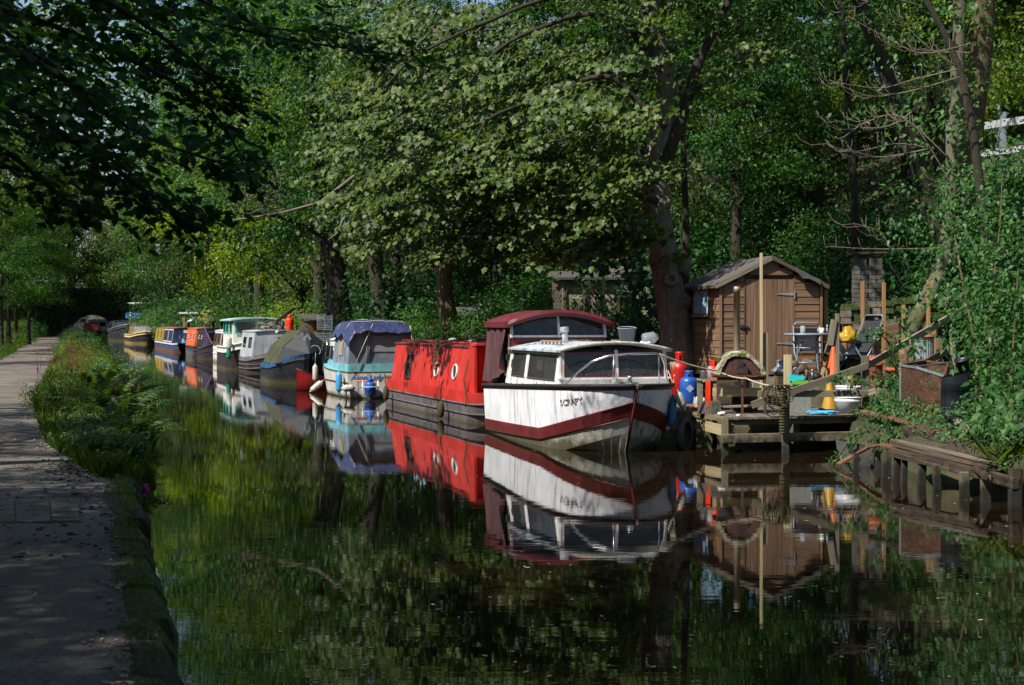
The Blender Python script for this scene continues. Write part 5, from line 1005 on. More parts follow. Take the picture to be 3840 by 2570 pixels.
def crumple(name, label, cat, c, r, mat, seed=0, n=.9):
    m = MB(); m.ball((0, 0, r[2] * .75), r, 16, 10); o = m.build(name, mat)
    for v in o.data.vertices:
        p = v.co; k = 1 + n * .45 * mnoise.noise(p * (2.2 / max(r)) + Vector((seed, seed * 2, 0))) + n * .22 * mnoise.noise(p * (6 / max(r)) + Vector((seed, 0, 0))); v.co = Vector((p.x * k, p.y * k, max(0.0, p.z * k)))
    tag(o, label, cat); o.location = c; return o
wplas = plain('white_bag', 'c9cac9', .35)
crumple('plastic_bag', 'crumpled white plastic bag beside the blue gas cylinder', 'bag', G(2622, 23.4, DZ), (.09, .08, .12), wplas, 2, 1.2)
crumple('paper_scrap', 'crumpled white paper on the jetty edge below the stove', 'paper', G(2706, 21.75, DZ), (.055, .05, .03), wplas, 4, 1.2)
crumple('paper_scrap', 'tiny white scrap on the jetty front edge right of the stove legs', 'paper', G(2768, 21.55, DZ), (.03, .02, .015), wplas, 7, 1.2)
crumple('dark_bag', 'dark grey plastic bag behind the mossy stove', 'bag', G(2722, 23.6, DZ + .55), (.14, .12, .2), pm('dark_bag_m', '2c333c', '424a55', 6, rough=.3, vary=0), 9); m = MB(); m.box((0, 0, .27), (.3, .3, .54)); put('wooden_stool', m, W_old, 'dark timber box carrying the dark grey plastic bag', 'box', G(2722, 23.6, DZ))
# white jug, grey steps, buckets
wj = thing('plastic_jug', 'white plastic jerrycan lying under the oven stand', 'jerrycan', G(2790, 22.75, DZ + .36)); m = MB(); m.box((0, 0, .07), (.24, .16, .14), taper=.9); m.lathe([(.025, 0), (.025, .04)], 8, (-.12, 0, .09), M=Matrix.Rotation(R(-90), 3, 'Y')); m.build('jug_body', wplas, wj); m = MB(); m.tube([(-.06, 0, .13), (-.05, 0, .17), (.05, 0, .17), (.07, 0, .13)], .014, 6); m.build('jug_handle', wplas, wj)
m = MB(); m.box((0, 0, .18), (.4, .25, .36)); put('storage_box', m, W_old, 'dark low crate under the oven stand carrying the white jerrycan', 'crate', G(2790, 22.85, DZ))
rackm = thing('slatted_rack', 'grey slatted rack leaning behind the stove legs', 'rack', G(2758, 23.3, DZ))
for k in range(8): m = MB(); m.bar((-.05 + k * .03, 0, .02 + k * .005), (.12 + k * .03, .15, .42), .014, .012); m.build('slat', galv, rackm)
m = MB(); m.bar((-.06, -.01, .03), (.17, -.01, .06), .012, .02); m.bar((.1, .15, .42), (.36, .15, .44), .012, .02); m.build('rack_frame', galv, rackm)
gbx = thing('storage_bin', 'cloudy grey plastic bin under the handrail below a turquoise dustpan', 'bin', G(2999, 22.6, DZ)); m = MB(); m.box((0, 0, .21), (.29, .3, .42), taper=1.06); m.build('bin_body', plain('cloudy_plastic', '6f7470', .5, c2='84897f'), gbx); m = MB(); m.box((0, 0, .43), (.33, .34, .025)); m.build('bin_rim', plain('bin_rim_m', '8d938a', .5), gbx)
tqp = plain('turquoise_plastic', '22b8bd', .35); m = MB(); m.prism([(-.11, 0, 0), (.11, .0, .02), (.13, .0, .07), (-.1, 0, .10)], (0, .2, 0)); put('dustpan', m, tqp, 'bright turquoise dustpan lying on the cloudy grey bin', 'dustpan', G(2990, 22.45, DZ + .50))
m = MB(); m.box((0, 0, .03), (.26, .2, .06), taper=.95); put('tray', m, plain('green_plastic', '5f9a38', .4), 'green tray under the turquoise dustpan', 'tray', G(2997, 22.5, DZ + .445))
m = MB(); m.lathe([(0, 0), (.06, 0), (.06, .13), (.03, .17), (.02, .2), (.035, .21), (.035, .25), (0, .26)], 14); put('spray_bottle', m, glassmat('cloudy_bottle', 'b9c6d2', .8, .1), 'cloudy white spray bottle behind the turquoise dustpan', 'bottle', G(2983, 23.6, .965))
# white tubs
for k, (z, r, h, lab) in enumerate(((DZ, .215, .26, 'wide white tub standing on the jetty, lower of the stacked pair'), (DZ + .272, .19, .15, 'white tub on top of the stacked pair by the jetty post'))):
    t_ = thing('white_tub', lab, 'tub', G(3182, 22.3, z), group=None); m = MB(); m.lathe([(0, 0), (r * .94, 0), (r, h * .7), (r * 1.03, h * .72), (r * 1.03, h * .82), (r, h * .84), (r * 1.01, h)], 26, cap=False); m.build('tub_body', pm('tub_white' + str(k), 'c6c9cb', 'd8dadb', 5, rough=.35, vary=0, spots='6a665a', spot_scale=34, spot_at=.68, bmp=.05), t_); m = MB(); m.lathe([(r * 1.06, h - .012), (r * 1.06, h + .008), (r * .9, h + .01), (0, h + .01)], 26, cap=False); m.build('tub_lid', plain('tub_lid' + str(k), 'd0d3d4', .35), t_)
# traffic cones
def cone(c, hgt, mat, label, band=True):
    t_ = thing('traffic_cone', label, 'cone', c); m = MB(); m.lathe([(hgt * .26, .03), (hgt * .24, .06), (hgt * .07, hgt * .97), (hgt * .06, hgt), (0, hgt)], 16, cap=False); m.build('cone_body', mat, t_); m = MB(); m.box((0, 0, .018), (hgt * .62, hgt * .62, .036), taper=.94); m.build('cone_base', mat if not band else plain('cone_base' + label[:3], '2d2a26', .7), t_)
cone(G(3112, 22.9, DZ), .52, pm('cone_yellow', '94700f', 'b38618', 5, rough=.45, vary=0), 'faded yellow traffic cone on the jetty behind the handrail'); cone(G(3126, 24.9, .965), .58, plain('cone_orange', 'b0440f', .55, c2='c05214'), 'orange traffic cone on the terrace beside the bar table')
# statues
clay = pm('carved_stone', '6f5b40', '93795a', 16, rough=.9, bmp=.5, vary=0, spots='4c4230', spot_scale=8)
def gargoyle(c, k, label, rz=0, plinth=True):
    t_ = thing('gargoyle_statue', label, 'statue', c, rz); m = MB(); b0 = .06 if plinth else 0
    if plinth: m.box((0, .02, .03), (.20 * 1, .24, .06), taper=.92)
    m.ball((0, .05, b0 + .10), (.085, .10, .10), 12, 8, .2); m.ball((0, -.01, b0 + .19), (.065, .06, .11), 12, 8, .2); m.ball((0, -.03, b0 + .335), (.052, .055, .055), 12, 8, .25); m.ball((0, -.085, b0 + .318), (.03, .03, .025), 8, 6)
    for sx in (-1, 1):
        m.tube([(sx * .04, -.03, b0 + .2), (sx * .045, -.07, b0 + .1), (sx * .042, -.085, b0 + .015), (sx * .042, -.12, b0 + .012)], [.024, .02, .018, .016], 8); m.ball((sx * .075, .03, b0 + .07), (.04, .075, .07), 10, 6); m.ball((sx * .078, -.06, b0 + .02), (.025, .05, .02), 8, 5); m.lathe([(.022, 0), (.012, .035), (0, .065)], 8, (sx * .036, -.02, b0 + .37)); m.ball((sx * .025, -.078, b0 + .345), .009, 6, 4)
        m.loft([[Vector((sx * .05, .06, b0 + .24)), Vector((sx * .06, .07, b0 + .12))], [Vector((sx * .10, .11, b0 + .26)), Vector((sx * .12, .12, b0 + .10))]])
    m.tube([(.03, .14, b0 + .04), (.11, .12, b0 + .05), (.13, .02, b0 + .04)], [.02, .016, .01], 6); o = m.build('carving', clay, t_); o.scale = (k, k, k); return t_
gargoyle(G(3093, 24.8, .965), .68, 'slim seated cat gargoyle on the terrace beside the bar table', R(-10)); gargoyle(G(3194, 22.3, DZ + .44), .60, 'squat gargoyle statue sitting on the white tubs', R(15))
el = thing('elephant_statue', 'brown elephant statue with raised trunk under the bar table', 'statue', G(3005, 24.9, .965)); m = MB(); m.ball((0, 0, .19), (.13, .09, .10), 14, 8, .15); m.ball((-.13, 0, .27), (.075, .065, .08), 12, 8, .15); m.tube([(-.18, 0, .25), (-.23, 0, .24), (-.26, 0, .29), (-.25, 0, .35)], [.03, .024, .018, .012], 8)
for x_ in (-.08, .08):
    for y_ in (-.05, .05): m.tube([(x_, y_, .18), (x_, y_, .08), (x_, y_, 0)], [.042, .034, .036], 8)
for y_ in (-.065, .065): m.ball((-.10, y_, .27), (.05, .012, .065), 8, 6)
m.build('carving', pm('elephant_brown', '3a2c20', '5a4633', 10, vary=0, rough=.6), el)
m = MB(); m.lathe([(0, 0), (.04, .0), (.075, .05), (.078, .08), (.06, .11), (.066, .12), (.05, .12), (0, .115)], 14); m.tube([(.06 * math.cos(a), 0, .115 + .06 * math.sin(a)) for a in np.linspace(0, math.pi, 8)], .005, 5); put('cauldron', m, steel_dark, 'small black cauldron on the terrace edge beside the cat gargoyle', 'cauldron', G(3062, 24.75, .965))
m = MB(); m.lathe([(0, 0), (.034, 0), (.034, .1), (.02, .13), (.02, .15), (.026, .15), (.026, .18), (0, .185)], 12); put('metal_bottle', m, galv, 'small metal bottle behind the black cauldron', 'bottle', G(3046, 24.9, .965))
# lantern
ln = thing('copper_lantern', 'large copper and glass lantern with domed metal cap near the shed door', 'lantern', G(2926, 24.3, DZ + .05)); cop = pm('aged_copper', '4a2f1f', '7a5236', 6, rough=.5, metal=.4, vary=0)
m = MB(); m.lathe([(.115, 0), (.12, .02), (.12, .08), (.105, .09)], 16); m.build('lantern_base', cop, ln); m = MB(); m.lathe([(.10, .09), (.10, .52)], 16, cap=False); m.build('lantern_glass', glassmat('lantern_glass_m', '7a5a40', .55, .3, .1), ln)
for k in range(4): m = MB(); a = k * math.pi / 2 + .4; m.tube([(.105 * math.cos(a), .105 * math.sin(a), .08), (.105 * math.cos(a), .105 * math.sin(a), .54)], .008, 6); m.build('upright', cop, ln)
m = MB(); m.lathe([(.125, .52), (.16, .53), (.155, .56), (.08, .62), (.065, .63), (.065, .72), (.075, .73), (0, .74)], 18, cap=False); m.build('lantern_cap', galv, ln); m = MB(); m.lathe([(.03, .1), (.03, .3), (0, .3)], 10); m.build('candle', white_trim, ln)
gp = MB(); gp.box((0, 0, .2), (.16, .03, .4)); put('leaning_panel', gp, plain('grey_panel', '5f646c', .5), 'plain grey panel leaning between the rough post and the lantern', 'panel', G(2889, 24.7, DZ + .05)).rotation_euler = (R(-6), 0, 0)
# bar table and chairs
alu = plain('grey_powder_tube', '7f8894', .4, .35)
bt = thing('bar_table', 'round grey metal bar table with curved tube legs before the shed', 'table', G(3026, 25.3, .962)); m = MB(); m.lathe([(0, .78), (.39, .78), (.405, .79), (.405, .81), (.39, .82), (0, .82)], 28, cap=False); m.build('table_top', plain('table_grey', '76808c', .35), bt)
for k in range(4):
    a = k * math.pi / 2 + R(35); m = MB(); ca, sa = math.cos(a), math.sin(a); m.tube([(ca * r_, sa * r_, z_) for r_, z_ in ((.30, .79), (.24, .70), (.24, .40), (.26, .22), (.33, 0))], .016, 8); m.build('leg', alu, bt)
for z_ in (.56, .30): m = MB(); m.tube([(.245 * math.cos(a), .245 * math.sin(a), z_) for a in np.linspace(0, 2 * math.pi, 20, endpoint=False)], .012, 6, closed=True); m.build('ring_rail', alu, bt)
mz = .962 + .822
mg = thing('mug', 'pale green patterned mug on the bar table', 'mug', G(3082, 25.15, mz)); m = MB(); m.lathe([(0, 0), (.036, 0), (.04, .01), (.041, .095), (.037, .095), (.036, .01), (0, .008)], 16, cap=False); m.build('mug_body', pm('mug_glaze', 'c3cdb8', 'd0d8c6', 10, rough=.25, vary=0, spots='2d5a4a', spot_scale=40, spot_at=.6), mg); m = MB(); m.tube([(-.04, 0, .08), (-.07, 0, .075), (-.075, 0, .04), (-.04, 0, .02)], .007, 6); m.build('mug_handle', pm('mug_glaze_plain', 'c3cdb8', 'd0d8c6', 10, vary=0), mg)
m = MB(); m.lathe([(0, 0), (.04, 0), (.045, .01), (.045, .11), (.042, .13), (.038, .13), (.04, .1), (.04, .012)], 14, cap=False); put('glass_jar', m, jar_pl, 'tall clear glass jar on the left of the bar table', 'jar', G(3010, 25.2, mz))
m = MB(); m.lathe([(0, 0), (.025, 0), (.022, .08), (.012, .1), (.02, .12), (.008, .15), (0, .155)], 12); put('pepper_mill', m, galv, 'small metal table lighter at the bar table edge', 'lighter', G(3102, 25.2, mz))
m = MB(); m.box((0, 0, .01), (.16, .12, .02)); m.box((.02, .0, .03), (.14, .11, .02), Matrix.Rotation(R(12), 3, 'Y')); put('magazines', m, pm('magazine_m', '7a4a28', 'a89a88', 9, vary=0), 'loose magazines on the lower ring of the bar table', 'magazines', G(3025, 25.2, .962 + .315))
m = MB(); m.box((0, 0, .01), (.15, .03, .025), Matrix.Rotation(R(-20), 3, 'Y')); put('turquoise_brush', m, tqp, 'turquoise handled brush resting inside the bar table legs', 'brush', G(3060, 25.2, .962 + .335))
dark_sling = pm('black_sling', '15181d', '23272e', 30, rough=.8, vary=0)
def chair(c, rz, label, recl=12, tall=.62):
    t_ = thing('folding_chair', label, 'chair', c, rz); a = R(recl)
    for sx in (-.25, .25):
        m = MB(); m.tube([(sx, -.26, 0), (sx, .18, .46), (sx, .18 + math.sin(a) * tall, .46 + tall * math.cos(a))], .014, 6); m.build('side_frame', alu, t_); m = MB(); m.tube([(sx, .30, 0), (sx, -.2, .64)], .014, 6); m.build('leg', alu, t_)
        m = MB(); m.bar((sx, -.26, .65), (sx, .26, .66), .05, .02); m.build('armrest', steel_dark, t_)
    p1 = Vector((0, .18, .46)); p2 = Vector((0, .18 + math.sin(a) * tall, .46 + tall * math.cos(a)))
    m = MB(); m.tube([p2 + Vector((-.25, 0, 0)), p2 + Vector((-.2, .0, .05)), p2 + Vector((.2, .0, .05)), p2 + Vector((.25, 0, 0))], .014, 6); m.build('top_rail', alu, t_)
    m = MB(); m.loft([[p1 + Vector((x_, .0, .02)), p1.lerp(p2, .5) + Vector((x_, .03, 0)), p2 + Vector((x_, 0, -.05))] for x_ in (-.23, 0, .23)]); m.loft([[p1 + Vector((x_, .012, .02)), p1.lerp(p2, .5) + Vector((x_, .042, 0)), p2 + Vector((x_, .012, -.05))] for x_ in (-.23, 0, .23)], flip=True); m.build('back_sling', dark_sling, t_)
    m = MB(); m.box((0, -.02, .44), (.46, .44, .015)); m.build('seat', dark_sling, t_); m = MB(); m.tube([(-.25, .25, .07), (.25, .25, .07)], .012, 6); m.tube([(-.25, -.22, .05), (.25, -.22, .05)], .012, 6); m.build('stretcher', alu, t_); return t_
chair(G(3040, 26.05, .962), R(8), 'grey framed folding chair behind the bar table with its back to the shed', 6, .50); chair(G(3195, 25.4, .962), R(-62), 'reclined grey folding chair with black sling piled with bags', 28, .72)
crumple('yellow_bag', 'crumpled yellow plastic bag on the reclined chair', 'bag', G(3178, 25.55, 1.62), (.17, .14, .14), pm('yellow_bag_m', '8a6a14', 'b8942a', 5, rough=.35, vary=0), 12, 1.1)
crumple('blue_plastic_sheet', 'crumpled pale blue plastic sheet stuffed beside the reclined chair', 'sheet', G(3222, 25.7, 1.28), (.24, .16, .16), pm('blue_sheet_m', '47606e', '7a98a6', 6, rough=.25, vary=0), 15, 1.2); m = MB(); m.box((0, 0, .16), (.6, .4, .32)); put('black_crate', m, plain('black_crate_m', '16171b', .6), 'black crate under the pale blue plastic sheet', 'crate', G(3222, 25.75, .962))
crumple('dark_cushion', 'dark navy cushion behind the slim post and bar table', 'cushion', G(3135, 25.9, .962), (.24, .2, .32), pm('navy_cloth', '0f1218', '1c212a', 6, vary=0), 18, .7)
m = MB(); m.box((0, 0, .2), (.22, .16, .4)); m.box((.0, -.082, .25), (.12, .006, .16)); put('yellow_sack', m, pm('yellow_sack_m', '7a5c10', '9c7a1c', 5, vary=0, spots='1e1a10', spot_scale=12, spot_at=.58), 'yellow printed sack standing behind the orange cone', 'sack', G(3110, 25.6, .962))
# right-hand clutter
terra = pm('terracotta', '8a3f26', 'a85536', 6, rough=.8, vary=0, spots='5c2f20', spot_scale=9, spot_at=.64)
inc = thing('garden_incinerator', 'rust red ribbed garden incinerator with domed lid and chimney', 'incinerator', G(3272, 23.4, .87)); rr_ = []
m = MB(); m.lathe([(.13, 0), (.165, .02), (.172, .40), (.18, .41)], 8, smooth=False); m.build('bin_body', pm('incinerator_red', '5c2a1e', '7c3c2a', 8, rough=.8, vary=0, spots='3a2019', spot_scale=12), inc); m = MB(); m.lathe([(.185, .40), (.185, .425), (.14, .46), (.06, .475), (.055, .56), (.045, .56), (.04, .47)], 18, cap=False); m.build('bin_lid', terra, inc)
for q_ in ((.0, .28), (.05, .14), (-.08, .2)): m = MB(); m.lathe([(.012, -.004), (.012, .004)], 8, (q_[0], -.172 + abs(q_[0]) * .3, q_[1]), M=Matrix.Rotation(R(90), 3, 'X')); m.build('air_hole', steel_dark, inc)
m = MB(); m.box((0, 0, .16), (.5, .4, .32)); put('stone_plinth', m, stone, 'low stone plinth under the rust red incinerator', 'plinth', G(3272, 23.4, .55))
pot = thing('plant_pot', 'large terracotta flower pot with leafy plant beside the incinerator', 'plant pot', G(3356, 23.3, .93)); m = MB(); m.lathe([(0, 0), (.10, 0), (.145, .24), (.16, .245), (.165, .30), (.145, .30), (.135, .25), (0, .25)], 20, cap=False); m.build('pot', terra, pot)
db = thing('ribbed_dustbin', 'ribbed galvanised dustbin with conical copper lid on the steps', 'dustbin', G(3465, 25.2, 1.33)); m = MB(); prof = []
vs_ = []; 
for k in range(48): a = 2 * math.pi * k / 48; q_ = .165 + (.006 if k % 2 else -.004); vs_.append((q_ * math.cos(a), q_ * math.sin(a)))
m.loft([[Vector((x_, y_, z_)) for x_, y_ in vs_ + vs_[:1]] for z_ in (0, .36)], smooth=False); m.lathe([(.175, .35), (.175, .38), (.165, .38)], 24, cap=False); m.build('bin_body', galv, db); m = MB(); m.lathe([(.2, .38), (.2, .40), (.05, .50), (0, .505)], 20); m.build('bin_lid', pm('copper_lid', '8a4a34', 'a8624a', 6, vary=0, rough=.5), db)
m = MB(); m.box((0, 0, .2), (.55, .5, .42)); put('stone_plinth', m, stone, 'rough stone step under the ribbed dustbin', 'step', G(3465, 25.2, .91))
# cut stump
m = MB(); pts = [G(3425, 21.6, .70), G(3415, 21.6, 1.0), G(3398, 21.6, 1.25), G(3388, 21.6, 1.45), G(3384, 21.6, 1.56)]; m.tube(pts, [.09, .075, .07, .075, .055], 9); m.tube([pts[3], pts[3] + Vector((.10, .05, .14))], [.05, .04], 8); m.tube([pts[2], pts[2] + Vector((-.1, -.03, .1))], [.045, .03], 7)
ostump = tag(m.build('cut_stump', pm('stump_bark', '4a3a2a', '7c6648', 18, rough=.95, bmp=1.0, bdist=.03, vary=0, spots='2e2419', spot_scale=12, spot_at=.55)), 'pollarded broken stump between the terracotta pot and mesh cage', 'stump')
# rusty mesh cage
cg = thing('mesh_cage', 'open rusty mesh cage with pale angle iron frame on the bank', 'cage', G(3440, 20.2, .5)); meshm, nt, b, tc = newmat('rusty_mesh'); b.inputs['Roughness'].default_value = .9
f = noise_n(nt, tc.outputs['Object'], 7); nt.links.new(ramp(nt, f, [(.3, C('2e1c12')), (.7, C('5c3a24'))]), b.inputs['Base Color']); ck = nt.nodes.new('ShaderNodeTexVoronoi'); ck.inputs['Scale'].default_value = 70; nt.links.new(tc.outputs['Object'], ck.inputs['Vector'])
nt.links.new(ramp(nt, ck.outputs['Distance'], [(.36, (.0, .0, .0, 1)), (.46, (1, 1, 1, 1))]), b.inputs['Alpha'])
cgp = {'a': (3377, 20.5), 'b': (3438, 20.0), 'c': (3540, 19.5), 'd': (3556, 20.9), 'e': (3470, 21.3)}; cgt = {'a': 1.35, 'b': 1.33, 'c': 1.23, 'd': 1.36, 'e': 1.39}; c0_ = cg.location.copy()
for p_, q_ in ('ab', 'bc', 'cd', 'de', 'ea'):
    A_, B_ = G(*cgp[p_], .45) - c0_, G(*cgp[q_], .45) - c0_; T1, T2 = G(*cgp[p_], cgt[p_]) - c0_, G(*cgp[q_], cgt[q_]) - c0_
    m = MB(); m.add([A_, B_, T2, T1], [(0, 1, 2, 3)]); m.build('mesh_panel', meshm, cg); m = MB(); m.bar(T1, T2, .03, .03); m.build('top_rail', galv if p_ in 'ab' else rusty, cg)
for p_ in 'abcde': m = MB(); m.bar(G(*cgp[p_], .42) - c0_, G(*cgp[p_], cgt[p_] + .012) - c0_, .026, .026); m.build('corner_post', galv if p_ in 'ac' else rusty, cg)
m = MB(); m.bar(G(3438, 20.0, 1.345) - c0_, G(3556, 20.9, 1.375) - c0_, .03, .02); m.build('cross_rail', galv, cg)
# tall black sack and pot
bsk = thing('black_bin_sack', 'tall dark blue black plastic sack standing beside the mesh cage', 'sack', G(3590, 18.9, .38)); rows = []; sackm = pm('black_sack_m', '10141b', '1d232c', 4, rough=.38, vary=0, bmp=.4, bdist=.03)
for i in range(9):
    k = i / 8; rows.append([Vector((.20 * math.cos(a) * (1 + .10 * math.sin(5 * a + k * 2) + (.1 if abs(math.cos(a)) > .6 else 0)) * (1 - .05 * k), .15 * math.sin(a) * (1 + .08 * math.sin(4 * a - k * 3)), .90 * k + (.05 * math.cos(a) if i == 8 else 0))) for a in np.linspace(0, 2 * math.pi, 25)])
m = MB(); m.loft(rows, smooth=True); m.add(rows[-3][:-1], [tuple(range(24))]); m.build('sack_body', sackm, bsk); label_text('IN', (.175, -.125, .30), (.3, .35, .0), (0, 0, 1), .13, plain('sack_print', '3f4f5c', .5), bsk)
pt_ = thing('black_plant_pot', 'black plastic plant pot tipped over on the dark sack', 'plant pot', G(3618, 18.9, 1.29)); pt_.rotation_euler = (R(8), R(-16), 0); m = MB(); m.lathe([(0, 0), (.065, 0), (.09, .17), (.10, .175), (.10, .2), (.088, .2), (.08, .17), (0, .03)], 18, cap=False); m.build('pot', plain('black_plastic', '14171c', .45, c2='20242a'), pt_)
# leaning pallet lid
pl = thing('pallet_lid', 'weathered slatted wooden panel leaning on the bank beside the dark sack', 'panel', G(3640, 17.6, .46)); pa, pb = Vector((.30, -.1, -.05)).normalized(), Vector((.28, .35, -.62)).normalized()
for k in range(7): c_ = Vector((-.14 + .05 * k, 0, .16)) + pl.location; beam('slat', c_ + Vector((.0, .1, .10)) + Vector((0, 0, .04 - .008 * k)), c_ + Vector((.17, -.05, -.25)), .042, .016, W_grey, pl)
beam('cleat', Vector((-.18, .06, .24)) + pl.location, Vector((.24, .06, .36)) + pl.location if False else Vector((.2, .1, .30)) + pl.location, .04, .03, W_grey, pl); beam('cleat', Vector((-.02, -.05, .02)) + pl.location, Vector((.34, -.02, .08)) + pl.location, .04, .03, W_grey, pl)
lone('rusty_board', 'long red brown board sloping down across the bank below the mesh cage', 'board', G(3240, 20.8, .665), G(3735, 17.3, .46), .12, .035, W_rust, (0, 0, 1))
# ================================================================== OLD TIMBER PILING
pil = thing('timber_piling', 'row of rotten timber piles and wale beams along the bank in front', 'piling', P(3560, 1840))
for px, yb, yt, w in ((3201, 1763, 1708, .10), (3315, 1791, 1702, .13), (3352, 1798, 1705, .12), (3385, 1805, 1722, .10), (3445, 1819, 1735, .12), (3526, 1838, 1756, .12), (3624, 1861, 1780, .12), (3695, 1882, 1792, .12), (3800, 1898, 1770, .16), (3290, 1760, 1700, .1)):
    b_ = P(px, yb); t__ = G(px + random.uniform(-14, 14), b_.y + random.uniform(-.04, .04), CH - (yt - HY) / F * b_.y + .03); b_.z = -.6; beam('pile', b_, t__, w * random.uniform(.6, .85), w * .7, W_old if random.random() < .6 else W_dock, pil, (0, 1, 0), .012)
A_, B_ = P(3352, 1798), P(3795, 1896)
def along(k, off, z): v = A_.lerp(B_, k) + Vector((.02, off, 0)); v.z = z; return v
beam('wale_beam', along(-.03, -.09, .34), along(.5, -.09, .30), .08, .115, W_old, pil, jit=.006); beam('wale_beam', along(.5, -.085, .30), along(1.0, -.085, .25), .08, .12, W_old, pil, jit=.008)
for off, z, k0, k1 in ((.02, .42, 0, .93), (.14, .45, .02, .9), (.27, .47, .04, .95), (.40, .46, .1, 1.0)): beam('top_plank', along(k0, off + random.uniform(-.02, .02), z + random.uniform(-.015, .02)), along(k1 - random.uniform(0, .12), off + random.uniform(-.05, .05), z - .07), .10, .028, W_old if off < .2 else W_deck, pil, jit=.014)
m = MB(); g = [[along(k, -.135 - .004 * math.sin(k * 40), .41 - .05 * k - dz * (1 + .3 * math.sin(k * 23))) for dz in (0, .03, .06)] for k in np.linspace(-.02, .66, 26)]; m.loft(g); o = m.build('rubber_strip', pm('roof_strip', '17171a', '2a2a2c', 9, vary=0), pil); o.location = -pil.location
curve = [P(3143, 1742, .05), G(3200, 19.2, .16), G(3262, 19.0, .30), G(3310, 18.6, .36), G(3356, 18.2, .36)]
m = MB()
for a, b_ in zip(curve, curve[1:]): m.bar(a, b_, .10, .028)
tag(m.build('bent_plank', W_rust), 'bent plank curving down from the piling into the water', 'plank')
m = MB(); m.tube([P(3705, 1790, .3) + Vector((0, .1, 0)), G(3560, 18.4, .45), G(3460, 18.9, .50), G(3405, 19.2, .50)], [.04, .09, .12, .09], 9); o = tag(m.build('rotten_log', pm('rotten_log_m', '241a12', '4a3626', 14, (1, 1, 1), .95, bmp=1, bdist=.04, vary=0)), 'rotten crumbling log lying on the bank behind the piling', 'log')
m = MB(); g = [[G(3160 + 60 * i, 19.7 - .25 * i + .1 * math.sin(i * 2), .0 + .30 * j / 3 * (1 + .3 * math.sin(i * 3)) + .03 * math.sin(i * 5 + j * 2)) + Vector((.03 * math.sin(j * 3 + i), .16 * j, 0)) for j in range(4)] for i in range(3)]; m.loft(g, smooth=True); tag(m.build('ground_sheeting', pm('grey_felt_sheet', '1e1d1b', '33322f', 8, vary=0, bmp=.6)), 'ragged grey felt sheeting draped over the end of the bank', 'sheeting')
# tyre, mooring rope, coil
ty = thing('tyre_fender', 'worn black motorcycle tyre hanging at the jetty corner in the water', 'tyre', G(2566, 22.0, .22)); m = MB(); Rt = Matrix.Rotation(R(66), 3, 'Z') @ Matrix.Rotation(R(90), 3, 'X')
prof = [(.20, -.05), (.245, -.062), (.285, -.045), (.298, 0), (.285, .045), (.245, .062), (.20, .05), (.212, .04), (.25, .045), (.27, 0), (.25, -.045), (.212, -.04), (.20, -.05)]; m.lathe(prof, 30, M=Rt, cap=False); m.build('tyre_carcass', pm('tyre_rubber', '1a1a1b', '343433', 9, rough=.7, vary=0, algae='2a281a', algae_top=.15), ty)
for k in range(20): a = 2 * math.pi * k / 20; m = MB(Rt.to_4x4()); m.box((.296 * math.cos(a), .296 * math.sin(a), .0), (.012, .07, .012), Matrix.Rotation(a, 3, 'Z') @ Matrix.Rotation(R(25), 3, 'X')); m.build('tread_block', black_rubber, ty)
m = MB(); m.tube([(0, 0, .27), (.06, .1, .36), (.14, .3, .40)], .022, 7); m.tube([(.02, 0, .27), (.08, .12, .35), (.16, .32, .38)], .02, 7); m.build('hanging_rope', rope_dark, ty)
m = MB(); pA, pB, pC = mw @ Vector((.26, -.1, 1.50)), G(2703, 22.4, 1.18), G(2920, 22.0, 1.02); m.tube(rope([pA, mw @ Vector((.36, -.5, 1.49))], 0, 3), .011, 6); m.tube(rope([mw @ Vector((.36, -.5, 1.49)), G(2690, 22.2, 1.21)], 0, 10, .03), .013, 7); m.tube(rope([G(2690, 22.2, 1.21), G(2800, 21.95, 1.10), G(2930, 21.35, 1.0)], 0, 10, .03), .013, 7)
for k in range(7): q_ = G(2515 + k * 3, 21.9, 1.36); m.tube([q_, q_ - Vector((.0, 0, random.uniform(.08, .2)))], .004, 4)
tag(m.build('mooring_rope', rope_mat), 'pale mooring rope stretched from the cruiser bow rail over the stove to the jetty post', 'rope')
m = MB(); cx = G(2922, 21.2, .92)
for k in range(13):
    w_, h_ = random.uniform(.05, .20), random.uniform(.2, .5); ox = random.uniform(-.08, .12)
    m.tube([cx + Vector((ox + w_ * math.cos(a) + .03 * math.sin(2 * a + k), -.03 - .006 * k + .02 * math.sin(3 * a), .12 - h_ * .5 + h_ * .5 * math.sin(a))) for a in np.linspace(0, 2 * math.pi, 18, endpoint=False)], .008, 6, closed=True)
tag(m.build('rope_coil', rope_dark), 'loose coils of dark rope hung on the middle jetty post', 'rope')
m = MB()
for k in range(16): z = .95 - k * .042; m.lathe([(.035, -.02), (.052, -.006), (.052, .008), (.035, .02)], 10, G(2934, 21.15, z) + Vector((0, 0, 0)), cap=False)
tag(m.build('chain_plait', rope_dark), 'thick plaited rope hanging down the middle jetty post', 'rope')
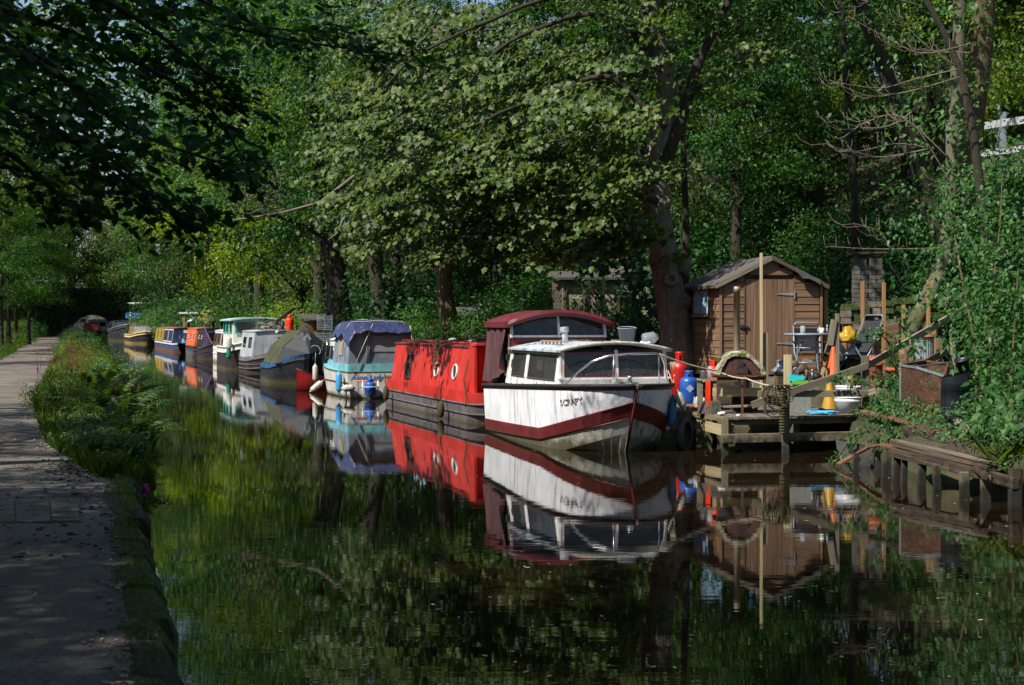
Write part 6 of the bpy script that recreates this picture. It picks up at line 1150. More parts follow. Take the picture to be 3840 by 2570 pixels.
# ================================================================== BEHIND THE TERRACE
rw = thing('stone_wall', 'mossy dry stone retaining wall behind the terrace', 'wall', G(3290, 27.8, .9)); z = .95
for row in range(11):
    px = 3150 + random.uniform(0, 20)
    while px < 3520:
        w = random.uniform(32, 62); h = random.uniform(.12, .16); m = MB(); L_ = w / F * 28; m.box((0, 0, 0), (L_ * .96, .26, h * .9), Matrix.Rotation(random.uniform(-.06, .06), 3, 'Y') @ Matrix.Rotation(random.uniform(-.15, .15), 3, 'Z'), taper=random.uniform(.86, .98)); o = m.build('stone', stone if random.random() < .6 else moss, rw); o.location = G(px + w / 2, 28.0 + random.uniform(-.06, .06) + (px - 3150) * .001, z + h / 2 + random.uniform(-.02, .02) + .0006 * (px - 3150)) - rw.location; px += w
    z += .125
rb = thing('board_retainer', 'brown boards on posts holding the slope behind the chairs', 'retaining boards', G(3290, 27.2, .95))
for k in range(3): beam('retaining_board', G(3105, 27.2, 1.22 + .19 * k), G(3432, 27.5, 1.52 + .19 * k + .05), .03, .185, W_shed, rb)
for px, y0, y1 in ((3236, 1055, 1300), (3313, 1060, 1300), (3388, 1143, 1290), (3481, 1050, 1290), (3166, 1227, 1310)): beam('stake', G(px, 27.05, .9), G(px + random.uniform(-4, 4), 27.05, CH - (y0 - HY) / F * 27.05), .065, .065, W_post, rb, (0, 1, 0))
lone('timber_post', 'brown square post standing at the right side of the shed', 'post', G(3096, 27.0, .96), G(3096, 27.0, 2.6), .07, .07, W_post); lone('timber_post', 'round brown post beside the ribbed dustbin, left of two', 'post', G(3502, 25.6, .9), G(3502, 25.6, 1.85), .07, .07, W_post); lone('timber_post', 'thick brown post beside the ribbed dustbin, right of two', 'post', G(3522, 25.5, .9), G(3522, 25.5, 1.68), .10, .1, W_shed)
brick_m = pm('pale_grey_brick', '45433e', '625f58', 9, rough=.9, bmp=.5, vary=.25)
for px, lab in ((3221, 'slim grey brick pillar behind the terrace, left of two'), (3279, 'slim grey brick pillar behind the terrace, right of two')):
    t_ = thing('brick_pillar', lab, 'pillar', G(px, 29.2, 2.2)); m = MB(); m.box((0, 0, -.2), (.26, .22, 2.6)); m.build('mortar_core', pm('mortar' + str(px), '3c3a35', '4a4842', 8, vary=0), t_)
    for c_ in range(10):
        for k in ((-.073, .073) if c_ % 2 else (-.145 + .07, .105)):
            m = MB(); w = .138 if c_ % 2 else (.14 if k < 0 else .13) ; m.box((k + random.uniform(-.004, .004), -.06, .095 * c_ + .05), (w, .14, .084)); m.build('brick', brick_m, t_)
lone('roof_slab', 'dark slab lying across the tops of the brick pillars', 'slab', G(3190, 29.2, 3.40), G(3320, 29.3, 3.42), .4, .05, W_old, (0, 0, 1))
m = MB(); m.tube([G(3158, 26.9, 1.3), G(3158, 26.9, 1.62), G(3163, 26.9, 1.76), G(3178, 26.9, 1.80), G(3186, 26.9, 1.78)], .014, 7); tag(m.build('blue_hose', plain('hose_blue', '2479b8', .4)), 'short blue water hose on the stone wall behind the chairs', 'hose')
# weathered shack behind the wheelhouse
def shack(c, rz, w, d, h, label, mat, n=9, roof=None, vert=False, name='weathered_shack'):
    t_ = thing(name, label, 'shack', c, rz); Rz = Matrix.Rotation(rz, 3, 'Z')
    for k in range(n):
        if vert: x_ = -w / 2 + w * (k + .5) / n; a_, b_ = Vector((x_, 0, 0)), Vector((x_, 0, h)); bw = w / n
        else: z = h * (k + .5) / n; a_, b_ = Vector((-w / 2, 0, z)), Vector((w / 2, 0, z)); bw = h / n
        beam('wall_board', Rz @ a_ + c, Rz @ b_ + c, .025 if not vert else bw * .96, bw * .96 if not vert else .025, mat, t_, (0, 0, 1) if not vert else tuple(Rz @ Vector((0, 1, 0)))).matrix_basis = Matrix.Rotation(-rz, 4, 'Z') @ Matrix.Translation(-c) @ (Matrix.Translation((Rz @ a_ + c + Rz @ b_ + c) / 2) @ (Rz.to_4x4() if not vert else (Matrix((Vector((0, 0, 1)), Rz @ Vector((-1, 0, 0)), Rz @ Vector((0, -1, 0)))).transposed()).to_4x4()))
    m = MB(); m.box((0, d / 2 + .05, h / 2), (w, d, h)); m.build('shack_body', W_old, t_)
    m = MB(); m.prism([(-w / 2 - .15, -.2, h), (w / 2 + .15, -.2, h), (w / 2 + .15, -.2, h + .06), (-w / 2 - .15, -.2, h + .06)], (0, d + .4, .25)); m.build('shack_roof', roof or felt, t_); return t_
pale_board = pm('bleached_board', '75695c', '9c8f80', 14, (.06, 1, 1), .9, bmp=.4)
c_ = G(2215, 37, .95); sk = shack(c_, R(6), 1.5, 2, 2.15, 'bleached weatherboard shack among trees above the cruiser roof', pale_board, 13)
for x_ in (-.7, -.25, .25, .62): beam('prop_board', c_ + Vector((x_, -.2, 0)), c_ + Vector((x_ + random.uniform(-.1, .12), -.1, 1.9)), .1, .03, W_old, sk, (0, 1, 0))
c_ = G(2330, 38.5, 1.0); shack(c_, R(-4), 1.9, 2, 2.3, 'pale vertical board hut half hidden by shrubs right of the bleached shack', pale_board, 9, vert=True)
c_ = G(1760, 45, .85); hk = shack(c_, R(4), 1.3, 2, 1.35, 'small hut with a wooden framed window behind the red narrowboat', W_shed, 6, name='window_hut'); window(hk, (0, -.03, .85), (1, 0, 0), (0, 0, 1), 1.1, .85, .09, W_shed, glassmat('hut_glass', '6a7268', .9, .4), mull=1)
c_ = G(1215, 58, .9); oc = shack(c_, R(25), 1.1, 1.6, 1.15, 'orange brown log cabin behind the tented boat', pm('orange_log', '8a5a26', 'b07c3c', 12, (.06, 1, 1), .8), 8, name='log_cabin')
c_ = G(790, 100, .9); th_ = thing('garden_hut', 'teal garden hut with mossy pitched roof and dartboard beyond the orange boat', 'hut', c_); teal = plain('teal_wall', '1f6a68', .6, c2='2a7c78'); m = MB(); m.box((0, .6, .6), (2.2, 1.2, 1.2)); m.build('wall', teal, th_)
m = MB(); m.prism([(-1.0, -.4, 1.15), (1.5, -.4, 1.15), (1.2, .6, 2.0), (-.7, .6, 2.0)], (0, .0, .08)); m.prism([(-1.2, -.5, 1.1), (-.75, .6, 2.1), (-.7, .7, 2.1), (-1.1, -.4, 1.1)], (0, 0, .1)); m.build('roof', pm('mossy_thatch', '5c5424', '857a3c', 8, vary=0, bmp=.8), th_); m = MB(); m.lathe([(0, 0), (.28, 0), (.28, .05), (.2, .06), (.2, .05), (.1, .06), (0, .06)], 16, (.1, -.02, .9), M=Matrix.Rotation(R(90), 3, 'X')); m.build('dartboard', pm('dartboard_m', '2c2010', 'b8963c', 9, vary=0), th_)
c_ = G(722, 104, .9); kk = thing('porch_hut', 'small timber porch with white flat roof beside the teal hut', 'hut', c_); m = MB(); m.box((0, .5, 1.85), (1.9, 1.4, .12)); m.build('roof', white_trim, kk)
for x_ in (-.6, .7): beam('porch_post', c_ + Vector((x_, 0, 0)), c_ + Vector((x_, 0, 1.8)), .16, .16, W_post, kk, (0, 1, 0))
beam('porch_wall', c_ + Vector((.4, .5, 0)), c_ + Vector((.4, .5, 1.75)), .9, .1, W_old, kk, (0, 1, 0))
bq = thing('grill_racks', 'stack of grey grill racks propped behind the tented boat', 'racks', G(1214, 50, .9))
for lev in (0, 1):
    for k in range(9): m = MB(); m.bar((-.27 + .04 * lev, 0, .25 + lev * .62 + k * .06), (.27 + .04 * lev, .0, .22 + lev * .62 + k * .06), .02, .02); m.build('grill_bar', galv, bq)
    m = MB(); [m.bar((x_ + .04 * lev, .0, .2 + lev * .62), (x_ - .02 + .04 * lev, .0, .78 + lev * .62), .02, .02) for x_ in (-.26, 0, .26)]; m.build('grill_frame', galv, bq)
# white road fence up the slope
wf2 = thing('white_fence', 'white painted roadside railing high on the wooded slope', 'fence', G(3700, 38, 6.5)); whp = plain('fence_white', 'a4a7aa', .6, c2='8b8e8c'); fp = [(3560, 40, 490), (3660, 39, 478), (3760, 38, 462), (3880, 37, 445)]
zz = lambda y, d: CH - (y - HY) / F * d
for (p0, d0, y0), (p1, d1, y1) in zip(fp, fp[1:]):
    beam('rail', G(p0, d0, zz(y0, d0)), G(p1, d1, zz(y1, d1)), .05, .2, whp, wf2); beam('rail', G(p0, d0, zz(y0, d0) - .75), G(p1, d1, zz(y1, d1) - .75), .05, .18, whp, wf2)
for p0, d0, y0 in fp: beam('fence_post', G(p0, d0 + .08, zz(y0, d0) - 3.2), G(p0, d0 + .08, zz(y0, d0) + .3), .16, .16, galv, wf2, (0, 1, 0))
lone('lamp_post', 'slim pale lamp post rising behind the white railing', 'post', G(3745, 44, 6), G(3742, 44, 11.5), .14, .14, whp)
# things at the near bank
m = MB(); Rj = Matrix.Rotation(R(82), 3, 'Y'); m.lathe([(0, 0), (.035, 0), (.045, .09), (.04, .092), (.03, .01)], 14, M=Rj, cap=False); put('pink_cup', m, plain('pink_plastic', 'b01e78', .4), 'small bright pink cup floating by the near bank', 'cup', P(525, 1838) + Vector((0, 0, .02)))
m = MB(); m.ball((0, 0, .0), (.09, .08, .11), 12, 8, .5); put('dark_rock', m, pm('wet_rock', '14130f', '2a2822', 9, vary=0), 'dark mossy lump standing out of the water below the ferns', 'rock', P(515, 1768))
# ================================================================== TREES AND PLANTS
def tmpl(outline, centre=None, fold=.12, curl=.0):
    """leaf outline in the XY plane, tip along +Y, folded along the midrib"""
    v = [(x, y, abs(x) * fold - curl * y * y) for x, y in outline]
    if centre is not None:
        v.append((0, centre, -.03)); n = len(outline); f = [(i, (i + 1) % n, n) for i in range(n)]
    else: n = len(outline); f = [(0, i, i + 1) for i in range(1, n - 1)]
    return np.array(v, float), np.array(f, int)
SYC = tmpl([(0, .02), (.26, -.06), (.42, .12), (.36, .27), (.60, .50), (.36, .60), (.22, .74), (0, 1.0), (-.22, .74), (-.36, .60), (-.60, .50), (-.36, .27), (-.42, .12), (-.26, -.06)], .36, .22, .2)
OV = tmpl([(0, 0), (.27, .38), (0, 1.0), (-.27, .38)], .5, .25, .12)
DIA = tmpl([(0, 0), (.30, .45), (0, 1.0), (-.30, .45)], None, .3, .1)
LANCE = tmpl([(0, 0), (.14, .35), (0, 1.0), (-.14, .35)], None, .3, .25)
def leaf_mesh(name, pos, nrm, size, T, mat, tip=None, tipj=.6):
    pos, nrm = np.asarray(pos, float), np.asarray(nrm, float); n = len(pos); tv_, tf = T; k = len(tv_)
    nrm = nrm / (np.linalg.norm(nrm, axis=1, keepdims=True) + 1e-9)
    t = (np.array([0, 0, -.5]) + (tip if tip is not None else 0)) + rng.normal(0, tipj, (n, 3)); t = t - nrm * (t * nrm).sum(1, keepdims=True); t /= (np.linalg.norm(t, axis=1, keepdims=True) + 1e-9)
    b = np.cross(t, nrm); V = pos[:, None, :] + size[:, None, None] * (tv_[None, :, 0:1] * b[:, None, :] + tv_[None, :, 1:2] * t[:, None, :] + tv_[None, :, 2:3] * nrm[:, None, :])
    Fc = (tf[None] + (np.arange(n) * k)[:, None, None]).reshape(-1); nf = n * len(tf)
    me = bpy.data.meshes.new(name); me.vertices.add(n * k); me.vertices.foreach_set('co', V.reshape(-1)); me.loops.add(nf * 3); me.loops.foreach_set('vertex_index', Fc)
    me.polygons.add(nf); me.polygons.foreach_set('loop_start', np.arange(nf) * 3); me.polygons.foreach_set('loop_total', np.full(nf, 3)); me.materials.append(mat); me.update(calc_edges=True); return me
def clump_leaves(cs, out, per, rad, flat=.45, up=.55, outw=.55, jit=.45, droop=.25):
    """leaves around clump centres cs: flattened, drooping sprays facing outwards and up"""
    cs, out = np.asarray(cs, float), np.asarray(out, float); n = len(cs); out = out / (np.linalg.norm(out, axis=1, keepdims=True) + 1e-9)
    r = rng.normal(0, .5, (n, per, 3)) * np.asarray(rad).reshape(-1, 1, 1); r[:, :, 2] *= flat
    r[:, :, 2] -= droop * (r * out[:, None, :]).sum(2); P_ = (cs[:, None, :] + r).reshape(-1, 3)
    N_ = (np.array([0, 0, up]) + outw * out[:, None, :] + rng.normal(0, jit, (n, per, 3))).reshape(-1, 3); O_ = np.repeat(out, per, 0); return P_, N_, O_
G1 = leafmat('leaf_sycamore', ['20370e', '2f4a13', '445c1e', '627236'], .42, .5, spec=.36)
G2 = leafmat('leaf_mid_green', ['1b3d10', '275013', '376318', '4c7620'], .45, .55)
G3 = leafmat('leaf_dark_green', ['123012', '1a4018', '24501e', '326028'], .42, .55)
G4 = leafmat('leaf_yellow_green', ['3a560f', '4f6e14', '66841c', '7d9028'], .5, .5)
G5 = leafmat('leaf_elder', ['1d3f18', '2a5222', '3a642e', '4c7240'], .40, .5)
G6 = leafmat('leaf_beech_dark', ['123010', '1b4012', '285218'], .5, .6, spec=.25)
G7 = leafmat('fern_green', ['1f3d14', '2d5018', '3d5f1e', '526a28'], .35, .5)
G8 = leafmat('grass_green', ['2c4a10', '3f6216', '55761e', '6d8030'], .35, .5)
G9 = leafmat('dry_brown', ['3d2f18', '5a4522', '77602e'], .2, .7)
def barkmat(name, c1, c2, c3, sc=9, z=.16):
    m, nt, b, tc = newmat(name); L = nt.links; g = nt.nodes.new('ShaderNodeNewGeometry')
    v = mapping(nt, g.outputs['Position'], (1, 1, z), False); f = noise_n(nt, v, sc, 8, .7, 1.2); f2 = noise_n(nt, g.outputs['Position'], 1.6, 3)
    col = ramp(nt, f, [(.35, C(c1)), (.62, C(c2))]); col = mixc(nt, ramp(nt, f2, [(.45, (0, 0, 0, 1)), (.65, (.8, .8, .8, 1))]), col, C(c3)); L.new(col, b.inputs['Base Color']); b.inputs['Roughness'].default_value = .95; L.new(bump(nt, f, 1.0, .05), b.inputs['Normal']); return m
BK1 = barkmat('bark_sycamore', '453f36', '827868', '665b4a'); BK2 = barkmat('bark_dark', '1e1913', '3b3226', '2c2f1a'); BK3 = barkmat('bark_brown', '3c2e20', '6d5a40', '4a4428', 14); BK4 = barkmat('bark_smooth', '4a4838', '68664f', '3c4024', 4, .6); TWG = pm('bare_twig', '4d4336', '75695a', 6, vary=0)
def wob(pts, n, a, seed):
    pts = [Vector(p) for p in pts]; out = []
    for i in range(len(pts) - 1):
        p0, p1, p2, p3 = pts[max(i - 1, 0)], pts[i], pts[i + 1], pts[min(i + 2, len(pts) - 1)]
        for k in range(n): t = k / n; q = .5 * ((2 * p1) + (p2 - p0) * t + (2 * p0 - 5 * p1 + 4 * p2 - p3) * t * t + (-p0 + 3 * p1 - 3 * p2 + p3) * t ** 3); out.append(q + Vector((mnoise.noise(q * .9 + Vector((seed, 0, 0))), mnoise.noise(q * .9 + Vector((0, seed, 0))), 0)) * a)
    return out + [pts[-1]]
def trunk_tube(m, pts, r0, r1, seg=10, a=.05, seed=0, n=5, lump=.08):
    q = wob(pts, n, a, seed); N_ = len(q); st = len(m.v)
    m.tube(q, [(r0 + (r1 - r0) * (i / (N_ - 1)) ** .8) * (1 + (.35 * (1 - i / 3) if i < 3 and r0 > .12 else 0)) for i in range(N_)], seg)
    for i in range(st, len(m.v)): p = m.v[i]; c = min(q, key=lambda z: (z - p).length_squared); m.v[i] = c + (p - c) * (1 + lump * mnoise.noise(p * 4.0) + lump * .8 * mnoise.noise(p * 11.0))
    return q
def make_proto(seed, H, cr, ch, base, nclump, per, lsize, T, crad=.55, r0=.22, lean=(0, 0), flat=.5):
    """returns (trunk mesh builder, crown arrays): crown of clumps on limbs, uneven, with gaps"""
    rs_ = random.Random(seed); m = MB(); tp = Vector((lean[0], lean[1], H * .82)); main = trunk_tube(m, [(0, 0, -.4), (lean[0] * .2, lean[1] * .2, H * .3), (lean[0] * .6, lean[1] * .6, H * .58), tp], r0, .04, 10, .25, seed)
    cs_, out = [], []; nl = 15; cc = Vector((lean[0] * .8, lean[1] * .8, base + ch * .5))
    for i in range(nl):
        a = i * 2.4 + rs_.uniform(-.3, .3); k = (i + .5) / nl; z = base + ch * (k * .95 + .02); rr = cr * (math.sin(math.pi * (.16 + .80 * k)) ** .7) * rs_.uniform(.75, 1.12)
        tip_ = Vector((lean[0] * .8 + rr * math.cos(a), lean[1] * .8 + rr * math.sin(a), z + rs_.uniform(-.6, .4))); st = main[min(len(main) - 1, int(len(main) * min(.95, (z - rr * .35) / (H * .9))))] if z - rr * .35 > 0 else main[3]
        mid = st.lerp(tip_, .5) + Vector((0, 0, rr * .14)); trunk_tube(m, [st, mid, tip_], r0 * .32, .015, 6, .15, seed + i, 4, .05)
        for q in range(nclump // nl):
            t = rs_.uniform(.3, 1.08); p = (st.lerp(mid, t * 2) if t < .5 else mid.lerp(tip_, t * 2 - 1)) + Vector((rs_.gauss(0, .5), rs_.gauss(0, .5), rs_.gauss(.05, .38))) * cr * .22; cs_.append(tuple(p)); out.append(tuple((p - cc) * Vector((1, 1, .6))))
    P_, N_, O_ = clump_leaves(cs_, out, per, rng.uniform(.6, 1.3, len(cs_)) * crad, flat)
    return m, (P_, N_, O_, lsize, T)
PROTO = {}
def proto(key, *a, leaf=G2, bark=BK2, **k):
    m, (P_, N_, O_, ls, T) = make_proto(*a, **k); PROTO[key] = (m.mesh('trunk', bark), leaf_mesh('crown', P_, N_, rng.uniform(.7, 1.25, len(P_)) * ls, T, leaf, O_ * .8))
proto('oak', 3, 14, 4.6, 9.5, 4.0, 330, 80, .15, OV, .62, leaf=G2); proto('ash', 8, 19, 5.2, 14, 4.5, 420, 75, .15, OV, .70, leaf=G3, r0=.28); proto('lime', 21, 12, 4.2, 9.2, 2.2, 300, 80, .14, OV, .6, leaf=G4, r0=.2); proto('maple', 33, 16, 5.2, 12.5, 2.8, 390, 75, .16, OV, .66, leaf=G1, r0=.26); proto('thorn', 44, 6.5, 2.7, 5.6, .6, 180, 75, .11, OV, .45, leaf=G3, r0=.12)
def tree(kind, name, label, loc, rz, sc, group=None, szz=None):
    t_ = thing(name, label, 'tree', loc, rz, group); t_.scale = (sc, sc, szz or sc); tr, cw = PROTO[kind]; link('trunk', tr, t_); link('crown', cw, t_); return t_
def gst(s, t): return ST(s, t, gz(min(max(s, 0), 190), min(t, 46)) - .1)
# ------------------------------------------------------------------ hero sycamore over the white cruiser
hs = thing('sycamore_tree', 'large sycamore with scarred trunk beside the shed and leaves over the boats', 'tree', G(2540, 28.5, .9)); hl = hs.location
pxl = lambda L_, d: [Q(px, py, d) - hl for px, py in L_]
m = MB(); trunk_tube(m, pxl([(2545, 1385), (2530, 1200), (2505, 1050), (2480, 900), (2458, 700), (2470, 520), (2500, 330), (2440, 60), (2420, -300)], 28.5), .37, .16, 16, .02, 3, 5, .14)
m.build('trunk', BK1, hs); m = MB(); trunk_tube(m, pxl([(2475, 640), (2560, 440), (2620, 250), (2680, 120), (2760, -60)], 28.4), .15, .07, 9, .04, 5); trunk_tube(m, pxl([(2470, 480), (2300, 300), (2100, 330), (1900, 430), (1780, 560)], 27.5), .07, .02, 8, .35, 7, 7); trunk_tube(m, pxl([(2460, 250), (2250, 60), (2000, 120), (1800, 300), (1740, 420)], 27.8), .07, .02, 8, .35, 9, 7); trunk_tube(m, pxl([(2470, 760), (2300, 700), (2150, 690), (2000, 760)], 27.5), .08, .02, 7, .06, 10); trunk_tube(m, pxl([(2440, 60), (2150, -20), (1850, 60), (1600, 200), (1450, 330)], 28.2), .06, .02, 8, .35, 12, 7)
m.build('limbs', BK2, hs)
kn = MB(); c_ = Q(2518, 1047, 28.12) - hl; kn.lathe([(.17, -.08), (.15, .02), (.11, .07), (.075, .06), (.05, -.02), (0, -.03)], 16, c_, M=Matrix.Rotation(R(90), 3, 'X') @ Matrix.Rotation(R(0), 3, 'Y'), cap=False); kn.build('knot', BK1, hs)
for px, py, r_ in ((2565, 1000, .16), (2575, 1130, .15), (2470, 1080, .08), (2495, 760, .12), (2440, 860, .07)): kn = MB(); kn.ball(Q(px, py, 28.35) - hl, (r_, r_, r_ * 1.2), 10, 7, .5); kn.build('burr', BK1, hs)
lob = [(1480, 650, 29.5, .85), (1400, 770, 30.5, .6), (1330, 640, 31, .6), (1650, 590, 29, .9), (1720, 690, 28.5, .8), (1870, 720, 28, .7), (1600, 840, 30, .7), (1520, 900, 31, .6), (1720, 860, 31, .6), (1800, 830, 30, .7), (1980, 640, 27.5, .8), (2080, 770, 27.5, .8), (2200, 600, 27, .9), (2270, 690, 27, .6), (2310, 520, 27.5, .65), (1850, 420, 28.5, .9), (1560, 470, 30, .9), (1690, 280, 30, 1.0), (1980, 260, 29, 1.0), (2230, 300, 28.5, .9), (1440, 300, 31, .9), (1380, 480, 31, .8), (2400, 890, 27.5, .3), (2160, 900, 28, .6), (2020, 860, 28, .7), (1500, 120, 31, 1.0), (1800, 110, 30, 1.0), (2100, 80, 29.5, 1.0), (2380, 130, 28.5, .9), (2640, 60, 28, .8), (2620, 300, 28.2, .5), (2250, 800, 28, .5), (1300, 180, 32, .8), (1880, 560, 28, .8), (2130, 450, 27.6, .8)]
cs_, out = [], []; LI = np.array([SUN_AZ.x, SUN_AZ.y - .3, 0])
for px, py, d, r_ in lob:
    c_ = Q(px, py, d)
    for k in range(int(15 * r_ * r_) + 5): q = Vector((random.gauss(0, .62), random.gauss(0, .62), random.gauss(0, .40))) * r_ * 1.5; cs_.append(tuple(c_ + q - hl)); out.append(tuple(LI + np.array([random.gauss(0, .35), random.gauss(0, .35), 0])))
P_, N_, O_ = clump_leaves(cs_, out, 42, rng.uniform(.34, .62, len(cs_)), .24, .62, .60, .24, .42)
link('crown', leaf_mesh('crown', P_, N_, rng.uniform(.08, .16, len(P_)), SYC, G1, O_ * .9, .45), hs)
cs_, out = [], []                                                  # the crown goes on unseen above the frame, added to shade the slope
for px, py, d, r_ in ((2000, -420, 28, 1.6), (2300, -330, 28, 1.6), (2600, -300, 28, 1.6), (2880, -420, 28.5, 1.6), (2150, -750, 29, 1.7), (2450, -700, 29, 1.7), (2750, -760, 29, 1.7), (3050, -650, 29.5, 1.6), (2350, -1050, 29, 1.6), (2700, -1080, 29, 1.6), (1750, -560, 29, 1.4), (3250, -420, 30, 1.5), (3450, -700, 30, 1.6)):
    for k in range(int(11 * r_ * r_)): q = Vector((random.gauss(0, .62), random.gauss(0, .8), random.gauss(0, .45))) * r_ * 1.25; cs_.append(tuple(Q(px, py, d) + q - hl)); out.append(tuple(LI + rng.normal(0, .5, 3)))
P_, N_, O_ = clump_leaves(cs_, out, 30, rng.uniform(.5, .8, len(cs_)), .35, .6, .5, .35, .3); link('crown', leaf_mesh('crown', P_, N_, rng.uniform(.16, .24, len(P_)), OV, G1, O_ * .9, .45), hs)
# sycamore with pale trunk behind the red narrowboat
h2 = thing('sycamore_tree', 'sycamore with leaning sunlit brown trunk behind the red narrowboat', 'tree', G(1690, 40.5, .8)); h2l = h2.location
m = MB(); trunk_tube(m, [Q(px, py, 40.5) - h2l for px, py in ((1705, 1330), (1690, 1230), (1672, 1120), (1668, 1030), (1690, 900), (1720, 700), (1690, 400), (1640, 100))], .31, .12, 12, .02, 6, 5, .1); trunk_tube(m, [Q(px, py, 40) - h2l for px, py in ((1690, 900), (1560, 780), (1420, 700))], .1, .03, 7); m.build('trunk', BK3, h2)
cs_, out = [], []
for px, py, d, r_ in ((1560, 860, 38, .9), (1420, 830, 38.5, 1.0), (1800, 900, 39.5, .9), (1880, 800, 39, 1.2), (1500, 700, 40, 1.5), (1700, 600, 40, 1.6), (1900, 550, 41, 1.5), (1650, 350, 41, 1.7), (1850, 250, 42, 1.7), (1450, 450, 41, 1.6), (1550, 150, 42, 1.7)):
    for k in range(int(12 * r_ * r_)): cs_.append(tuple(Q(px, py, d) - h2l + Vector((random.gauss(0, .6), random.gauss(0, .6), random.gauss(0, .45))) * r_)); out.append(tuple(LI + rng.normal(0, .4, 3)))
P_, N_, O_ = clump_leaves(cs_, out, 34, rng.uniform(.4, .7, len(cs_)), .35, .6, .5, .3, .35); link('crown', leaf_mesh('crown', P_, N_, rng.uniform(.10, .18, len(P_)), SYC, G1, O_ * .9, .4), h2)
# ------------------------------------------------------------------ placed trunks with their own crowns
def px_tree(name, label, pts, d, w0, w1, bark, crown, leaf, T=OV, ls=.13, per=26, branches=(), kc=10, rad=(.4, .75), out_=None):
    b0 = Q(*pts[0], d); t_ = thing(name, label, 'tree', b0); m = MB(); trunk_tube(m, [Q(px, py, d) - b0 for px, py in pts], w0 / F * d / 2, w1 / F * d / 2, 12, .03, len(label), 5, .1)
    for br_ in branches: trunk_tube(m, [Q(px, py, d + dd) - b0 for px, py, dd in br_[1]], br_[0], .02, 7, .08, 4)
    m.build('trunk', bark, t_)
    if crown:
        cs_, out = [], []
        for px, py, dd, r_ in crown:
            for k in range(int(kc * r_ * r_) + 4): cs_.append(tuple(Q(px, py, d + dd) - b0 + Vector((random.gauss(0, .62), random.gauss(0, .62), random.gauss(0, .5))) * r_)); out.append(tuple((LI if out_ is None else out_) + rng.normal(0, .5, 3)))
        P_, N_, O_ = clump_leaves(cs_, out, per, rng.uniform(*rad, len(cs_)), .45, .55, .5, .4, .3); link('crown', leaf_mesh('crown', P_, N_, rng.uniform(.7, 1.25, len(P_)) * ls, T, leaf, O_ * .8, .5), t_)
    return t_
px_tree('alder_tree', 'thick double trunk dark tree behind the tented boat', [(1285, 1260), (1275, 1150), (1262, 1020), (1240, 880), (1200, 700), (1180, 450), (1150, 150)], 53, 95, 40, BK2, [(1050, 700, -1, 1.8), (1120, 780, -2, 1.2), (900, 620, -2, 1.8), (1250, 600, 0, 1.8), (1000, 480, 0, 2.0), (1200, 380, 0, 2.2), (850, 760, -3, 1.4), (760, 520, -3, 1.8), (1000, 200, 0, 2.2), (1200, 100, 0, 2.2), (950, 880, -3, 1.1), (700, 250, -1, 2.0), (850, 60, 0, 2.2), (650, 420, -2, 1.6), (1000, -60, 0, 2.2)], G2, ls=.17, branches=((.16, ((1250, 900, 0), (1100, 830, -1), (950, 800, -2), (820, 830, -3))), (.14, ((1230, 850, 0), (1300, 700, 0), (1380, 560, 0)))), kc=12, rad=(.5, .95))
px_tree('alder_tree', 'dark slim tree left of the double trunk, behind the tented boat', [(1235, 1250), (1240, 1120), (1225, 980), (1190, 800)], 54.5, 40, 20, BK2, None, G2)
px_tree('alder_tree', 'dark tree with forked trunk right of the blue tarpaulin', [(1432, 1250), (1420, 1100), (1405, 950), (1380, 800), (1400, 600), (1420, 350), (1430, 100)], 50, 72, 30, BK2, [(1320, 760, -2, 1.0), (1500, 740, 1, 1.4), (1400, 600, 1, 1.8), (1550, 500, 2, 1.8), (1300, 350, 1, 1.8), (1500, 200, 2, 2.0)], G2, ls=.17, branches=((.12, ((1400, 960, 0), (1330, 870, -1), (1250, 800, -2))),), kc=12, rad=(.5, .9))
px_tree('ash_tree', 'dark trunk leaning left high above the stone wall', [(3570, 1010), (3500, 800), (3450, 640), (3395, 480), (3320, 260), (3235, 40), (3180, -150)], 30, 74, 52, BK2, [(3150, 60, 2, 1.4), (3400, 40, 2, 1.4), (3050, 250, 3, 1.4)], G2, ls=.15)
px_tree('ash_tree', 'smooth greenish grey trunk curving down behind the terrace', [(3400, 1290), (3432, 1215), (3490, 1100), (3535, 980), (3560, 800), (3580, 500), (3590, 250), (3600, -60)], 27.6, 66, 48, BK4, [(3520, 620, -1, .8), (3650, 560, -1, .9), (3480, 420, 0, .9), (3620, 250, 0, 1.0), (3500, 120, 0, 1.0), (3740, 700, -1, .9)], G5, ls=.13, per=24)
px_tree('oak_tree', 'thick rough barked trunk behind the bare branches at the top', [(3590, 950), (3620, 700), (3645, 480), (3670, 280), (3690, 60), (3700, -150)], 33, 92, 80, BK3, [(3780, 180, 1, 1.3), (3600, 80, 2, 1.3), (3750, 60, 0, 1.3)], G4, ls=.13)
px_tree('sapling', 'thin straight dark trunk right of the shed roof', [(3215, 1010), (3205, 800), (3190, 500), (3165, 200), (3150, -80)], 34, 34, 24, BK2, None, G2); px_tree('sapling', 'thin dark trunk just right of the scarred sycamore', [(2570, 1150), (2572, 900), (2565, 600), (2550, 300)], 31, 34, 18, BK2, [(2700, 250, 1, 1.2), (2600, 120, 2, 1.2)], G2); px_tree('sapling', 'slim leaning young tree between the cruiser roof and scarred sycamore', [(2412, 1290), (2395, 1180), (2360, 1060), (2330, 920), (2320, 780)], 33, 24, 10, BK2, [(2250, 980, 0, .6), (2420, 1010, -.5, .5), (2330, 900, 0, .8), (2450, 1120, -.5, .4)], G5, SYC, .17, 20)
